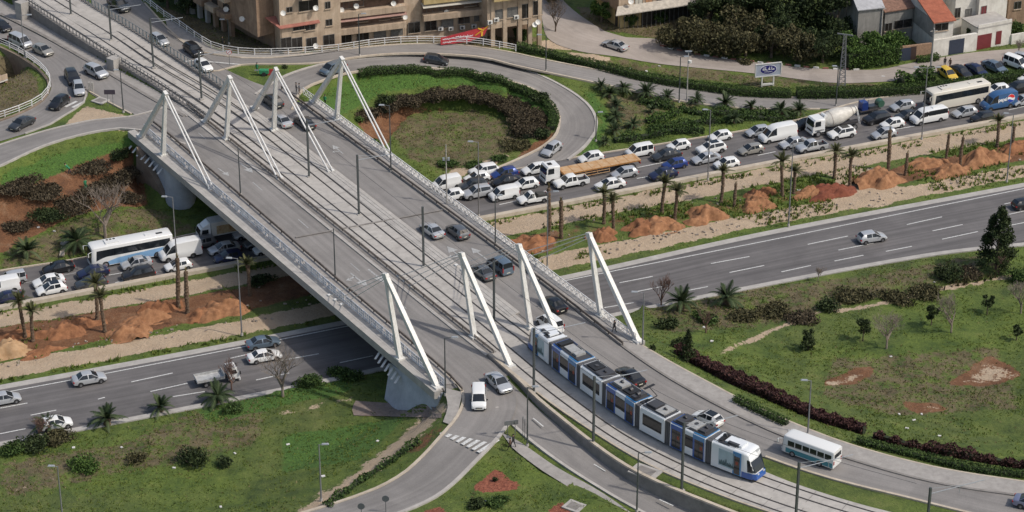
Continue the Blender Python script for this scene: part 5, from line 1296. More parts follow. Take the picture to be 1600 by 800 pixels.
# little flatbed lorry on the lower highway
t = lorry_root('flatbed_lorry', 'small white lorry with open drop side bed on the lower highway', 338, 588, 1, -.19, .9, 'lorry', LO)
cab(t, 2.9, .92, 2.15, TW, 1.5, .5); MB().box((-.2, 0, .66), (5.4, .7, .2)).build('chassis', FRAME, t)
BEDG = mat('grey_bed', (.40, .40, .39), .7, .2, 2)
MB().box((-.95, 0, .92), (3.7, 1.95, .1)).build('load_bed', BEDG, t)
o = MB(); [o.box((-.95, s*.97, 1.1), (3.7, .05, .35)) for s in (-1, 1)]; o.box((-2.78, 0, 1.1), (.05, 1.88, .345)); o.box((.88, 0, 1.25), (.06, 1.88, .65)); o.build('drop_sides', BEDG, t)
for x in (2.0, -1.6):
    for s in (-1, 1): wheel(t, x, s*.82, .36, .22, out=s)
link_wheels(t)
# blue delivery van with its printed emblem
dv = put('bigvan', 1560, 158, *W, 'vanblue', 'blue delivery van with white lettering and round red white blue emblem', UP, .02, 1.0)
RED = mat('emblem_red', (.60, .03, .03), .4); EW = mat('emblem_white', (.75, .75, .75), .4); EB = mat('emblem_blue', (.02, .06, .35), .4)
for s in (-1, 1):
    y = s*1.018; cx, cz, r_ = -1.55, 1.62, .66; yy = lambda k: y+s*k
    tp = lambda z: (1-max(0, z-1.28)*.11)                     # the side leans in towards the roof
    def side(pts, m, name, k):
        n = len(pts); vs = [(x, yy(k)*tp(z), z) for x, z in pts]+[(x, yy(k-.03)*tp(z), z) for x, z in pts]
        MB().add(vs, [tuple(range(n)), tuple(range(2*n-1, n-1, -1))]+[(i, (i+1) % n, n+(i+1) % n, n+i) for i in range(n)]).build(name, m, dv)
    circ = lambda a0, a1, n=14, f=1.0: [(cx+math.cos(a)*r_*f, cz+math.sin(a)*r_*f) for a in np.linspace(a0, a1, n)]
    side(circ(0, 2*math.pi*13/14), EW, 'emblem', .004)
    wave = lambda h, d=1: [(cx+r_*.9*u, cz+h+.13*math.sin(u*2.6)) for u in np.linspace(-1, 1, 9)]
    side(circ(R(18), R(162), 12, .95)+[(x, z) for x, z in wave(.16)], RED, 'emblem_top', .010)
    side(circ(R(198), R(342), 12, .95)+[(x, z) for x, z in wave(-.20)[::-1]], EB, 'emblem_bottom', .010)
    for (x, ch) in zip((.72, .36, 0.0, -.36, -.62), 'pepsi'):
        cu = bpy.data.curves.new('lettering', 'FONT'); cu.body = ch; cu.size = .78; cu.extrude = .012; ob = bpy.data.objects.new('lettering', cu)
        ob.rotation_euler = (R(90)+s*R(-6), 0, 0 if s < 0 else math.pi); ob.location = (x if s > 0 else x-.28 if ch else x, s*1.0, 1.40)
        if s < 0: ob.location.x = -.62-(x-.72)-.75+.9
        cu.offset = .018; me = bpy.data.meshes.new_from_object(ob); me.materials.append(EW); o2 = bpy.data.objects.new('letter', me)
        o2.location = ob.location; o2.rotation_euler = ob.rotation_euler; COL.objects.link(o2); o2.parent = dv; bpy.data.objects.remove(ob)
# ================================================================== tram
TRW = mat('tram_white', (.70, .72, .73), .3, coat=.5); TRB = mat('tram_blue', (.025, .095, .34), .3, coat=.5); TRL = mat('tram_light_blue', (.05, .22, .46), .3, coat=.5)
GANG = mat('grey_gangway_rubber', (.10, .10, .105), .7, .1, 3); DOOR = mat('tram_door_glass', (.02, .022, .025), .1, spec=.8); ROOFG = mat('roof_equipment_grey', (.33, .33, .32), .6, .15, 2)
SALMON = mat('seat_red_seen_through_door', (.28, .06, .035), .6); POST1 = mat('poster_sky', (.36, .46, .50), .5, .1, 1); POST2 = mat('poster_skyline', (.06, .11, .12), .5, .4, 3)
tp = resample(TRACK_R, int(length(TRACK_R)/.25))
k1 = min(range(len(tp)), key=lambda i: (tp[i]-(P(1186, 752, D)+Vector((.8, .8, 0)))).length)
k0 = min(range(len(tp)), key=lambda i: (tp[i]-P(833, 541, D)).length)
TT = tp[k0:k1+1]; LT = length(TT); TT = resample(TT, 800)
def at(s):
    f = max(0, min(1, s/LT))*800; i = min(int(f), 799); return TT[i].lerp(TT[i+1], f-i)
tram = empty('tram', at(LT/2)); tag(tram, 'long white and blue articulated tram of seven cars leaving the bridge', 'tram')
W2, HT, Z0 = 1.32, 3.25, .32; SC = Matrix.Diagonal((1, 1.06, 1.11, 1))
segs = [('end', .150), ('door', .160), ('saloon', .135), ('door', .160), ('saloon', .125), ('door', .155), ('front', .165)]   # shares of the length, measured in the photo
tot = sum(q[1] for q in segs); s = 0; gapg = .75
def inv_loc(o, M): o.parent = tram; o.matrix_local = Matrix.Translation(-tram.location) @ M; return o
def part(mb, name, m, parent, **k): return mb.build(name, m, parent, **k)
for i, (kind, fr) in enumerate(segs):
    L = LT*fr/tot; a, b = at(s+(gapg/2 if i else 0)), at(s+L-(gapg/2 if i < 6 else 0)); c = (a+b)/2; d = b-a; ang = math.atan2(d.y, d.x); l = d.length; s += L
    Mx = Matrix.Translation(Vector((c.x, c.y, D+.12))) @ Matrix.Rotation(ang, 4, 'Z') @ SC
    mb = MB(); r = .22
    if kind in ('end', 'front'):
        dr = 1 if kind == 'front' else -1
        prof = [(-W2, Z0), (-W2, HT-r), (-W2+.08, HT-.06), (-W2+.3, HT), (W2-.3, HT), (W2-.08, HT-.06), (W2, HT-r), (W2, Z0)]; n = 8
        sts = [(-l/2, 1, 0), (l/2-1.9, 1, 0), (l/2-1.1, .96, .0), (l/2-.45, .86, .0), (l/2, .66, .0)]; vs = []
        for j, (x, sy, _) in enumerate(sts):
            for (y, z) in prof:
                f = (z-Z0)/(HT-Z0); back = [0, 0, .25, .75, 1.5][j]*f**1.6; drop = [0, 0, .05, .25, .9][j]*max(0, f-.3)
                vs.append(((x-back)*dr, y*sy, z-drop))
        part(mb.add(vs, [(j*n+k, j*n+(k+1) % n, (j+1)*n+(k+1) % n, (j+1)*n+k) for j in range(4) for k in range(n)]+[tuple(range(n)), tuple(range(5*n-1, 4*n-1, -1))]), 'cab_car', TRW, None, smooth=50)
        car_o = bpy.context.scene.collection.objects[-1]
    else:
        prof = [(-W2, Z0), (-W2, HT-r), (-W2+.08, HT-.06), (-W2+.3, HT), (W2-.3, HT), (W2-.08, HT-.06), (W2, HT-r), (W2, Z0)]; n = 8
        vs = [(x, y, z) for x in (-l/2, l/2) for (y, z) in prof]
        mb.add(vs, [(k, (k+1) % n, n+(k+1) % n, n+k) for k in range(n)]+[tuple(range(n)), tuple(range(2*n-1, n-1, -1))]); mb.build('middle_car', TRW, None, smooth=50)
        car_o = bpy.context.scene.collection.objects[-1]
    inv_loc(car_o, Mx); Cc = car_o
    def sb(name, x, z, w, h, m, t=.03, out=.012):
        for sd in (-1, 1): MB().box((x, sd*(W2+out), z), (w, t, h)).build(name, m, Cc)
    if kind == 'door':
        sb('blue_panel', -l/2+.95, 1.68, 1.85, 2.75, TRB); sb('blue_panel', l/2-.95, 1.68, 1.85, 2.75, TRB)
        for x, m_ in ((-l/2+.95, TRB), (l/2-.95, TRL)):
            MB().box((x, 0, HT-.02), (1.85, 2.44, .09)).build('roof_band', m_, Cc); sb('header_panel', x, 2.87, 1.85, .5, m_, .03, .020)
        for x in (-l/2+.95, l/2-.95):
            sb('door', x, 1.50, 1.32, 2.2, DOOR, .03, .024); sb('door_divider', x, 1.5, .05, 2.2, TRIM, .03, .03); sb('seat_glimpse', x+.32, 1.75, .34, .42, SALMON, .03, .027)
        sb('window', 0, 1.95, l-3.75, 1.45, GLASS); sb('lower_panel', 0, .85, l-3.75, .75, TRW, .03, .006)
    elif kind == 'saloon':
        sb('window', 0, 1.88, l-1.05, 1.4, GLASS)
        for x in (-l/2+.16, l/2-.16): sb('edge_panel', x, 1.7, .12, 2.6, TRW, .03, .006)
    else:
        dr = 1 if kind == 'front' else -1
        sb('poster', -dr*.9, 1.75, l-3.9, 2.0, POST1); 
        for sd in (-1, 1):
            mb = MB(); rg = random.Random(5); x = -dr*.9-(l-4.1)/2; z0 = 1.1
            while x < -dr*.9+(l-4.4)/2:
                w = rg.uniform(.12, .35); h = rg.uniform(.25, 1.0)*(1 if abs(x+dr*.9) < l/2-2.6 else .5); y = sd*(W2+.03)
                mb.add([(x, y, z0), (x+w, y, z0), (x+w*.75, y, z0+h*.7), (x+w/2, y, z0+h), (x+w*.25, y, z0+h*.7)], [(0, 1, 2, 3, 4)]); x += w*.8
            mb.add([(-dr*.9-(l-4.1)/2, sd*(W2+.029), .9), (-dr*.9+(l-4.1)/2, sd*(W2+.029), .9), (-dr*.9+(l-4.1)/2, sd*(W2+.029), 1.2), (-dr*.9-(l-4.1)/2, sd*(W2+.029), 1.2)], [(0, 1, 2, 3)])
            mb.build('skyline_print', POST2, Cc)
        dx = dr*(l/2-2.55)
        sb('blue_panel', dx, 1.70, 1.15, 2.75, TRL); sb('door', dx, 1.48, .78, 2.15, DOOR, .03, .024); sb('seat_glimpse', dx, 1.75, .34, .42, SALMON, .03, .027)
        # cab glazing wraps the nose, blue apron below
        def nose_pt(j, y, z):
            x, sy = [(l/2-1.9, 1), (l/2-1.1, .96), (l/2-.45, .86), (l/2, .66)][j]; f = (z-Z0)/(HT-Z0)
            return ((x-[0, .25, .75, 1.5][j]*f**1.6)*dr*1.0+.015*dr, y*W2*sy*1.012, z-[0, .05, .25, .9][j]*max(0, f-.3))
        mb = MB(); zs = (1.15, 1.9, 2.6)
        path = [(1, -1), (2, -1), (3, -1), (3, -.5), (3, 0), (3, .5), (3, 1), (2, 1), (1, 1)]
        grid = [[nose_pt(j, y, z) for j, y in path] for z in zs]
        vs = [p for row in grid for p in row]; k = len(path)
        mb.add(vs, [(q*k+j, q*k+j+1, (q+1)*k+j+1, (q+1)*k+j) for q in range(2) for j in range(k-1)]); mb.build('windscreen', GLASS, Cc)
        mb = MB(); zs = (.33, .75, 1.02); path = [(0, -1), (1, -1), (2, -1), (3, -1), (3, 1), (2, 1), (1, 1), (0, 1)]; vs = [nose_pt(j, y, z) for z in zs for j, y in path]; k = len(path)
        mb.add(vs, [(q*k+j, q*k+j+1, (q+1)*k+j+1, (q+1)*k+j) for q in range(2) for j in range(k-1)]); mb.build('blue_apron', TRB, Cc)
        for sd in (-1, 1): MB().box((dr*(l/2-.08), sd*.55, .9), (.12, .3, .12)).build('headlight', HLAMP, Cc)
        MB().box((dr*(l/2-3.6), 0, HT+.13), (2.3, 1.3, .26)).build('roof_fairing', TRW, Cc); MB().box((dr*(l/2-3.6), -.55, HT+.14), (1.5, .35, .3)).build('roof_grille', DGREY, Cc)
    # underskirt, roof gear
    MB().box((0, 0, .27), (l-.6, 2.3, .3)).build('running_gear', BLACK, Cc); MB().box((-.0 if kind in ('door', 'saloon') else (-1.6 if kind == 'front' else 1.6), 0, HT+.02), (l-(.3 if kind in ('door', 'saloon') else 4.6), 2.05, .07)).build('roof_deck', DGREY, Cc)
    rg = random.Random(20+i)
    if kind != 'front' or True:
        x = -l/2+.5; lim = l/2-.5
        if kind == 'front': lim = l/2-5
        if kind == 'end': x = -l/2+5
        while x < lim-.6:
            w = rg.uniform(.8, 1.9); w = min(w, lim-x); h = rg.uniform(.18, .38); m = rg.choice([ROOFG, DGREY, DGREY, TRIM, TRIM, TRW if rg.random() < .4 else ROOFG])
            wd = rg.uniform(1.3, 1.9); o = MB().box((x+w/2, 0, HT+h/2), (w-.12, wd, h)).build('roof_unit', m, Cc)
            if rg.random() < .6: MB().tube((x+w/2, rg.uniform(-.3, .3), HT+h), (x+w/2, .1, HT+h+.05), .28, n=12).build('roof_fan', DGREY, o)
            x += w+rg.uniform(.02, .25)
    mb = MB()
    for sd in (-1, 1): mb.tube((-l/2+.1, sd*1.0, HT+.16), (l/2-(.1 if kind not in ('front', 'end') else 3), sd*1.0, HT+.16), .04)
    mb.build('roof_rail', DGREY, Cc)
    if i < 6:   # bellows
        p = at(s); q0, q1 = at(s-gapg*.8), at(s+gapg*.8); dd = q1-q0; an = math.atan2(dd.y, dd.x)
        mb = MB()
        for k in range(7):
            w = 2.42 if k % 2 else 2.52; mb.box(((k-3)*.135, 0, 1.74), (.14, w, 2.72 if k % 2 else 2.8))
        o = mb.build('gangway_bellows', GANG); inv_loc(o, Matrix.Translation(Vector((p.x, p.y, D+.12))) @ Matrix.Rotation(an, 4, 'Z') @ SC)
        for dx in (-.52, .52):
            o2 = MB().box((dx, 0, 1.76), (.09, 2.7, 2.9)).build('gangway_frame', TRW, o)
# pantograph on the middle car
c = at(LT*.60); d = at(LT*.62)-c; an = math.atan2(d.y, d.x)
mb = MB(); mb.beam((-1.0, 0, HT+.3), (.9, 0, HT+1.9), .09); mb.beam((.9, 0, HT+1.9), (-.5, 0, HT+2.5), .07); mb.box((-.5, 0, HT+2.55), (.35, 1.7, .06)); mb.box((-1.0, 0, HT+.25), (1.0, 1.2, .12))
o = mb.build('pantograph', BLACK); inv_loc(o, Matrix.Translation(Vector((c.x, c.y, D+.12))) @ Matrix.Rotation(an, 4, 'Z'))
# ================================================================== poles and lamps
POLE = mat('galvanised_pole', (.23, .23, .235), .55, .12, 3, metal=.3); POLED = mat('dark_green_grey_pole', (.075, .085, .085), .5, .15, 3, metal=.2); POLEC = mat('concrete_pole', (.36, .34, .31), .85, .15, 2)
LAMPH = mat('lamp_housing', (.30, .32, .34), .4)
CATGRP = 'overhead line masts of the tram'
def lamp(px, py, z, top_y, label, hx=1, m=POLE, arm=1.2, double=False, group='street lamps', head=True, name='street_lamp'):
    b = P(px, py, z) if z is not None else G(px, py); s = (FPX*SP/CAM_H)  # pixels per metre near the middle
    # height from the pixel height
    t = ray(px, top_y); tt = b.y/t[1]; h = CAM_H + t[2]*tt - b.z
    e = empty(name, b); tag(e, label, name.replace('_', ' '), group)
    MB().tube((0, 0, 0), (0, 0, h), .11, .065, 8).build('pole', m, e); MB().tube((0, 0, 0), (0, 0, .35), .2, .16, 8).build('base', CONC, e)
    if head:
        for sx in ((hx, -hx) if double else (hx,)):
            MB().tube((0, 0, h-.05), (sx*arm, 0, h+.12), .045, .035, 6).build('arm', m, e)
            hd = MB().hexa([(sx*(arm-.1), -.14, h+.03), (sx*(arm+.75), -.17, h+.09), (sx*(arm+.75), .17, h+.09), (sx*(arm-.1), .14, h+.03)][::1 if sx > 0 else -1], [(sx*(arm-.05), -.1, h+.18), (sx*(arm+.65), -.12, h+.2), (sx*(arm+.65), .12, h+.2), (sx*(arm-.05), .1, h+.18)][::1 if sx > 0 else -1])
            hd.build('lamp_head', LAMPH, e)
    return e
# (x, y of foot, level, y of top, label, side of the head, material, arm)
L_ = [(278, 430, .1, 308, 'tall lamp post on the barrier left of the bridge, above the white high roof van', -1, POLE, .8), (378, 524, .2, 404, 'tall lamp post in the dirt strip at the bridge shadow edge', -1, POLE, .8),
      (748, 338, .3, 222, 'tall lamp post on the highway barrier just right of the bridge railing', -1, POLE, .8), (1106, 281, .3, 172, 'tall lamp post on the highway barrier beside the silver sedan', -1, POLE, .5), (1440, 218, .3, 106, 'tall lamp post on the barrier in front of the white passenger van', -1, POLE, 1.4),
      (855, 418, .2, 300, 'thin tall lamp post beside the bare shaggy palm trunk right of the bridge', 1, POLE, .8), (1232, 353, .2, 225, 'thin tall lamp post at the lower dirt road above the lone silver hatchback', 1, POLE, .8), (1573, 284, .2, 178, 'tall lamp post at the right end of the dirt mounds', -1, POLE, .8),
      (853, 112, None, 55, 'lamp post between the outer road and the loop ramp, below the apartment block', -1, POLED, .8), (1061, 160, None, 89, 'lamp post at the palm triangle, left one of the close pair', 1, POLED, .6), (931, 221, None, 176, 'short lamp post on the grass outside the loop ramp bend', 1, POLED, .3),
      (1306, 166, None, 104, 'lamp post at the hedge just left of the lattice tower', -1, POLED, .3), (39, 91, D, 24, 'lamp post at the parapet in the top left corner', 1, POLE, 1.0), (193, 176, D, 110, 'lamp post on the traffic island of the top left roads', -1, POLED, .3),
      (358, 69, D, 31, 'lamp post in front of the shaded wing of the apartment block', -1, POLED, .6), (562, 88, None, 22, 'lamp post in front of the apartment block between the two roads', 1, POLED, .5),
      (611, 269, D, 165, 'lamp post on the right bridge walkway by the grass bowl', -1, POLED, .8), (774, 386, D, 306, 'lamp post on the right bridge walkway above the near pylons', 1, POLED, .3), (1004, 541, None, 457, 'grey lamp post beside the right end of the bridge railing', -1, POLE, .9),
      (524, 437, D, 357, 'headless dark lamp post on the left guard rail, middle of the bridge', 1, POLED, .0), (376, 305, D, 231, 'dark lamp post on the left guard rail near the far pylons', 1, POLED, .0), (696, 618, D, 528, 'lamp post at the near end of the left walkway beside the leaning pylon leg', 1, POLED, .9),
      (824, 697, 7.0, 605, 'lamp post between the middle road and the grass triangle', 1, POLED, .6), (995, 800, 6, 708, 'lamp post at the bottom of the middle road, left of the tram pole', 1, POLED, .8), (502, 783, None, 695, 'lamp post on the dirt path in the lower left meadow', 1, POLE, .4), (98, 812, None, 729, 'lamp post cut by the bottom edge in the lower left meadow', -1, POLE, .4),
      (1262, 680, None, 595, 'lamp post in the hedge strip behind the white and teal minibus', -1, POLE, .5)]
for (x, y, z, ty, lab, hx, m, arm) in L_:
    lamp(x, y, z, ty, lab, hx, m, arm, double=(x == 1440), head=arm > 0)
e = lamp(698, 320, D, 226, 'pale concrete camera pole with floodlights on the right bridge walkway', m=POLEC, head=False, name='camera_pole', group=None)
for s_ in (-1, 1): MB().box((s_*.35, 0, 7.2), (.3, .3, .4)).build('floodlight', LAMPH, e)
MB().tube((-.5, 0, 7.0), (.5, 0, 7.0), .04).build('crossbar', STEEL, e)
e = lamp(1073, 160, None, 82, 'taller grey camera pole, right one of the pair at the palm triangle', m=POLEC, head=False, name='camera_pole', group=None)
MB().box((0, 0, 8.9), (1.1, .25, .12)).build('crossbar', LAMPH, e); MB().tube((.3, 0, 6.9), (.3, 0, 7.3), .3, n=10).build('camera', WHITE, e)
# tram masts, each with a long bracket arm over both tracks
CAT = [(111, 23, -60, 'first tram mast at the top left corner', 0), (174, 63, 8, 'tram mast above the bend of the tram retaining wall', 1), (240, 106, 28, 'tram mast between the tracks left of the shaded apartment wing', 1), (315, 155, 79, 'tram mast between the tracks beside the white hatchback', 1),
       (483, 277, 188, 'tram mast between the tracks just right of the far stay tubes', 1), (561, 336, 242, 'tram mast on the middle of the bridge above the expansion joint', 1), (662, 417, 323, 'tram mast left of the silver sedan on the bridge', 0), (772, 506, 408, 'tram mast framed by the two middle near pylons', 0),
       (834, 613, 513, 'tram mast in front of the rear car of the tram', 1), (927, 694, 588, 'tram mast in front of the third car of the tram', 1), (1065, 767, 660, 'tram mast in front of the last doors of the tram', 1), (1242, 830, 722, 'tram mast at the bottom edge below the minibus', 1), (1444, 872, 762, 'tram mast top at the bottom right edge', 1)]
for (x, y, ty, lab, arm) in CAT:
    z = zt(y) if y < 175 else D
    b = P(x, y, z); t = ray(x, ty); h = CAM_H+t[2]*(b.y/t[1])-z
    e = empty('tram_mast', b); tag(e, 'dark '+lab, 'overhead line mast', CATGRP)
    MB().box((0, 0, h/2), (.24, .24, h), .5).build('post', POLED, e); MB().box((0, 0, .1), (.6, .6, .2), .5).build('base', CONC, e)
    if arm:
        v = Vector((.93, .36, 0)) if y > 500 else Vector((.95, .3, 0)); ln = 6.8 if y > 500 else 5.2; zz = h-.8
        MB().tube((0, 0, zz), v*ln+Vector((0, 0, zz+.25)), .05).build('bracket_arm', LAMPH, e); MB().tube((0, 0, h-.1), v*(ln*.6)+Vector((0, 0, zz+.2)), .02).build('stay_wire', LAMPH, e)
        if y > 500: MB().tube(v*(ln*.55)+Vector((0, 0, zz+.1)), v*(ln*.55)+Vector((0, 0, zz-.7)), .03).build('registration_arm', LAMPH, e)
# lattice tower
b = G(1315, 137); t = ray(1315, 54); h = CAM_H+t[2]*(b.y/t[1])-b.z; mb = MB(); n = 12
for i in range(n):
    w0, w1 = 1.1-.75*i/n, 1.1-.75*(i+1)/n; z0, z1 = h*i/n, h*(i+1)/n; c0 = [Vector((a*w0/2, c*w0/2, z0)) for a, c in ((-1, -1), (1, -1), (1, 1), (-1, 1))]; c1 = [Vector((a*w1/2, c*w1/2, z1)) for a, c in ((-1, -1), (1, -1), (1, 1), (-1, 1))]
    for k in range(4):
        mb.beam(c0[k], c1[k], .09, up=(1, 0, .1)); mb.beam(c0[k], c1[(k+1) % 4], .05, up=(1, 0, .1)); mb.beam(c1[k], c1[(k+1) % 4], .05)
e = empty('lattice_tower', b); tag(e, 'grey lattice electricity tower in front of the ivy wall', 'electricity tower'); mb.build('lattice', POLE, e); MB().box((0, 0, h), (2.6, .15, .2), -.35).build('crossarm', POLE, e)
def power_pole(px, py, ty, label, z=None):
    b = G(px, py) if z is None else P(px, py, z); t = ray(px, ty); h = CAM_H+t[2]*(b.y/t[1])-b.z; e = empty('power_pole', b); tag(e, label, 'power pole', 'concrete power poles by the houses')
    MB().tube((0, 0, 0), (0, 0, h), .2, .13, 8).build('pole', POLEC, e); MB().box((0, 0, h-.5), (1.3, .1, .1), .3).build('crossarm', POLEC, e); return e
power_pole(1375, 70, 10, 'concrete power pole in front of the grey gabled house', 1.0); power_pole(1454, 112, 44, 'dark footed power pole at the white garage beside the parked yellow car'); power_pole(1508, 44, -6, 'power pole behind the terrace of the white houses', 1.5)
# ------------------------------------------------------------------ signs
def post(parent, x, h, m=STEEL, r=.04): MB().tube((x, 0, 0), (x, 0, h), r).build('post', m, parent)
def face_cam(e, ang): e.rotation_euler = (0, 0, ang)
e = empty('billboard', G(1199, 135)); tag(e, 'white framed billboard with blue oval sign by the dusty street', 'billboard'); face_cam(e, R(14))
WF = mat('billboard_frame', (.55, .54, .50), .6); 
for x in (-1.0, 1.0): MB().box((x, 0, .9), (.22, .22, 1.8)).build('leg', WF, e)
MB().box((0, 0, .35), (2.2, .3, .3)).build('footing', WF, e); MB().box((0, 0, 2.95), (4.3, .12, 2.1)).build('board', mat('billboard_grey', (.33, .36, .42), .6, .1, 2), e)
for c_, s_ in (((0, -.02, 4.05), (4.5, .25, .14)), ((0, -.02, 1.85), (4.5, .25, .14)), ((-2.2, -.02, 2.95), (.14, .25, 2.1)), ((2.2, -.02, 2.95), (.14, .25, 2.1))): MB().box(c_, s_).build('frame', WF, e)
NAVY = mat('sign_navy', (.02, .02, .14), .5); WL = mat('sign_lettering_white', (.72, .72, .72), .5)
def oval(mb, cx, cz, a, b, y, n=28, t=.03):
    vs = [(cx+math.cos(q)*a*(1 if abs(math.cos(q)) < .7 else 1), y, cz+math.sin(q)*b) for q in np.linspace(0, 2*math.pi, n, endpoint=False)]; vs2 = [(x, y+t, z) for x, _, z in vs]
    mb.add(vs+vs2, [tuple(range(n)), tuple(range(2*n-1, n-1, -1))]+[(i, (i+1) % n, n+(i+1) % n, n+i) for i in range(n)])
o = MB(); oval(o, 0, 3.0, 1.45, .82, -.09); o.build('oval_sign', WL, e); o = MB(); oval(o, 0, 3.0, 1.38, .75, -.10, t=.02); o.build('oval_field', NAVY, e)
def textmesh(txt, size, m, parent, loc, rot=(R(90), 0, 0), ext=.01, name='lettering'):
    cu = bpy.data.curves.new('t', 'FONT'); cu.body = txt; cu.size = size; cu.extrude = ext; cu.align_x = 'CENTER'; cu.align_y = 'CENTER'; cu.offset = size*.012
    ob = bpy.data.objects.new('t', cu); me = bpy.data.meshes.new_from_object(ob); bpy.data.objects.remove(ob); me.materials.append(m)
    o = bpy.data.objects.new(name, me); COL.objects.link(o); o.parent = parent; o.location = loc; o.rotation_euler = rot; return o
# flowing script like strokes of the sign (small words that cannot be read at this distance)
def script(mb, x0, x1, z, hgt, y, seed, t=.07):
    rg = random.Random(seed); x = x0; mb.box(((x0+x1)/2, y, z), (x1-x0, .012, t))
    while x < x1-.05:
        k = rg.choice('udloc'); w = hgt*rg.uniform(.25, .55)
        if k == 'u': mb.box((x+t/2, y-.002, z+hgt*.25), (t, .012, hgt*.5))
        elif k == 'l': mb.box((x+t/2, y-.002, z+hgt*.5), (t, .012, hgt))
        elif k == 'd': mb.box((x+w/2, y-.002, z-hgt*.3), (t*1.2, .012, t*1.2))
        elif k == 'o': mb.box((x+w/2, y-.002, z+hgt*.18), (w*.7, .012, hgt*.36))
        else: mb.box((x+w/2, y-.002, z+hgt*.45), (t*1.2, .012, t*1.2))
        x += w+.03
o = MB(); script(o, -1.0, -.2, 3.0, .5, -.125, 2, .10); script(o, -.05, .35, 3.0, .5, -.125, 5, .10); script(o, .5, 1.05, 3.0, .5, -.125, 7, .10); o.build('lettering', WL, e)
o = MB(); script(o, -.7, .7, 2.62, .12, -.125, 9, .04); o.build('small_lettering', WL, e)
# red banner with yellow aircraft tail on the railing
A_, B_ = P(688, 65, 7), P(762, 62, 6.2); e = empty('banner', (A_+B_)/2); d_ = B_-A_; e.rotation_euler = (0, 0, math.atan2(d_.y, d_.x)); w_ = d_.length; tag(e, 'red banner with white writing and yellow aeroplane shape tied to the railing', 'banner')
BR = mat('banner_red', (.42, .035, .045), .7, .15, 1.5); BY = mat('banner_yellow', (.72, .42, .04), .7)
o = MB(); vs = [(-w_/2, -.25, -.1), (w_*.1, -.25, -.25), (w_*.42, -.25, .6), (w_/2, -.25, 2.0), (w_*.25, -.25, 1.9), (-w_/2, -.25, 1.15)]; vs2 = [(x, y+.04, z) for x, y, z in vs]; n = len(vs)
o.add(vs+vs2, [tuple(range(n)), tuple(range(2*n-1, n-1, -1))]+[(i, (i+1) % n, n+(i+1) % n, n+i) for i in range(n)]); o.build('cloth', BR, e)
o = MB(); o.beam((w_*.22, -.30, .75), (w_*.5, -.30, 2.1), .03, b0=.34, up=(0, -.5, 1)); o.beam((w_*.37, -.31, 1.3), (w_*.36, -.31, .5), .03, b0=.3, up=(1, 0, 0)); o.beam((w_*.40, -.31, 1.5), (w_*.28, -.31, 2.0), .03, b0=.22, up=(1, 0, 1)); o.build('aeroplane', BY, e)
o = MB(); script(o, -w_*.46, w_*.17, .78, .34, -.27, 11, .08); o.build('lettering', WL, e); o = MB(); script(o, -w_*.46, w_*.1, .22, .26, -.27, 12, .07); o.build('lettering', WL, e)
# round no-turn sign near the apartment corner
e = empty('road_sign', P(359, 102, D)); tag(e, 'round white and red road sign on a post near the apartment corner', 'road sign'); post(e, 0, 2.4); o = MB(); o.tube((0, -.03, 2.3), (0, -.07, 2.3), .42, n=20); o.build('rim', mat('sign_red', (.5, .03, .03), .5), e); o = MB(); o.tube((0, -.07, 2.3), (0, -.085, 2.3), .34, n=20); o.build('disc', WL, e); o = MB(); o.beam((-.22, -.09, 2.1), (.22, -.09, 2.5), .02, b0=.08); o.build('bar', MATS['sign_red'], e)
e = empty('direction_sign', P(173, 166, D)); tag(e, 'dark two post direction board on the traffic island', 'road sign'); post(e, -.4, 2.6); post(e, .4, 2.6); MB().box((0, -.05, 2.4), (1.7, .06, .75)).build('board', mat('dark_sign_back', (.06, .05, .07), .5), e)
e = empty('direction_sign', P(799, 680, 7.3)); tag(e, 'grey backed board on two posts at the tip of the grass triangle', 'road sign'); post(e, -.45, 2.0); post(e, .45, 2.0); MB().box((0, 0, 1.75), (1.7, .06, .6), .25).build('board', STEEL, e)
for x, y, l_ in ((817, 686, 'leftmost'), (820, 690, 'middle')):
    e = empty('sign_post', P(x, y, 7.1)); tag(e, l_+' thin grey sign post beside the grass triangle lamp post', 'sign post'); post(e, 0, 3.0, POLED); MB().box((0, 0, 2.7), (.1, .5, .6)).build('plate', POLED, e)
for x, y, l_ in ((603, 800, 'right'), (565, 812, 'left')):
    e = empty('road_sign', P(x, y, 5.4)); tag(e, l_+' round sign seen from behind at the bottom edge of the left ramp', 'road sign'); post(e, 0, 1.9, POLED); o = MB(); o.tube((0, -.02, 1.85), (0, -.06, 1.85), .42, n=20); o.build('disc', mat('sign_back_grey', (.10, .11, .12), .5), e)
for x, l_ in ((140, 'left'), (145, 'right')):
    e = MB().box((0, 0, .8), (.3, .3, 1.6)).build('marker_post', POLEC); e.location = P(x, 143, D); tag(e, l_+' pale marker post at the tip of the top left traffic island', 'post')
# manhole frames in the verge
for x, y, lab, z in ((1008, 738, 'grey metal cover in a pale concrete frame in the tram verge', D), (897, 792, 'grey grating in an octagonal concrete frame on the grass by the footpath', 6.5), (157, 158, 'square cover slab on the traffic island', D)):
    e = empty('utility_cover', P(x, y, z)); e.rotation_euler = (0, 0, -.6); tag(e, lab, 'cover'); MB().box((0, 0, .08), (3.4 if z == D and x > 900 else 2.2, 2.4 if x > 900 else 2.0, .16)).build('frame', CONC, e); MB().box((0, 0, .15), (2.2 if x > 900 else 1.4, 1.6 if x > 900 else 1.3, .06)).build('cover', CONC_DARK, e)
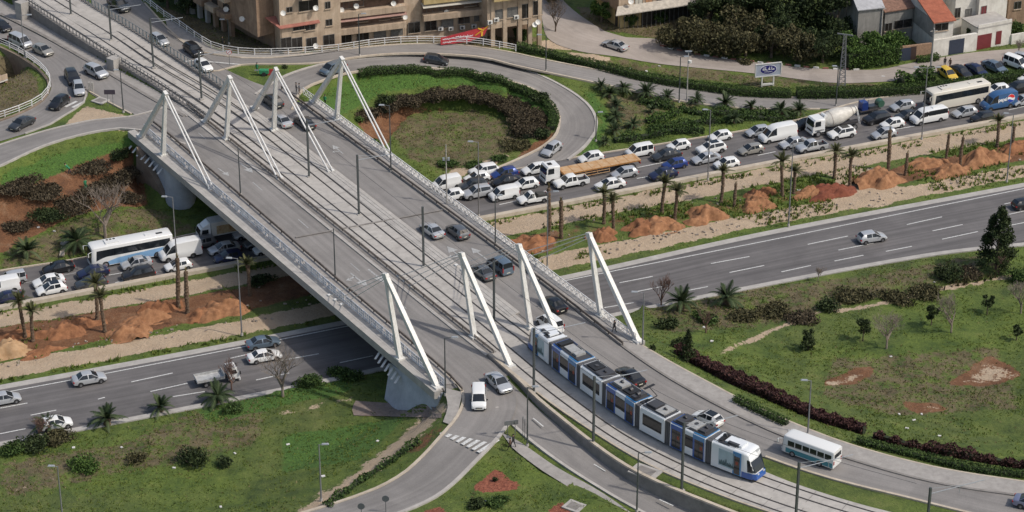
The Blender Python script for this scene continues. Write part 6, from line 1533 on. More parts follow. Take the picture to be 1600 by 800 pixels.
# white and red gate stones along the shrub island
for k, (x, y) in enumerate([(1035, 73), (1048, 77), (1062, 80), (1077, 83), (1090, 86), (1104, 88), (1118, 90), (1132, 92), (1146, 94), (1160, 95), (1174, 97), (1188, 99), (1202, 100), (1218, 102), (1232, 103), (1246, 104), (1260, 106), (1275, 107), (1290, 108), (1306, 109), (1322, 109), (1338, 110)]):
    e = MB().box((0, 0, .12), (.95, .3, .32)).build('kerb_stone', WHITE if k % 2 else mat('faded_red_kerb', (.24, .10, .075), .8)); e.location = G(x, y); e.rotation_euler = (0, 0, -.35 if x < 1280 else 0.0)
    tag(e, ('white' if k % 2 else 'faded red')+' kerb stone in the striped row along the shrub island', 'kerb stone', 'striped kerb stones of the shrub island')
# ================================================================== apartment block and other buildings
def plaster(name, a, b, c): 
    n = NT(name, .9); col = n.ramp(n.noise(.35, 7, .7, dist=.8), [(.3, a), (.55, b), (.75, c)])
    sep = n.t.nodes.new('ShaderNodeMapping'); sep.inputs['Scale'].default_value = (1.6, 1.6, .12); lk(n.t, n.geo.outputs['Position'], sep.inputs[0])
    col = n.mix(.2 if a[0] > .45 else .5, col, n.mix(1.0, col, n.ramp(n.noise(1, 6, .75, vec=sep.outputs[0]), [(.35, (.55,)*3), (.6, (1.1,)*3)]), 'MULTIPLY')); n.bump(n.noise(5, 4), .3, .03); return n.out(col)
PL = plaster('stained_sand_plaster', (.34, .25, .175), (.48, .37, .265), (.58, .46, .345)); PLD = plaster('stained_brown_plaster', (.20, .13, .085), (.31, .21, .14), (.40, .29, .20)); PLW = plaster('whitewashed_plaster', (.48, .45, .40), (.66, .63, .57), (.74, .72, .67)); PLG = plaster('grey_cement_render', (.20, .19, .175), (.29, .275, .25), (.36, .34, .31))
PLY = plaster('yellow_plaster', (.36, .26, .10), (.52, .40, .19), (.58, .47, .27)); WING = mat('window_dark_glass', (.025, .022, .02), .2, .5, 1.0); SHUT = mat('window_grille_grey', (.14, .135, .125), .7, .25, 4)
TILE = None
def tile_mat():
    n = NT('clay_roof_tiles', .8); w = n.t.nodes.new('ShaderNodeTexWave'); w.inputs['Scale'].default_value = 2.2; w.inputs['Distortion'].default_value = .3; w.bands_direction = 'X'
    tc = n.t.nodes.new('ShaderNodeTexCoord'); lk(n.t, tc.outputs['Object'], w.inputs[0])
    col = n.ramp(n.noise(1.2, 6, .7), [(.3, (.25, .075, .04)), (.55, (.38, .115, .06)), (.75, (.45, .18, .11))]); col = n.mix(.5, col, n.mix(1.0, col, n.ramp(w.outputs['Fac'], [(0, (.6,)*3), (.5, (1.1,)*3)]), 'MULTIPLY')); n.bump(w.outputs['Fac'], .6, .05); return n.out(col)
TILE = tile_mat(); TILEO = mat('old_brown_tiles', (.20, .11, .075), .85, .3, 2.5, bump=.4); CORR = mat('corrugated_grey_roof', (.36, .36, .37), .6, .15, 1.5)
class Facade:
    """vertical plane through two ground pixels; u runs from A to B, v up, n outwards to the viewer"""
    def __init__(s, A, B, z, parent):
        s.A, s.B = P(*A, z), P(*B, z); d = s.B-s.A; s.L = d.length; s.t = d.normalized(); s.n = Vector((s.t.y, -s.t.x, 0)); s.z = z; s.e = parent
        if s.n.y > 0 and False: s.n = -s.n
    def w(s, u, v, o=0): return s.A+s.t*u+s.n*o+Vector((0, 0, v))
    def uv(s, px, py): q = ray_plane(px, py, s.A, s.n)-s.A; return q.dot(s.t), q.z
    def box(s, name, u0, u1, v0, v1, o0, o1, m, parent=None, mb=None):
        b = mb or MB(); q = [s.w(u0, v0, o0), s.w(u1, v0, o0), s.w(u1, v0, o1), s.w(u0, v0, o1)]; t = [p+Vector((0, 0, v1-v0)) for p in q]; b.hexa(q[::-1], t[::-1])
        if mb: return None
        o = b.build(name, m); return place(o, parent or s.e)
    def window(s, px, py, w, h, m=None, kind='window', sill=True):
        u, v = s.uv(px, py); o = s.box(kind, u-w/2, u+w/2, v-h/2, v+h/2, -.12, .03, m or WING)
        fr = MB(); t = .07
        for a in ((u-w/2-t, u-w/2, v-h/2, v+h/2), (u+w/2, u+w/2+t, v-h/2, v+h/2), (u-w/2-t, u+w/2+t, v+h/2, v+h/2+t), (u-w/2-t, u+w/2+t, v-h/2-t, v-h/2), (u-.03, u+.03, v-h/2, v+h/2)): s.box('', *a, .0 if a[1]-a[0] > .1 or True else 0, .07, None, mb=fr)
        f = fr.build('frame', SHUT); f.parent = o; f.matrix_parent_inverse = Matrix.Identity(4); f.matrix_basis = Matrix.Translation((0, 0, 0)); 
        if sill:
            f2 = s.box('sill', u-w/2-.15, u+w/2+.15, v-h/2-.16, v-h/2-.075, .0, .2, PL); f2.parent = o; f2.matrix_parent_inverse = Matrix.Identity(4)
        return o
def dish(F, px, py, r=.42, label=None):
    u, v = F.uv(px, py); e = MB(); c = F.w(u, v, .75); ax = (Vector((.25, -.8, .45))).normalized(); q = ax.to_track_quat('Z', 'Y'); vs = []; n = 14
    for k, (rr, dz) in enumerate(((0.01, -.10), (r*.6, -.06), (r, .05))):
        for i in range(n): a = 2*math.pi*i/n; vs.append(c+q @ Vector((math.cos(a)*rr, math.sin(a)*rr, dz)))
    e.add(vs, [(k*n+i, k*n+(i+1) % n, (k+1)*n+(i+1) % n, (k+1)*n+i) for k in range(2) for i in range(n)]); e.tube(c, F.w(u, v-.2, 0), .03); o = e.build('satellite_dish', WHITE); return place(o, F.e)
apt = empty('apartment_block', P(600, 75, 6)); tag(apt, 'long stained sand coloured apartment block with balconies, dishes and air conditioners', 'building')
# main front in four bays; a deeper shaded wing at the left
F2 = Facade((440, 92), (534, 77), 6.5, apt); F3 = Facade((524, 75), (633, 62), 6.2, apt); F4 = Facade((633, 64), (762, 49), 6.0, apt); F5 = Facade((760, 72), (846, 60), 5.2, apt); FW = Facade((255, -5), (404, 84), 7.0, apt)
HH = 19
F2.box('wall', 0, F2.L, -3, HH, -12, 0, PL); F3.box('wall', .1, F3.L-.05, -3, HH, -13, -.1, PL); F4.box('wall', 0, F4.L, -3, HH, -14, -.15, PL)
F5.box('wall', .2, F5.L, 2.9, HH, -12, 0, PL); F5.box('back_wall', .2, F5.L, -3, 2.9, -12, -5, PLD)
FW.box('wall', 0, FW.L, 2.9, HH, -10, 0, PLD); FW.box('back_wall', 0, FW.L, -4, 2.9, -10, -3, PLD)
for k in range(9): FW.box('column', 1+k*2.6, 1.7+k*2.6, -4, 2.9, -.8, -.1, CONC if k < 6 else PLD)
for k in range(6):
    for f in range(3): FW.box('balcony', 1.2+k*3.8, 4.0+k*3.8, 3.4+f*3.0, 4.4+f*3.0, .01, 1.2, PLD if (k+f) % 2 else PL); FW.box('window', 1.5+k*3.8, 3.5+k*3.8, 4.45+f*3.0, 5.7+f*3.0, -.1, .04, WING)
for x in (770, 789, 812, 828, 843):
    u, v = F5.uv(x, 66); F5.box('column', u-.35, u+.35, -3, 2.9 if x not in (789,) else 2.9, -.5, .15, PL); F5.box('pilaster', u-.33, u+.33, 2.9, HH, .01, .14, PL)
# corner annex with the red awning roof
FA = Facade((408, 84), (440, 90), 6.5, apt); FB = Facade((440, 90), (496, 81), 6.5, apt)
FB.box('annex', .0, FB.L, -3, 5.4, -4.5, .6, PL)
o = MB(); q = [FB.w(-.4, 5.4, 1.1), FB.w(FB.L+.3, 5.4, 1.1), FB.w(FB.L+.3, 6.6, -1.6), FB.w(-2.0, 6.6, -1.6)]; o.hexa(q, [p+Vector((0, 0, .12)) for p in q]); place(o.build('awning_roof', mat('faded_red_sheet', (.30, .115, .085), .7, .15, 1.2), None), apt)
FBf = Facade((440, 90), (496, 81), 6.5, apt); FBf.A = FBf.A+FBf.n*.6
for (px, w) in ((467, 1.9), (484, 1.7)): FBf.window(px, 42, w, 1.0)
for px in (447, 464, 487): FBf.window(px, 69, 1.7, 2.2, WING, 'shop_opening', False)
# windows of the front, read off the photo
for px, py, w, h in ((482, 8, 3.2, 1.7), (452, 15, .9, .8), (512, 8, .8, 1.1), (514, 35, 1.0, 1.0)): F2.window(px, py, w, h)
for px, py in ((514, 63), ): F2.window(px, py, 1.8, 1.9)
for px, py in ((540, 60), (567, 56), (594, 52), (620, 48)): F3.window(px, py, 1.9, 1.7, SHUT if px > 580 else WING)
for px, py in ((647, 43), (673, 39), (699, 34), (725, 28), (750, 24)): F4.window(px, py, 1.9, 1.8, SHUT if px in (699, 750) else WING)
for px, py in ((776, 23), (800, 19), ): F5.window(px, py, 1.9, 1.6, SHUT)
for px, py in ((822, 17), (840, 12)): F5.window(px, py, 1.5, 2.4, WING)
for px, py in ((545, 6), (560, 3), (566, 27), (600, 24), (620, 20)): F3.window(px, py, 1.6, 1.4)
for px, py in ((676, 13), (700, 8), (735, 2), (757, -2)): F4.window(px, py, 2.0, 1.5)
# balconies: slab, parapet, awning
def balcony(F, x0, x1, y, dep=1.3, ph=1.0, m=PL, roof=None):
    u0, v = F.uv(x0, y); u1, _ = F.uv(x1, y-.13*(x1-x0)); F.box('balcony', u0, u1, v-.15, v+ph-.15, 0, dep, m)
    F.box('balcony_shade_panel', u0+.1, u1-.1, v+ph-.15+.002, v+ph+1.1, .005, .04, mat('balcony_shadow_brown', (.13, .08, .055), .8, .3, 1.5))  # flat dark panel: shade of the balcony opening put into its colour
    if roof:
        o = MB(); q = [F.w(u0-.1, v+ph+1.2, dep+.2), F.w(u1+.1, v+ph+1.2, dep+.2), F.w(u1+.1, v+ph+1.6, 0), F.w(u0-.1, v+ph+1.6, 0)]; o.hexa(q, [p+Vector((0, 0, .08)) for p in q]); place(o.build('awning', roof, None), F.e)
PINK = mat('pinkish_sheet', (.36, .22, .18), .7, .1, 1); CREAMS = mat('cream_sheet', (.52, .49, .42), .6)
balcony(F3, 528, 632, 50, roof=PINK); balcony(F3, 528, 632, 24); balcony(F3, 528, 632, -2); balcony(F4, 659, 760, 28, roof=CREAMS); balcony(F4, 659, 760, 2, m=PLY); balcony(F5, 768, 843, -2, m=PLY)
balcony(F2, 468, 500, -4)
for px, py in ((704, 44), (722, 42), (740, 40), (765, 34), (688, 44), (806, 26), (775, 30)):
    F = F4 if px < 760 else F5; u, v = F.uv(px, py); o = F.box('air_conditioner', u-.42, u+.42, v-.3, v+.3, .02, .4, WHITE); f = MB(); c = F.w(u-.08, v, .41); f.tube(c, c+F.n*.02, .22, n=12); place(f.build('fan', DGREY, None), F.e)
for F, px, py in ((F2, 491, 10), (F2, 440, 18), (F3, 522, 7), (F3, 532, 13), (F3, 555, 7), (F3, 613, 3), (F3, 625, 8), (F3, 631, 24), (F4, 696, 17), (F5, 833, 36), (F5, 838, 32), (FW, 359, 13), (FW, 384, 28), (FBf, 491, 69)): dish(F, px, py, .45)
# second block at the top centre
b2 = empty('corner_building', P(1030, 30, 1.8)); tag(b2, 'corner building with wide pale canopy and dark fenced ground floor, top centre', 'building')
FC = Facade((966, 46), (1113, 24), 1.8, b2); FD = Facade((925, 20), (966, 46), 1.8, b2)
FC.box('wall', 0, FC.L, 3.3, 16, -9, 0, PL); FC.box('ground_floor', .3, FC.L-.3, -2, 3.3, -9, -1.2, mat('dark_timber_fence', (.045, .038, .030), .9, .4, 2)); FD.box('wall', 0, FD.L, 3.3, 16, -9, -.01, PLD); FD.box('ground_floor', 0, FD.L-.5, -2, 3.3, -8, -.6, PLY)
o = MB(); q = [FC.w(-1.2, 3.2, 1.6), FC.w(FC.L+.8, 3.2, 1.6), FC.w(FC.L+.8, 4.1, 0), FC.w(-.2, 4.1, 0)]; o.hexa(q, [p+Vector((0, 0, .15)) for p in q]); place(o.build('canopy', mat('pale_canopy', (.42, .38, .32), .8, .2, 2), None), b2)
for k in range(16): FC.box('fence_post', .3+k*.85, .38+k*.85, -1, 3.0, -.25, -.15, SHUT)
for k, px in enumerate((998, 1014, 1032, 1052, 1068, 1090)): FC.window(px, 3-(px-998)*.14, 1.3, 1.1, CREAMS if k in (0, 3) else (mat('orange_blind', (.42, .22, .11), .7) if k % 2 else WING))
dish(FC, 983, 0, .5)
# brown building in the pit at the left edge
b3 = empty('corner_house', P(5, 175, 2)); tag(b3, 'brown balcony building cut by the left photo edge below the parapet', 'building')
FE = Facade((-40, 196), (14, 176), 1.6, b3); FE.box('wall', 0, FE.L, -1, 6.2, -8, -.9, PLD)
for v in (0, 3.1): FE.box('floor_slab', 0, FE.L, v+2.7, v+3.0, -.9, .6, PLW)
for u in (FE.L-.45, FE.L-4): FE.box('column', u, u+.4, -1, 5.7, .1, .5, PLD)
FE.box('parapet', 0, FE.L, 6.0, 6.9, .45, .6, PL); dish(FE, 17, 146, .4)
wall_line('parapet_wall', 'curved brown retaining wall of the pit inside the top left parapet railing', offset(px_line([(-25, 60), (0, 72), (26, 84), (52, 100), (71, 117), (80, 134), (70, 156), (42, 174), (0, 190), (-40, 200)], D), .25, 0), [(-.2, .15), (.25, .15), (.25, -7), (-.2, -7)], WALL_BROWN)
railing('parapet_railing', 'white rail along the curved parapet at the top left', offset(px_line([(0, 70), (26, 81), (52, 98), (72, 115), (81, 134), (70, 156), (42, 172), (0, 187), (-40, 198)], D), .1, .12), 1.1, 0, [(1.1, .09), (.7, .06), (.3, .06)], RAILW, 2.6, pw=.14, cat='railing')
railing('parapet_railing', 'long white rail in front of the apartment block', px_line([(225, 2, D), (260, 29, D), (275, 38, D), (318, 68, D), (344, 80, D), (387, 86, D), (440, 86, D), (525, 80, D), (578, 72, 7.2), (632, 67, 7.0), (686, 67, 6.6), (743, 69, 6.2), (806, 80, 5.0)]), 1.15, 0, [(1.15, .09), (.75, .07), (.35, .07)], RAILW, 2.7, pw=.16, cat='railing')
# ------------------------------------------------------------------ houses at the top right
def house(name, label, A, B, z, depth, h, m, roof=None, rm=None, pitch=.35, cat='house', over=.3):
    """front wall between two ground pixels, flat, shed or gabled roof; returns the facade"""
    e = empty(name, P((A[0]+B[0])/2, (A[1]+B[1])/2, z)); tag(e, label, cat, None); F = Facade(A, B, z, e); F.box('walls', 0, F.L, -1, h, -depth, 0, m); F.h, F.depth = h, depth
    if roof == 'flat': F.box('roof', -.05, F.L+.05, h, h+.25, -depth-.05, .05, rm or CONC); F.box('parapet', 0, F.L, h+.25, h+.75, -.2, .0, m)
    elif roof == 'shed':
        rise = depth*pitch; q = [F.w(-over, h+.02, over), F.w(F.L+over, h+.02, over), F.w(F.L+over, h+.02+rise, -depth-over), F.w(-over, h+.02+rise, -depth-over)]
        o = MB(); o.hexa(q, [p+Vector((0, 0, .18)) for p in q]); place(o.build('roof', rm, None), e)
        o = MB(); o.hexa([F.w(0, h, 0), F.w(F.L, h, 0), F.w(F.L, h, -depth), F.w(0, h, -depth)], [F.w(0, h+.01, 0), F.w(F.L, h+.01, 0), F.w(F.L, h+rise, -depth), F.w(0, h+rise, -depth)]); place(o.build('gable_walls', m, None), e)
    elif roof == 'gable':      # ridge parallel to u
        rise = depth*.5*pitch*2
        for s_, (o0, o1) in (('a', (over, -depth/2)), ('b', (-depth-over, -depth/2))):
            q = [F.w(-over, h, o0), F.w(F.L+over, h, o0), F.w(F.L+over, h+rise, o1), F.w(-over, h+rise, o1)]; o = MB(); o.hexa(q, [p+Vector((0, 0, .15)) for p in q]); place(o.build('roof', rm, None), e)
        for u in (0, F.L-.25):
            o = MB(); o.add([F.w(u, h, 0), F.w(u, h, -depth), F.w(u, h+rise-.05, -depth/2), F.w(u+.25, h, 0), F.w(u+.25, h, -depth), F.w(u+.25, h+rise-.05, -depth/2)], [(0, 1, 2), (3, 5, 4), (0, 3, 4, 1), (1, 4, 5, 2), (2, 5, 3, 0)]); place(o.build('gable_wall', m, None), e)
    return F
REDD = mat('dark_red_door', (.16, .025, .03), .5, .1, 2); NAVYD = mat('navy_garage_door', (.03, .04, .065), .5, .1, 2)
h = house('terraced_house', 'white house with bright red tiled shed roof and navy garage door', (1456, 87), (1486, 83), 1.0, 9.0, 5.9, PLW, 'shed', TILE, .30)
h.window(1471, 42, 2.4, 1.2, WING)
side = Facade((1424, 60), (1456, 87), 1.0, h.e); side.box('side_wall', 0, side.L-.2, 3.2, 6.2, .01, .12, PLG); 
g = Facade((1456, 88), (1524, 77), .9, empty('garage_row', P(1490, 83, .9))); tag(g.e, 'white boundary wall with a dark doorway and navy garage door', 'wall'); g.box('wall', 0, g.L, -1, 3.0, -.3, .3, PLW)
g.window(1477, 75, 1.1, 2.2, WING, 'doorway', False)
u, v = g.uv(1493, 72); g.box('garage_door', u-1.45, u+1.45, -.1, 2.55, .28, .34, NAVYD)
h = house('terraced_house', 'white house with dark red garage door and small dark red door', (1526, 77), (1578, 67), .9, 5, 3.6, PLW, 'flat', CONC)
u, v = h.uv(1537, 66); h.box('garage_door', u-1.5, u+1.5, -.1, 2.5, .0, .06, REDD); u, v = h.uv(1560, 60); h.box('door', u-.55, u+.55, .2, 2.6, .0, .06, REDD)
h = house('terraced_house', 'white upper house with arched window and red roof edge behind the navy garage', (1489, 52), (1523, 47), 1.5, 6, 6.8, PLW, 'shed', TILE, .25); h.window(1496, 20, 1.0, 1.7, WING); h.window(1513, 20, 1.1, 1.4, SHUT)
h = house('terraced_house', 'pale upper house with dark red shuttered window behind the red garage', (1526, 50), (1570, 42), 1.5, 6, 6.4, PLW, 'shed', TILE, .3); h.window(1537, 17, 1.0, 1.7, REDD)
h = house('terraced_house', 'brown red house at the upper right photo edge', (1573, 34), (1640, 24), 1.8, 8, 6.5, PLD, 'shed', TILE, .25); h.window(1590, 8, 1.3, 1.3, WING)
h = house('old_house', 'grey brown house with barred arched windows and old tiles left of the red roof', (1380, 67), (1424, 60), 1.2, 6, 5.6, PLG, 'shed', TILEO, .35); h.window(1388, 42, 1.3, 1.3, WING); h.window(1411, 37, 3.4, 1.4, WING)
h = house('shed_house', 'windowless grey rendered house with gabled sheet roof behind the ivy', (1338, 72), (1375, 68), 1.2, 5, 6.5, PLG, 'gable', CORR, .30)
h = house('old_house', 'grey house with pale corrugated roof in the shade of the trees', (1320, 48), (1345, 44), 1.5, 7, 6.5, PLG, 'shed', CORR, .2)
h = house('old_house', 'white house with brown tiled roof behind the power pole, top edge', (1385, 35), (1450, 24), 1.8, 7, 5.6, PLW, 'shed', TILEO, .35); h.window(1412, 6, 1.2, 1.2, REDD)
h = house('old_house', 'brown tiled house between the bright red roof and the white upper houses', (1455, 42), (1490, 36), 1.8, 6, 6.4, PLW, 'shed', TILEO, .35)
h = house('garden_wall', 'brown brick garden wall with dark gate beside the ivy', (1405, 95), (1455, 89), .9, .4, 2.5, mat('brown_brick', (.30, .19, .12), .85, .2, 3), None, cat='wall'); u, v = h.uv(1413, 88); h.box('gate', u-1.3, u+1.2, -.1, 2.2, .0, .06, NAVYD); u, v = h.uv(1427, 84); h.box('gate', u-.5, u+.5, -.1, 2.3, .0, .06, mat('dark_brown_door', (.05, .03, .025), .6))
house('garden_wall', 'low white wall at the right edge behind the parked cars', (1580, 68), (1640, 58), .9, .3, 1.6, PLW, None, cat='wall')
# ================================================================== vegetation
def leafmat(name, a, b, c, sc=.9, trans=.0):
    n = NT(name, .75); n.b.inputs['Specular IOR Level'].default_value = .25
    at_ = n.attr('tone').outputs['Fac']; x = n.math('ADD', n.math('MULTIPLY', at_, .6), n.math('MULTIPLY', n.noise(sc, 4, .7), .55))
    return n.out(n.ramp(x, [(.3, a), (.55, b), (.85, c)]))
LF = {'dark': leafmat('dark_evergreen_leaves', (.010, .018, .006), (.025, .040, .012), (.055, .075, .025)), 'olive': leafmat('olive_brown_leaves', (.030, .028, .014), (.065, .062, .026), (.12, .105, .05)),
      'hedge': leafmat('clipped_hedge_leaves', (.018, .038, .009), (.040, .075, .017), (.08, .125, .032), 2), 'green': leafmat('fresh_green_leaves', (.020, .045, .008), (.050, .095, .018), (.10, .16, .035), 1.5),
      'purple': leafmat('purple_red_shrub_leaves', (.026, .012, .012), (.056, .024, .022), (.10, .048, .040), 1.5), 'brown': leafmat('dry_brown_shrub', (.028, .022, .013), (.060, .046, .028), (.115, .092, .055), 1.2), 'grass': leafmat('weed_tufts', (.060, .092, .014), (.105, .150, .022), (.165, .19, .042), .4),
      'straw': leafmat('dry_grass_tufts', (.09, .07, .03), (.16, .13, .06), (.24, .20, .10), .6), 'palm': leafmat('palm_fronds', (.015, .028, .010), (.040, .062, .022), (.085, .11, .05), 2), 'palmy': leafmat('pale_palm_fronds', (.035, .042, .014), (.075, .08, .032), (.13, .125, .06), 2)}
BARK = mat('brown_bark', (.10, .075, .055), .9, .35, 4, bump=.5); PTRUNK = mat('palm_trunk_fibre', (.125, .085, .055), .95, .45, 5, bump=.8); BBARK = mat('pale_bare_twigs', (.24, .195, .16), .9, .25, 4); RBARK = mat('reddish_bare_twigs', (.15, .09, .07), .9, .3, 4)
def leaf_np(pts, size, rng, flat=.0, kidx=None, aspect=.55):
    """one random leaf clump quad per point"""
    n = len(pts); a = rng.normal(size=(n, 3)); a[:, 2] *= (1-flat); a /= np.linalg.norm(a, axis=1)[:, None]; b = rng.normal(size=(n, 3)); b -= a*(a*b).sum(1)[:, None]; b /= np.linalg.norm(b, axis=1)[:, None]
    s = size*rng.uniform(.5, 1.3, n)[:, None]; A, B = a*s, b*s*aspect
    v = np.stack([pts-A, pts-B*.9, pts+A, pts+B*.9], 1).reshape(-1, 3); f = np.arange(4*n).reshape(n, 4); tone = np.repeat(rng.random(n), 4); return v, f, tone
def leaves(name, pts, size, m, parent=None, seed=0, link=True, aspect=.55, tone=None):
    rg = np.random.default_rng(seed); v, f, t = leaf_np(np.asarray(pts, float), size, rg, aspect=aspect)
    if tone is not None: t = np.repeat(tone, 4)
    return npmesh(name, v, f, LF[m], parent, {'tone': t}, link)
def blobs(rg, n, centers, radii, fill=.45):
    """points near the surface of several lumps"""
    k = rg.integers(0, len(centers), n); d = rg.normal(size=(n, 3)); d /= np.linalg.norm(d, axis=1)[:, None]; r = rg.random(n)**fill
    return np.asarray(centers)[k]+d*np.asarray(radii)[k]*r[:, None]
# ---- palms
def frond(rg, az, L, up, droop, w=.5, nseg=6):
    """a feather leaf: midrib bending over, leaflets as thin strips on both sides"""
    d = np.array([math.cos(az), math.sin(az), 0]); pts = []
    for i in range(nseg*3+1):
        t = i/(nseg*3); pts.append(d*L*t*math.cos(up)*(1-.12*t)+np.array([0, 0, L*(t*math.sin(up)-droop*t*t)]))
    side = np.array([-d[1], d[0], 0]); v = []; f = []
    for i in range(1, len(pts)-1):
        t = i/(len(pts)-1); ww = w*math.sin(math.pi*min(1, t*.85+.15))**.7*L*.27
        for s in (-1, 1):
            p = pts[i]; q = p+side*s*ww+(pts[i+1]-pts[i])*1.3+np.array([0, 0, -.3*ww]); k = len(v); tw = (pts[i+1]-pts[i])*.6
            v += [p-tw, p+tw, q]; f.append((k, k+1, k+2))
    for i in range(len(pts)-1):
        k = len(v); e = side*.035*L/2; v += [pts[i]-e, pts[i]+e, pts[i+1]]; f.append((k, k+1, k+2))
    return v, f
def palm_crown(name, nf, L, up0, up1, dr, m, seed, parent, zc):
    rg = random.Random(seed); V = []; F_ = []; T = []
    for i in range(nf):
        u = rg.uniform(up0, up1); v, f = frond(rg, i*2.4+rg.uniform(-.2, .2), L*rg.uniform(.75, 1.1), u, dr*rg.uniform(.7, 1.2)*(1.1-u*.4)); k = len(V); V += v; F_ += [(a+k, b+k, c+k) for a, b, c in f]; T += [rg.random()]*len(v)
    o = npmesh(name, np.array(V), np.array(F_), LF[m], parent, {'tone': np.array(T)}, link=False); o.location = (0, 0, zc); return o
def palm_trunk(h, r, parent, seed, shag=0):
    rg = random.Random(seed); mb = MB(); n = 9; k = int(h/.3)+2; vs = []
    for i in range(k):
        z = h*i/(k-1); rr = r*(1.25-.25*min(1, z/1.0))*(1.0 if i % 2 else .84)*(1+.25*max(0, (z-h+1.2)))*(1+shag*math.exp(-((z-h*.45)/(h*.25))**2)); ox = .05*math.sin(z*.8+seed)
        for j in range(n): a = 2*math.pi*j/n+i*.3; q = rr*rg.uniform(.85, 1.15); vs.append((math.cos(a)*q+ox, math.sin(a)*q, z))
    mb.add(vs, [(i*n+j, i*n+(j+1) % n, (i+1)*n+(j+1) % n, (i+1)*n+j) for i in range(k-1) for j in range(n)]+[tuple((k-1)*n+j for j in range(n))]); return mb.build('trunk', PTRUNK, parent, link=False)
def mkpalm(name, h, nf, L, up, dr, m, seed, shag=0, r=.27):
    e = empty(name, (0, 0, 0), link=False); e['category'] = 'palm'; palm_trunk(h, r, e, seed, shag)
    if nf: palm_crown('crown', nf, L, up[0], up[1], dr, m, seed, e, h-.1)
    t = tree(e); PROTOS.append(t); return t
PALM = {'tall': [mkpalm('palm_tree', 6.0, 30, 2.5, (.45, 1.4), .55, 'palmy', s) for s in (1, 2, 3)], 'bare': [mkpalm('crownless_palm', 7.0, 7, .9, (1.2, 1.5), .1, 'straw', s, .35) for s in (4, 5)],
        'bush': [mkpalm('bush_palm', 1.1, 30, 3.3, (.15, 1.3), .6, 'palm', s, r=.38) for s in (6, 7, 8)], 'dead': [mkpalm('dead_palm', 5.0, 4, .9, (1.3, 1.5), .1, 'straw', s, .5, r=.2) for s in (9,)]}
def setp(t, px, py, label, cat=None, group=None, sc=1.0, rz=0, z=None, szz=None):
    o = copy_tree(t); g = G(px, py) if z is None else P(px, py, z); o.location = g; rv = random.Random(int(px+py*3)); o.rotation_euler = (rv.uniform(-.06, .06), rv.uniform(-.06, .06), rz); o.scale = (sc, sc, szz or sc); return tag(o, label, cat, group)
TALL = [(39, 527, 460, 'tall', 'palm at the far left of the dirt strip, left one of the leftmost pair'), (51, 534, 480, 'tall', 'palm at the far left of the dirt strip, right one of the leftmost pair'), (152, 501, 434, 'tall', 'palm in front of the dark cars, left one of its pair'), (164, 519, 456, 'tall', 'palm right of and slightly nearer than its twin below the dark cars'),
        (279, 480, 398, 'bare', 'crownless shaggy palm trunk directly below the tall lamp left of the bridge'), (293, 490, 419, 'bare', 'crownless palm trunk just right of the tallest crownless one, left of the bridge'), (391, 462, 405, 'tall', 'yellowish palm at the edge of the bridge shadow'),
        (858, 375, 284, 'bare', 'shaggy crownless palm trunk next to the thin lamp right of the bridge'), (877, 372, 308, 'bare', 'shorter crownless palm trunk right of the thin lamp near the bridge'), (944, 350, 295, 'tall', 'palm below the white sedan, left one of its pair'), (959, 360, 306, 'tall', 'palm below the white sedan, right one of its pair'),
        (1034, 333, 278, 'tall', 'palm in front of the dark blue sedan, left one of its pair'), (1054, 345, 291, 'tall', 'palm in front of the dark blue sedan, right one with a side frond'), (1127, 317, 262, 'tall', 'single palm below the small white hatchback by the barrier'), (1147, 324, 284, 'dead', 'brown crownless trunk right of the single palm'),
        (1222, 307, 243, 'tall', 'tall palm below the silver sedan, left of a small palm'), (1240, 303, 263, 'tall', 'small palm just right of a tall one by the red mound'), (1303, 279, 230, 'tall', 'palm below the white crossover, left one of its pair'), (1327, 292, 237, 'tall', 'palm below the white crossover, right one of its pair'),
        (1388, 267, 200, 'bare', 'tall shaggy crownless trunk rising in front of the silver hatchback'), (1414, 274, 236, 'dead', 'thin dead trunk between two red mounds'), (1478, 248, 206, 'dead', 'dead trunk behind the red mound, left of the pair'), (1500, 259, 211, 'dead', 'dead trunk in front of the long red mound'),
        (1558, 230, 184, 'tall', 'palm below the blue delivery van'), (1580, 232, 194, 'dead', 'dead trunk right of the last palm in the dirt strip')]
for i, (x, y, ty, k, lab) in enumerate(TALL):
    b = G(x, y); t = ray(x, ty); h = CAM_H+t[2]*(b.y/t[1])-b.z; pr = PALM[k][i % len(PALM[k])]; base = {'tall': 6.8, 'bare': 7.6, 'dead': 5.5}[k]
    setp(pr, x, y, lab, 'palm', 'palms of the dirt strip', 1.0, i*1.7, szz=h/base)
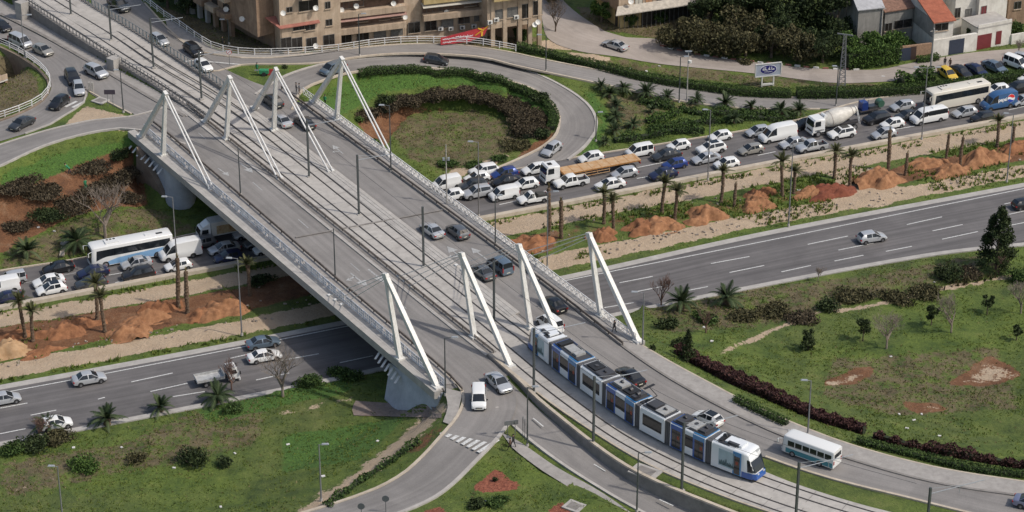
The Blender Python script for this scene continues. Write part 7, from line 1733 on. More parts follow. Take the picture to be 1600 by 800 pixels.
BUSH = [(42, 402, 1.25, 'bushy palm on the left verge, left one of two'), (122, 388, 1.5, 'bushy palm on the left verge, right one beside the concrete step'), (1064, 484, 1.35, 'large bushy palm on the near side of the lower highway, left one of two'), (1134, 476, 1.3, 'large bushy palm on the near side of the lower highway, right one of two'),
        (340, 630, 1.2, 'bushy palm below the small flatbed lorry'), (251, 645, 1.0, 'bushy palm at the kerb between the flatbed lorry and the white hatchback'), (168, 665, 1.2, 'bushy palm at the kerb right of the white hatchback'), (75, 672, 1.0, 'bushy palm at the kerb in front of the white hatchback'),
        (939, 141, .75, 'topmost small palm of the palm triangle'), (953, 153, .9, 'small palm just below the topmost of the triangle'), (975, 144, .75, 'small palm at the top edge of the triangle beside the outer road'), (1010, 151, 1.0, 'larger palm at the top edge of the triangle'), (1042, 157, .8, 'palm left of the lamp pair in the triangle'), (1088, 162, .8, 'palm right of the lamp pair in the triangle'), (1132, 169, 1.05, 'larger palm right of the lamp pair in the triangle'), (1174, 172, .75, 'small palm above the silver hatchback at the verge'),
        (1221, 180, 1.05, 'larger palm left of the cement mixer'), (1249, 180, .95, 'palm directly left of the cement mixer drum'), (962, 170, .8, 'palm on the left side of the triangle, second row'), (962, 188, .85, 'palm on the left side of the triangle, third row'), (960, 210, .85, 'palm near the short lamp of the triangle'), (945, 226, .6, 'small palm at the lower tip of the triangle'), (989, 200, .8, 'palm in the middle of the triangle shrubs'), (1146, 192, .8, 'palm between the low hedges of the triangle'), (1019, 176, .6, 'small palm between the upper low hedges')]
for i, (x, y, sc, lab) in enumerate(BUSH): setp(PALM['bush'][i % 3], x, y, lab, 'palm', 'bushy palms on the verges', sc*.86, i*1.3)
# ---- hedges
def hedge(name, label, pts, w, h, m, seed=0, dens=85, size=.13, group=None, cat='hedge', ragged=.05):
    q = [G(x, y) for x, y in pts]; q = smooth(q, 1.0)
    for p in q: p.z = float(ground(p.x, p.y))
    rg = np.random.default_rng(seed); L = length(q); n = int(L*(w+2*h)*dens); ql = resample(q, max(2, int(L/.5))); A = np.array([tuple(p) for p in ql]); k = rg.integers(0, len(A)-1, n); t = rg.random(n)[:, None]; c = A[k]*(1-t)+A[k+1]*t
    d = A[k+1]-A[k]; d[:, 2] = 0; d /= np.maximum(np.linalg.norm(d, axis=1), 1e-6)[:, None]; s = np.stack([d[:, 1], -d[:, 0], 0*d[:, 0]], 1)
    wob = 1+ragged*np.sin(c[:, 0]*.9+c[:, 1]*1.3)+ragged*.7*np.sin(c[:, 0]*2.3-c[:, 1]*1.9); u = rg.random(n)*(w+2*h); hh = h*wob
    x = np.where(u < h, -w/2, np.where(u > w+h, w/2, u-h-w/2)); z = np.where(u < h, u/h*hh, np.where(u > w+h, (w+2*h-u)/h*hh, hh)); x = x*wob+rg.normal(size=n)*.06; z = z+rg.normal(size=n)*.06
    pts_ = c+s*x[:, None]; pts_[:, 2] += z; e = empty(name, q[len(q)//2]); tag(e, label, cat, group)
    core = MB(); sweep(core, ql, [(-w/2*.6, -.2), (-w/2*.5, h*.7), (w/2*.5, h*.7), (w/2*.6, -.2)]); place(core.build('stems', mat('hedge_inner_twigs', (.02, .028, .012), .95), None), e); place(leaves('foliage', pts_, size, m, None, seed), e); return e
hedge('hedge', 'long clipped dark green box hedge along the upper edge of the outer road', [(808, 79), (856, 89), (900, 101), (988, 122), (1050, 134), (1100, 141), (1160, 149), (1236, 152)], 1.5, 1.3, 'hedge', 1)
hedge('hedge', 'long clipped green hedge behind the queue from the billboard to the right edge', [(1244, 152), (1330, 151), (1444, 144), (1540, 132), (1640, 118)], 1.8, 1.5, 'hedge', 2)
hedge('hedge', 'dark ring hedge just inside the loop ramp above the grass bowl', [(560, 119), (620, 112), (700, 115), (750, 124), (800, 138), (835, 152), (858, 168), (866, 186), (862, 204)], 1.5, .8, 'hedge', 3)
hedge('hedge', 'low clipped dark hedge on the right embankment', [(1148, 627), (1190, 648), (1230, 666), (1295, 676)][:3], 1.1, .8, 'hedge', 4)
hedge('hedge', 'low clipped dark hedge from the minibus to the right edge', [(1338, 692), (1390, 706), (1440, 718), (1500, 732), (1560, 742), (1640, 750)], 1.2, .8, 'hedge', 5)
hedge('red_hedge', 'ragged purple red hedge along the foot of the right embankment', [(1062, 552), (1100, 575), (1150, 600), (1200, 622), (1250, 645), (1290, 660), (1350, 678)], 1.6, 1.25, 'purple', 6, 90, .2, ragged=.15)
hedge('red_hedge', 'thinner purple red hedge continuing right towards the corner', [(1365, 684), (1420, 700), (1480, 712), (1540, 722), (1640, 735)], 1.0, 1.0, 'purple', 7, 70, .2, ragged=.3)
hedge('hedge', 'dark hedge strip beside the lower left dirt path', [(510, 793), (560, 755), (610, 722), (655, 690)], 1.1, .35, 'hedge', 8, 40, .2, ragged=.3)
for i, (pp, lab) in enumerate([([(1003, 160), (1030, 166), (1052, 170)], 'top low hedge row of the palm triangle'), ([(1010, 192), (1040, 186), (1060, 178)], 'second low hedge row of the palm triangle, left part'), ([(1062, 172), (1100, 180), (1150, 178), (1200, 182)], 'second low hedge row of the palm triangle, right part'),
                               ([(1015, 206), (1060, 198), (1110, 192), (1160, 190)], 'third low hedge row of the palm triangle'), ([(960, 222), (1000, 217), (1040, 208), (1100, 206)], 'lowest low hedge row of the palm triangle'), ([(1160, 186), (1200, 188), (1240, 184)], 'right end low hedge row of the palm triangle')]):
    hedge('low_hedge', lab, pp, 1.6, .8, 'hedge' if i != 1 else 'green', 20+i, 40, .2, 'low hedge rows of the palm triangle', ragged=.3)
hedge('ivy_wall', 'bright green ivy covered wall left of the navy gates', [(1322, 107), (1350, 104), (1380, 100), (1402, 96)], 2.0, 3.4, 'green', 30, 45, .22, cat='ivy', ragged=.1)
hedge('overgrown_hedge', 'pale overgrown grass clump at the end of the roadside hedge', [(1405, 134), (1432, 126), (1460, 125)], 2.2, 1.6, 'green', 31, 35, .25, cat='shrub', ragged=.3)
hedge('hedge', 'small green hedge at the foot of the power pole by the white house', [(1432, 98), (1450, 96), (1466, 93)], 1.1, 1.0, 'green', 32, cat='hedge')
hedge('shrub_bank', 'continuous dark brown bank of dry shrubs on the upper slope of the grass bowl', [(592, 172), (620, 160), (660, 153), (700, 150), (745, 152), (785, 162), (815, 178), (832, 196), (828, 216)], 4.8, .8, 'brown', 40, 80, .2, cat='shrubs', ragged=.12)
# ---- shrubs: one thing each
def shrub(px, py, r, h, m, label, n=None, seed=0, group=None, name='shrub', size=.2, cat='shrub', z=None):
    b = G(px, py) if z is None else P(px, py, z); e = empty(name, b); tag(e, label, cat, group); rg = np.random.default_rng(seed); k = 5
    cs = [(rg.uniform(-.45, .45)*r, rg.uniform(-.45, .45)*r, h*rg.uniform(.35, .6)) for _ in range(k)]; rs = [(r*rg.uniform(.5, .75), r*rg.uniform(.5, .75), h*rg.uniform(.35, .5)) for _ in range(k)]
    p = blobs(rg, n or int(260*r*r+120), cs, rs); p[:, 2] = np.abs(p[:, 2]); leaves('foliage', p, size, m, e, seed)
    mb = MB()
    for i in range(5): a = i*1.3; mb.tube((0, 0, -.1), (math.cos(a)*r*.5, math.sin(a)*r*.5, h*.6), .04, .015, 4, False)
    mb.build('stems', BARK, e); return e
SH = [(302, 730, 2.3, 2.6, 'dark', 'big round dark bush in the lower left meadow'), (350, 728, 1.2, 1.4, 'dark', 'smaller dark bush right of the big round bush'), (215, 720, 1.2, 1.6, 'olive', 'olive bush behind the big round bush'), (90, 690, 2.0, 1.8, 'olive', 'dense brown green bush clump below the white hatchback'), (50, 700, 2.6, 1.8, 'dark', 'dark bush clump at the lower left kerb'), (20, 708, 2.0, 1.6, 'hedge', 'green bush clump at the left photo edge'),
      (130, 730, 2.4, 1.6, 'green', 'pale green weed clump in the lower left meadow'), (365, 642, 1.6, 1.2, 'hedge', 'dark green shrub near the lower left kerb'), (745, 790, 1.5, .8, 'dark', 'dark shrub bed in the grass triangle'), (775, 788, 1.6, .7, 'hedge', 'green shrub bed in the grass triangle'), (774, 752, .4, .6, 'dark', 'tiny plant in the middle of the red flower bed'),
      (1065, 545, 1.6, 2.0, 'dark', 'dark bush at the start of the purple hedge'), (1262, 545, 1.1, 1.9, 'dark', 'round dark young tree left in the right meadow'), (1210, 486, 2.4, 1.8, 'olive', 'olive brush beside the lower highway right of the two palms'), (1160, 496, 2.0, 1.5, 'olive', 'olive brush behind the large right palm'), (1290, 480, 2.2, 1.7, 'dark', 'dark brush clump below the lower highway, middle'), (1330, 468, 2.4, 1.6, 'olive', 'brown brush right of the dark brush clump'),
      (1400, 470, 2.2, 1.8, 'olive', 'wide olive bush above the meadow path'), (1440, 462, 2.2, 1.8, 'olive', 'olive bush right of the widest olive bush above the path'), (1480, 435, 2.4, 2.3, 'dark', 'dark bush left of the tall dark conifer'), (1510, 428, 2.0, 1.7, 'brown', 'reddish brush at the foot of the tall dark conifer'), (1592, 440, 2.2, 2.0, 'hedge', 'green bush at the right photo edge below the conifer'), (1100, 500, 2.2, 1.3, 'hedge', 'green brush between the two large palms'), (1040, 510, 2.0, 1.6, 'dark', 'dark brush left of the large palms'), (1250, 500, 2.2, 1.3, 'brown', 'brown brush patch in the middle of the verge'),
      (826, 186, 3.0, 2.0, 'brown', 'brown brush on the right slope of the bowl'), (828, 208, 2.6, 2.0, 'brown', 'brown brush at the lower right of the bowl'), (806, 230, 2.0, 1.6, 'olive', 'olive brush near the mouth of the loop'),
      (600, 165, 2.2, 1.9, 'dark', 'dark bush on the upper left slope of the bowl'), (572, 182, 2.2, 1.6, 'brown', 'brown brush on the left slope of the bowl'), (850, 214, 1.6, 1.6, 'dark', 'dark bush inside the right bend of the loop'), (842, 158, 2.0, 1.5, 'dark', 'dark brush under the ring hedge at its right end'), (700, 262, 2.0, .8, 'hedge', 'low green shrubs beside the queue at the bowl'), (740, 262, 2.0, .8, 'hedge', 'low shrubs right of the leftmost queue cars at the bowl'), (780, 250, 1.6, .8, 'hedge', 'low shrub at the mouth of the loop ramp'), (560, 190, 1.0, 1.0, 'green', 'small green bush by the bridge railing at the bowl'), (585, 225, 1.1, .9, 'green', 'small green bush lower beside the bridge railing at the bowl'),
      (60, 300, 3.4, 1.2, 'brown', 'dark brown brush on the red left slope, left'), (20, 292, 3.4, 1.2, 'brown', 'purple brush on the red left slope, upper left'), (110, 316, 3.6, 1.2, 'brown', 'purple brush on the red left slope, middle'), (78, 338, 3.2, 1.2, 'dark', 'dark brush on the red left slope, lower'), (30, 358, 2.0, 1.4, 'brown', 'brown brush on the red left slope, lowest'), (190, 250, 1.8, 2.0, 'dark', 'dark bush beside the far abutment'), (190, 278, 3.4, 1.6, 'brown', 'rust brown brush below the far abutment'), (158, 290, 3.4, 1.3, 'brown', 'rust brown brush behind the bare tree'), (200, 312, 2.0, 1.3, 'brown', 'low rust brush at the foot of the abutment wall'), (140, 262, 3.4, 1.1, 'brown', 'purple brush under the left side road'),
      (410, 442, 2.0, 1.2, 'dark', 'dark shrubs under the bridge at the dirt road'), (1018, 547, .7, .8, 'dark', 'small dark bush at the end of the bridge railing'), (440, 86, .5, .7, 'dark', 'small dark ball bush left of the loop entry'), (445, 107, .6, .8, 'dark', 'small dark ball bush between the two roads'), (1165, 98, 1.4, .8, 'olive', 'low scrub behind the striped kerb'),
      (480, 603, 2.6, .9, 'hedge', 'low dark shrubs under the near end of the bridge'), (540, 590, 2.6, .9, 'hedge', 'low shrubs in the bridge shadow at the lower kerb'), (1556, 35, 2.2, 1.8, 'dark', 'dark climbing bush above the red garage') , (1590, 52, 2.0, 2.4, 'hedge', 'leafy tree bush at the right edge by the white wall'), (1472, 52, 1.0, .8, 'dark', 'small bush on the wall by the white house')]
for i, (x, y, r, h, m, lab) in enumerate(SH): shrub(x, y, r*(1.25 if m in ('olive', 'brown') else .95), h*(.55 if m in ('olive', 'brown') else .9), m, lab, seed=100+i, size=.2 if r > 1 else .13, group=None)
for i, x in enumerate((572, 610, 646, 686, 727, 765)):
    shrub(x, [110, 109, 107, 107, 110, 117][i]+3, .38, .7, 'dark', ['first', 'second', 'third', 'fourth', 'fifth', 'sixth'][i]+' small ball bush from the left along the inner loop kerb', 90, 300+i, 'ball bushes along the inner loop kerb', 'ball_bush', .12)
# ---- trees
def crown_tree(name, label, px, py, h, r, m, seed, n=2600, lumps=14, group='trees of the shrub island', z=None, trunk=.28, size=.28, low=.25):
    b = G(px, py) if z is None else P(px, py, z); e = empty(name, b); tag(e, label, 'tree', group); rg = np.random.default_rng(seed); cs = []; rs = []; mb = MB(); mb.tube((0, 0, -.3), (0, 0, h*.55), trunk, trunk*.6, 8)
    for i in range(lumps):
        a = rg.uniform(0, 6.28); q = r*rg.uniform(.15, .85); z_ = h*(low+(.85-low)*rg.random()); q *= 1-.5*max(0, z_/h-.6); c = (math.cos(a)*q, math.sin(a)*q, z_); cs.append(c); s = r*rg.uniform(.28, .5); rs.append((s, s, s*.8)); mb.tube((0, 0, h*.35*rg.uniform(.6, 1.2)), c, trunk*.3, .03, 5, False)
    place(mb.build('trunk', BARK, None), e) if False else mb.build('trunk', BARK, e); leaves('crown', blobs(rg, n, cs, rs, .35), size, m, e, seed); return e
TR = [(1062, 76, 4.5, 4.0, 'olive', 'low olive tree at the left tip of the shrub island'), (1095, 78, 5.5, 4.2, 'olive', 'olive brown tree second from the left tip of the shrub island'), (1130, 84, 5.5, 4.0, 'olive', 'olive tree in the front row of the shrub island, middle'), (1165, 88, 5.0, 3.8, 'olive', 'brownish tree in the front row behind the billboard'), (1205, 90, 5.5, 4.0, 'olive', 'brownish tree right of the billboard'), (1245, 94, 5.5, 4.0, 'olive', 'brownish tree in front of the dark evergreens, right'), (1285, 98, 5.5, 4.0, 'dark', 'dark tree beside the lattice tower'),
      (1110, 48, 8, 4.2, 'dark', 'dark evergreen behind the left part of the shrub island'), (1150, 48, 10, 4.8, 'dark', 'tall black green evergreen at the top, left'), (1190, 50, 10, 4.8, 'dark', 'tall black green evergreen at the top, middle left'), (1230, 52, 10.5, 5.0, 'dark', 'tall black green evergreen at the top, middle'), (1270, 56, 10.5, 5.0, 'dark', 'tall black green evergreen at the top, right'), (1305, 66, 9, 4.2, 'dark', 'dark evergreen left of the grey houses'), (1340, 92, 4.5, 3.2, 'green', 'bright green tree over the ivy wall, left'), (1372, 88, 4.0, 3.0, 'green', 'bright green tree over the ivy wall, middle'), (1396, 84, 4.2, 2.8, 'green', 'bright green tree over the ivy wall, right'), (1215, 74, 7, 4.5, 'dark', 'dark tree between the front and back rows of the island'), (1160, 70, 6.5, 4.0, 'olive', 'olive tree between the front and back rows of the island'),
      (940, 34, 4.0, 1.8, 'green', 'small yellow green tree left of the corner building'), (1110, 30, 5, 2.5, 'dark', 'dark tree right of the corner building'), (985, 42, 2.2, 1.4, 'hedge', 'dark shrub tree in front of the corner building, left'), (1030, 36, 2.2, 1.4, 'hedge', 'dark shrub tree in front of the corner building, right'), (293, 22, 4, 2.2, 'dark', 'dark tree between the railing and the shaded wing'), (262, 12, 4.5, 2.4, 'dark', 'dark tree at the top behind the far railing'), (815, 66, 3.0, 1.4, 'hedge', 'small tree at the pillars of the apartment block'), (868, 2, 5, 2.6, 'olive', 'olive tree top at the street between the blocks'), (1518, 66, 3.6, 1.9, 'dark', 'dark bushy tree over the white wall between the two garages')]
for i, (x, y, h, r, m, lab) in enumerate(TR): crown_tree('evergreen_tree' if m == 'dark' else 'broadleaf_tree', lab, x, y, h, r, m, 400+i, n=int(700+170*r*r), group='trees along the top right street' if x > 1000 else None)
for i, (x, y, h, r, lab) in enumerate([(1262, 548, 3.6, 1.3, 'small round dark tree, leftmost in the right meadow'), (1348, 533, 3.4, 1.2, 'small dark tree left of the pale bare tree in the meadow'), (1455, 508, 3.4, 1.2, 'small dark tree between the two pale bare trees'), (1542, 492, 3.2, 1.2, 'small dark tree right of the second bare tree'), (1588, 532, 2.6, .8, 'thin dark tree at the right photo edge of the meadow')]):
    crown_tree('meadow_tree', lab, x, y, h, r, 'dark', 470+i, 700, 8, 'small dark trees of the right meadow', trunk=.09, size=.18, low=.4)
# tall dark conifer
b = G(1556, 420); e = empty('conifer_tree', b); tag(e, 'tall dark irregular conifer beside the lower highway at the right', 'tree'); rg = np.random.default_rng(77); hh = 9.5; cs = []; rs = []; mb = MB(); mb.tube((0, 0, -.2), (0, 0, hh*.92), .22, .05, 8)
for i in range(64):
    z = .9+(hh-1.1)*(i/63); q = 3.0*(1-z/hh)**.7+.3; a = rg.uniform(0, 6.28); c = (math.cos(a)*q*.75, math.sin(a)*q*.75, z); cs.append(c); rs.append((q*.33+.2, q*.33+.2, .65)); mb.tube((0, 0, z-.3), c, .05, .02, 4, False)
mb.build('trunk', BARK, e); leaves('crown', blobs(rg, 8500, cs, rs, .5), .2, 'dark', e, 78)
b = G(1074, 566); e = empty('conifer_tree', b); tag(e, 'small dark pointed tree at the start of the purple hedge', 'tree'); cs = [(0, 0, .8+i*.45) for i in range(9)]; rs = [(1.3*(1-i/10), 1.3*(1-i/10), .5) for i in range(9)]; MB().tube((0, 0, -.2), (0, 0, 4.5), .1, .03, 6).build('trunk', BARK, e); leaves('crown', blobs(rg, 1100, cs, rs, .5), .17, 'dark', e, 79)
# bare trees
def bare_tree(label, px, py, h, spread, m, seed, dens=1.0, group=None, z=None):
    b = G(px, py) if z is None else P(px, py, z); e = empty('bare_tree', b); tag(e, label, 'bare tree', group); rg = random.Random(seed); T, Bm = MB(), MB()
    def grow(p, d, L, r, lv):
        q = p+d*L; (T if lv == 0 else Bm).tube(p, q, r, r*.7, 6 if lv < 2 else 3, False)
        if lv >= 5: return
        for k in range(rg.choice((2, 3, 3)) if lv else 5):
            ax = Vector((rg.uniform(-1, 1), rg.uniform(-1, 1), rg.uniform(-.1, .6))).normalized(); nd = (d*(1-spread)+ax*spread+Vector((0, 0, .22))).normalized(); st = p.lerp(q, rg.uniform(.55, 1)) if lv else p.lerp(q, rg.uniform(.4, 1)); grow(st, nd, L*rg.uniform(.65, .9), max(.017, r*.58), lv+1)
    h *= 1.2; grow(Vector((0, 0, -.1)), Vector((0, 0, 1)), h*.30, h*.022, 0); T.build('trunk', m, e); Bm.build('branches', m, e); return e
for i, (x, y, h, sp, m, lab) in enumerate([(165, 372, 9.5, .55, BBARK, 'large pale bare tree on the left slope above the coach'), (442, 620, 7.5, .5, BBARK, 'bare tree at the lower kerb right of the white sedan'), (1385, 545, 5.8, .6, BBARK, 'pale bare tree in the meadow, left one of the pair'), (1486, 520, 5.6, .5, BBARK, 'pale bare tree in the meadow, right one of the pair'), (1595, 490, 4.6, .55, BBARK, 'pale bare tree at the right photo edge of the meadow'),
      (1103, 520, 4.4, .5, RBARK, 'bare tree between the two large palms'), (1033, 478, 4.6, .4, RBARK, 'reddish bare sapling left of the large palms'), (1278, 440, 2.2, .5, BBARK, 'tiny bare sapling at the kerb of the lower highway'), (868, 50, 5.5, .5, BARK, 'dark bare street tree between the two blocks'), (62, 690, 4.0, .6, RBARK, 'reddish bare shrub in front of the white hatchback'), (362, 610, 4.5, .5, RBARK, 'bare reddish tree at the rear of the flatbed lorry'), (1590, 90, 3.0, .5, BBARK, 'thin bare tree behind the parked cars') , (1560, 430, 3.0, .6, RBARK, 'bare reddish shrub at the foot of the tall conifer')]):
    bare_tree(lab, x, y, h, sp, m, 600+i)
# ---- mounds of dug soil
from mathutils.noise import noise as NZ
def mound(px, py, rx, ry, h, m, label, seed, grp='heaps of dug earth in the dirt strip'):
    b = G(px, py); n = 32; rg = np.random.default_rng(seed); ph = rg.uniform(0, 6.28, 8); V = []; ang = math.atan2(*(lambda d: (d.y, d.x))(P(px+30, py-5.8, 0)-P(px, py, 0)))
    for j in range(n):
        for i in range(n):
            u, v = i/(n-1)*2-1, j/(n-1)*2-1; rr = math.hypot(u, v); edge = 1+.18*math.sin(3*math.atan2(v, u)+ph[0])+.1*math.sin(5*math.atan2(v, u)+ph[1])
            f = NZ(Vector((u*1.6+ph[2], v*1.6+ph[3], seed))); f2 = NZ(Vector((u*4.5+ph[4], v*4.5, seed))); edge += .25*f; z = max(0, 1-(rr/edge)**1.9)*h*(.8+.75*f+.38*f2); z += rg.normal()*.035*(z > .05)*h; x, y = u*rx*1.15, v*ry*1.15
            V.append((x, y, z-.12-(.3 if rr > 1.2 else 0)))
    mb = MB(); mb.add(V, [(j*n+i, j*n+i+1, (j+1)*n+i+1, (j+1)*n+i) for j in range(n-1) for i in range(n-1)]); o = mb.build('earth_heap', m, smooth=60); o.location = b; o.rotation_euler = (0, 0, ang); return tag(o, label, 'earth heap', grp)
ES = [mat('red_earth', (.16, .066, .029), .95, col2=(.30, .135, .062), scale=1.3, bump=.7), mat('orange_earth', (.19, .085, .038), .95, col2=(.35, .175, .085), scale=1.1, bump=.7), mat('dark_red_earth', (.13, .036, .020), .95, col2=(.22, .07, .038), scale=1.6, bump=.7), mat('tan_sand_heap', (.33, .20, .10), .95, col2=(.44, .29, .165), scale=1, bump=.5)]
MD = [(826, 384, 3.6, 2.3, 1.7, 0, 'red heap just right of the bridge below the shaggy trunk'), (941, 370, 2.3, 1.6, 1.3, 0, 'red heap below the pair of palms near the tallest near pylon'), (1005, 358, 3.0, 1.9, 1.5, 0, 'red heap, left half of a double heap'), (1032, 355, 3.0, 2.0, 1.6, 1, 'orange red heap, right half of a double heap'), (1100, 340, 3.2, 2.0, 1.7, 1, 'round orange heap alone between the palms'), (1182, 322, 2.6, 1.9, 1.6, 1, 'orange heap behind the brown trunk'), (1188, 306, 2.4, 1.5, 1.4, 0, 'small red heap directly behind the orange heap'),
      (1264, 304, 2.6, 1.5, 1.3, 1, 'orange heap touching the dark red one'), (1295, 302, 3.8, 1.9, 1.7, 2, 'dark red wide heap below the pair of palms'), (1371, 283, 3.6, 2.6, 2.2, 1, 'tall orange heap at the dirt crossing'), (1447, 258, 3.4, 1.6, 1.3, 1, 'orange heap behind, between two dead trunks'), (1485, 270, 3.2, 1.8, 1.6, 1, 'orange heap left of the long red heap'), (1534, 252, 4.2, 2.3, 2.0, 1, 'long orange red heap below the last palm'), (1594, 232, 3.2, 1.8, 1.5, 0, 'red heap at the right photo edge'),
      (12, 549, 3.2, 1.8, 1.5, 3, 'sandy yellow heap at the left photo edge'), (67, 552, 3.0, 1.1, .8, 0, 'low red heap under the leftmost palms'), (100, 520, 3.6, 1.9, 1.4, 0, 'red heap right of the leftmost palm pair'), (130, 508, 2.8, 1.5, 1.2, 0, 'red heap left of the palm pair below the dark cars'), (205, 520, 3.0, 1.9, 1.5, 1, 'orange heap right of the palm pair below the dark cars'), (228, 500, 3.2, 1.6, 1.3, 1, 'orange red heap in the middle of the left strip'), (250, 482, 2.8, 1.4, 1.2, 0, 'red heap left of the crownless trunks'), (318, 492, 2.6, 1.4, 1.1, 0, 'low red heap right of the crownless trunks'), (345, 488, 3.4, 1.9, 1.6, 1, 'large orange heap next to the bridge shadow'), (20, 526, 2.6, 1.2, .9, 0, 'low red heap behind the sandy one')]
for i, (x, y, rx, ry, h, k, lab) in enumerate(MD): mound(x, y, rx, ry, h, ES[k], lab, 700+i)
# ---- ground cover and rubble: too many to count
def masked(px, py):
    return True
IXY = (lambda X, Y: (np.clip(np.searchsorted(ys, Y), 0, NY-1), np.clip(np.searchsorted(xs, X), 0, NX-1)))
RB = UNDER.copy()
for _ in range(1): RB = RB | np.roll(RB, 1, 0) | np.roll(RB, -1, 0) | np.roll(RB, 1, 1) | np.roll(RB, -1, 1)
def scatter(n, seed, accept):
    rg = np.random.default_rng(seed); X = rg.uniform(-100, 100, n); Y = rg.uniform(205, 405, n); iy, ix = IXY(X, Y); px, py = project(X, Y, H[iy, ix]); ok = (px > -30) & (px < 1630) & (py > -10) & (py < 830) & ~RB[iy, ix]
    dens = accept(iy, ix, X, Y, px, py); ok &= rg.random(n) < dens; X, Y = X[ok], Y[ok]; return np.stack([X, Y, ground(X, Y)], 1), rg
cl = vnoise(H.shape, 11)+.5; cl2 = vnoise(H.shape, 5)+.5
bare = np.maximum(np.maximum(M_['tan'], M_['red']*.75), M_['chip'])
g1, rg = scatter(380000, 11, lambda iy, ix, X, Y, px, py: np.clip((cl[iy, ix]*.6+cl2[iy, ix]*.6-.35)*1.3, 0, 1)*np.clip(1-bare[iy, ix]*1.5, 0, 1)*np.where(py < 120, .6, 1)*(1-.5*M_['dry'][iy, ix]))
def tufts(name, pts, rg, hgt, m, label_kind='stuff', blades=3, w=.07):
    n = len(pts)*blades; c = np.repeat(pts, blades, 0)+np.concatenate([rg.normal(size=(n, 2))*.10, np.zeros((n, 1))], 1); a = rg.uniform(0, 6.28, n); h = hgt*rg.uniform(.4, 1.4, n); ln = rg.normal(size=(n, 2))*.35*h[:, None]
    d = np.stack([np.cos(a)*w, np.sin(a)*w, 0*a], 1); v = np.stack([c-d, c+d, c+np.stack([ln[:, 0], ln[:, 1], h], 1)], 1).reshape(-1, 3); o = npmesh(name, v, np.arange(3*n).reshape(n, 3), LF[m], None, {'tone': np.repeat(np.repeat(rg.random(len(pts)), blades), 3)}); o['kind'] = 'stuff'; return o
tufts('meadow_grass', g1, rg, .17, 'grass')
g2, rg = scatter(160000, 12, lambda iy, ix, X, Y, px, py: np.clip(M_['dry'][iy, ix]*.8+.04, 0, .6)*np.clip(1-bare[iy, ix]*1.3, 0, 1)); tufts('dry_grass', g2, rg, .22, 'straw')
# taller weeds along the edges of the dirt roads and between the heaps
def edge_weeds(iy, ix, X, Y, px, py):
    s = py+.187*px; return np.where(((s > 489) & (s < 497)) | ((s > 594) & (s < 604)), .75, 0)*(cl2[iy, ix] > .35)+np.where((s > 510) & (s < 575) & (px > 800), .75, 0)*(cl[iy, ix] > .42)+np.where((s > 515) & (s < 575) & (px < 400), .08, 0)*(cl[iy, ix] > .55)
g3, rg = scatter(160000, 13, edge_weeds); o = tufts('roadside_weeds', g3, rg, .5, 'grass', blades=4, w=.11)
g6, rg = scatter(150000, 16, lambda iy, ix, X, Y, px, py: np.where((py > 975-.36*px+0*py) & (py+.215*px < 770) & (py+.2*px > 690) & (px > 1000) & (px < 1560), .75, 0)*(cl2[iy, ix]*.6+cl[iy, ix]*.6 > .5)); o = tufts('brushwood', g6, rg, .75, 'olive', blades=5, w=.10)
# rubble along the foot of the heaps
def rub(iy, ix, X, Y, px, py):
    s = py+.187*px; return np.where((s > 558) & (s < 578), .5, 0)*(cl2[iy, ix] > .45)+np.where((s > 515) & (s < 560), .04, 0)
g4, rg = scatter(60000, 14, rub); mb = MB(); r4 = random.Random(9)
for p in g4[:2600]:
    s = r4.uniform(.05, .22); M = Matrix.Translation(Vector(p)+Vector((0, 0, s*.3))) @ Matrix.Rotation(r4.uniform(0, 6), 4, Vector((r4.random(), r4.random(), r4.random()+.1))); mb.box((0, 0, 0), (s*2, s*1.3, s), 0, M)
o = mb.build('rubble', mat('broken_stone', (.28, .235, .19), .9, .45, 2)); o['kind'] = 'stuff'
# scraps of litter on the grass
r5 = random.Random(3); mb = MB()
for (x, y) in [(190, 700), (115, 700), (367, 709), (272, 732), (345, 793), (760, 784), (1010, 765), (1392, 558), (1460, 442), (1100, 512), (1112, 534), (1417, 670), (1428, 657), (1468, 682), (1440, 648), (1405, 648), (60, 356), (1248, 298), (1030, 104), (1010, 112), (1205, 133), (985, 108), (505, 745), (450, 695), (590, 690), (158, 290), (85, 362), (1380, 120), (1283, 128)]:
    p = G(x, y); mb.box(p+Vector((0, 0, .08)), (r5.uniform(.2, .5), r5.uniform(.15, .4), .1), r5.uniform(0, 3))
o = mb.build('litter', mat('pale_litter', (.6, .58, .55), .8, .2, 2)); o['kind'] = 'stuff'
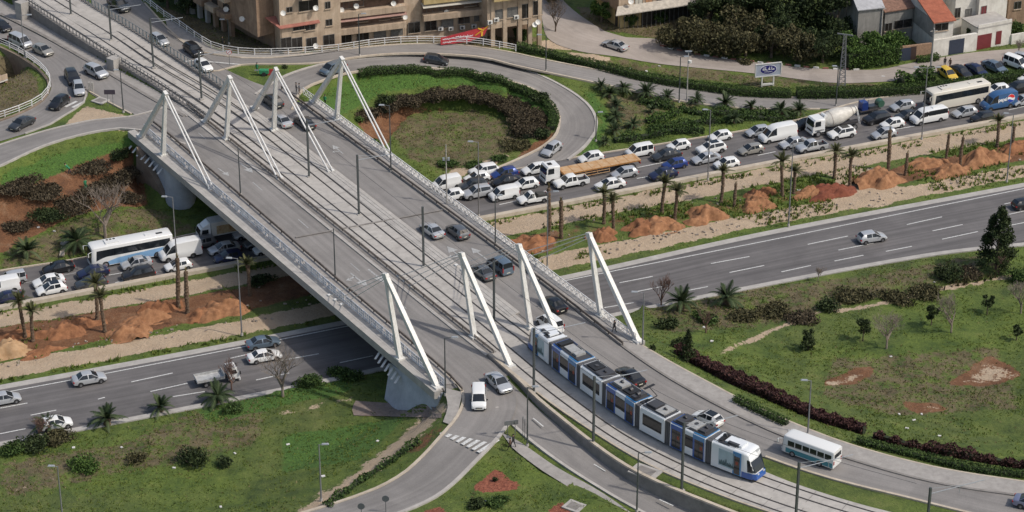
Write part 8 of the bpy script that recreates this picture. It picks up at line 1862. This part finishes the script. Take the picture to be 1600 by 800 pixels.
# ================================================================== people
SKIN = mat('skin', (.30, .17, .11), .6); HAIR = mat('dark_hair', (.012, .010, .009), .7)
CL = {k: mat('cloth_'+k, c, .85, .12, 6) for k, c in {'black': (.018, .018, .02), 'navy': (.025, .03, .06), 'green': (.03, .22, .10), 'grey': (.12, .12, .13), 'brown': (.10, .06, .04), 'red': (.30, .03, .03)}.items()}
def person(px, py, label, top, low, heading=0, stride=.25, z=None, sc=1.0, bend=0, arm=.25):
    """one skinned body, clothing slots by height, hair and face parts as children"""
    b = G(px, py) if z is None else P(px, py, z+.13); e = empty('person', b, heading); tag(e, label, 'person'); s = stride
    J = [(0, 0, .93), (bend*.25, 0, 1.15), (bend*.5, 0, 1.38), (bend*.62, 0, 1.52), (bend*.7+.02, 0, 1.62), (bend*.72+.02, 0, 1.72)]; Rr = [.15, .135, .16, .062, .095, .085]
    E = [(0, 1), (1, 2), (2, 3), (3, 4), (4, 5)]
    for sd, f in ((1, 1), (-1, -1)):
        k = len(J); J += [(0, .10*sd, .88), (f*s*.45+.04, .11*sd, .48), (f*s-.02, .11*sd, .08), (f*s+.14, .13*sd, .04)]; Rr += [.095, .062, .042, .038]; E += [(0, k), (k, k+1), (k+1, k+2), (k+2, k+3)]
        k = len(J); x0 = bend*.5; J += [(x0, .19*sd, 1.40), (x0-f*arm*.4, .24*sd, 1.13), (x0-f*arm*.6+.12, .23*sd, .90), (x0-f*arm*.6+.18, .22*sd, .82)]; Rr += [.06, .042, .032, .03]; E += [(2, k), (k, k+1), (k+1, k+2), (k+2, k+3)]
        h = k+3; hx, hy, hz = J[h]
        for i, (dy, L) in enumerate(((-.03, .075), (-.01, .085), (.01, .08), (.028, .062))): J.append((hx+.02, hy+dy, hz-L)); Rr.append(.011); E.append((h, len(J)-1))
        J.append((hx+.055, hy-.02*sd, hz-.03)); Rr.append(.012); E.append((h, len(J)-1))
    me = bpy.data.meshes.new('body'); me.from_pydata(J, E, []); o = bpy.data.objects.new('body', me); COL.objects.link(o); md = o.modifiers.new('skin', 'SKIN'); md.use_smooth_shade = True; sd_ = o.modifiers.new('sub', 'SUBSURF'); sd_.levels = sd_.render_levels = 1
    for i, r in enumerate(Rr): me.skin_vertices[0].data[i].radius = (r, r)
    me.skin_vertices[0].data[0].use_root = True
    dg = bpy.context.evaluated_depsgraph_get(); m2 = bpy.data.meshes.new_from_object(o.evaluated_get(dg)); bpy.data.objects.remove(o)
    for m in (SKIN, CL[top], CL[low]): m2.materials.append(m)
    for p_ in m2.polygons:
        c = p_.center; p_.material_index = 0 if (c.z > 1.49 or (abs(c.y) > .17 and c.z < .9)) else (1 if c.z > .92 else 2)
    o = bpy.data.objects.new('body', m2); COL.objects.link(o); o.parent = e; hx = bend*.72+.02
    hm = MB(); n = 12; vs = []
    for j in range(6):
        a = math.pi*.62*j/5
        for i in range(n): t = 2*math.pi*i/n; vs.append((hx-.015+math.sin(a)*math.cos(t)*.115, math.sin(a)*math.sin(t)*.098, 1.685+math.cos(a)*.125))
    hm.add(vs, [(j*n+i, j*n+(i+1) % n, (j+1)*n+(i+1) % n, (j+1)*n+i) for j in range(5) for i in range(n)]); hm.build('hair', HAIR, e)
    MB().hexa([(hx+.10, -.015, 1.655), (hx+.13, -.012, 1.655), (hx+.13, .012, 1.655), (hx+.10, .015, 1.655)], [(hx+.09, -.008, 1.70), (hx+.10, -.006, 1.70), (hx+.10, .006, 1.70), (hx+.09, .008, 1.70)]).build('nose', SKIN, e)
    for sd in (-1, 1): MB().box((hx+.10, sd*.035, 1.705), (.015, .022, .012)).build('eye', HAIR, e); MB().box((hx, sd*.10, 1.675), (.04, .015, .055)).build('ear', SKIN, e)
    MB().box((hx+.10, 0, 1.625), (.015, .045, .01)).build('mouth', mat('lips', (.22, .08, .06), .6), e); e.scale = (sc, sc, sc); return e
person(960, 519, 'person in dark clothes walking along the right walkway by the railing', 'black', 'black', 2.2, z=D)
person(463, 145, 'person in dark clothes standing at the bridge head, left of two', 'black', 'grey', 0, .05, z=D); person(468, 146, 'person in grey green jacket standing at the bridge head, right of two', 'grey', 'brown', 3, .05, z=D)
person(797, 704, 'person in brown jacket walking left by the zebra crossing', 'brown', 'black', 2.6, .3, z=6.95); person(802, 698, 'tall person in black walking behind another by the zebra crossing', 'black', 'black', 2.4, .3, z=6.95)
person(402, 114, 'person in a green overall standing on the traffic island', 'green', 'green', 1, .08); person(1476, 104, 'person in black standing behind the yellow parked car', 'black', 'navy', 1.5, .1); person(1484, 106, 'person in brown beside the yellow parked car, partly hidden', 'brown', 'black', 4, .1)
person(109, 272, 'gardener in green bending on the left slope, upper one', 'green', 'navy', 3, .2, bend=.9); person(134, 296, 'gardener in green standing on the left slope, lower one', 'green', 'green', 2, .1); person(348, 72, 'person in black standing in front of the shaded apartment wing', 'black', 'black', 0, .1, z=D)
person(508, 164, 'person in green at the top of the grass bowl beside the railing', 'green', 'black', 1, .15)
# street objects at the island by the apartment corner
e = empty('cart', G(413, 118)); tag(e, 'small green handcart on the island between the roads', 'cart'); MB().box((0, 0, .7), (1.5, .8, .6)).build('tray', CL['green'], e)
for s_ in (-1, 1): o = MB(); o.tube((0, s_*.42, .35), (0, s_*.5, .35), .35, n=14); o.build('wheel', TYRE, e)
MB().box((-1.1, 0, .9), (.8, .5, .05)).build('handle', STEEL, e)
e = empty('road_barrier', G(425, 117)); tag(e, 'red plastic road barrier next to the green handcart', 'barrier'); o = MB(); o.hexa([(-.7, -.25, 0), (.7, -.25, 0), (.7, .25, 0), (-.7, .25, 0)][::-1], [(-.6, -.08, .95), (.6, -.08, .95), (.6, .08, .95), (-.6, .08, .95)][::-1]); o.build('body', CL['red'], e)
e = empty('concrete_step', G(98, 388)); tag(e, 'concrete block with a drain gutter between the two bushy palms on the left', 'drain'); e.rotation_euler = (0, 0, -.3); MB().box((0, .9, .2), (1.2, .8, .6)).build('block', CONC, e); MB().box((.5, -1.0, .05), (.7, 2.6, .2), .35).build('gutter', CONC_TAN, e)
drop_protos()
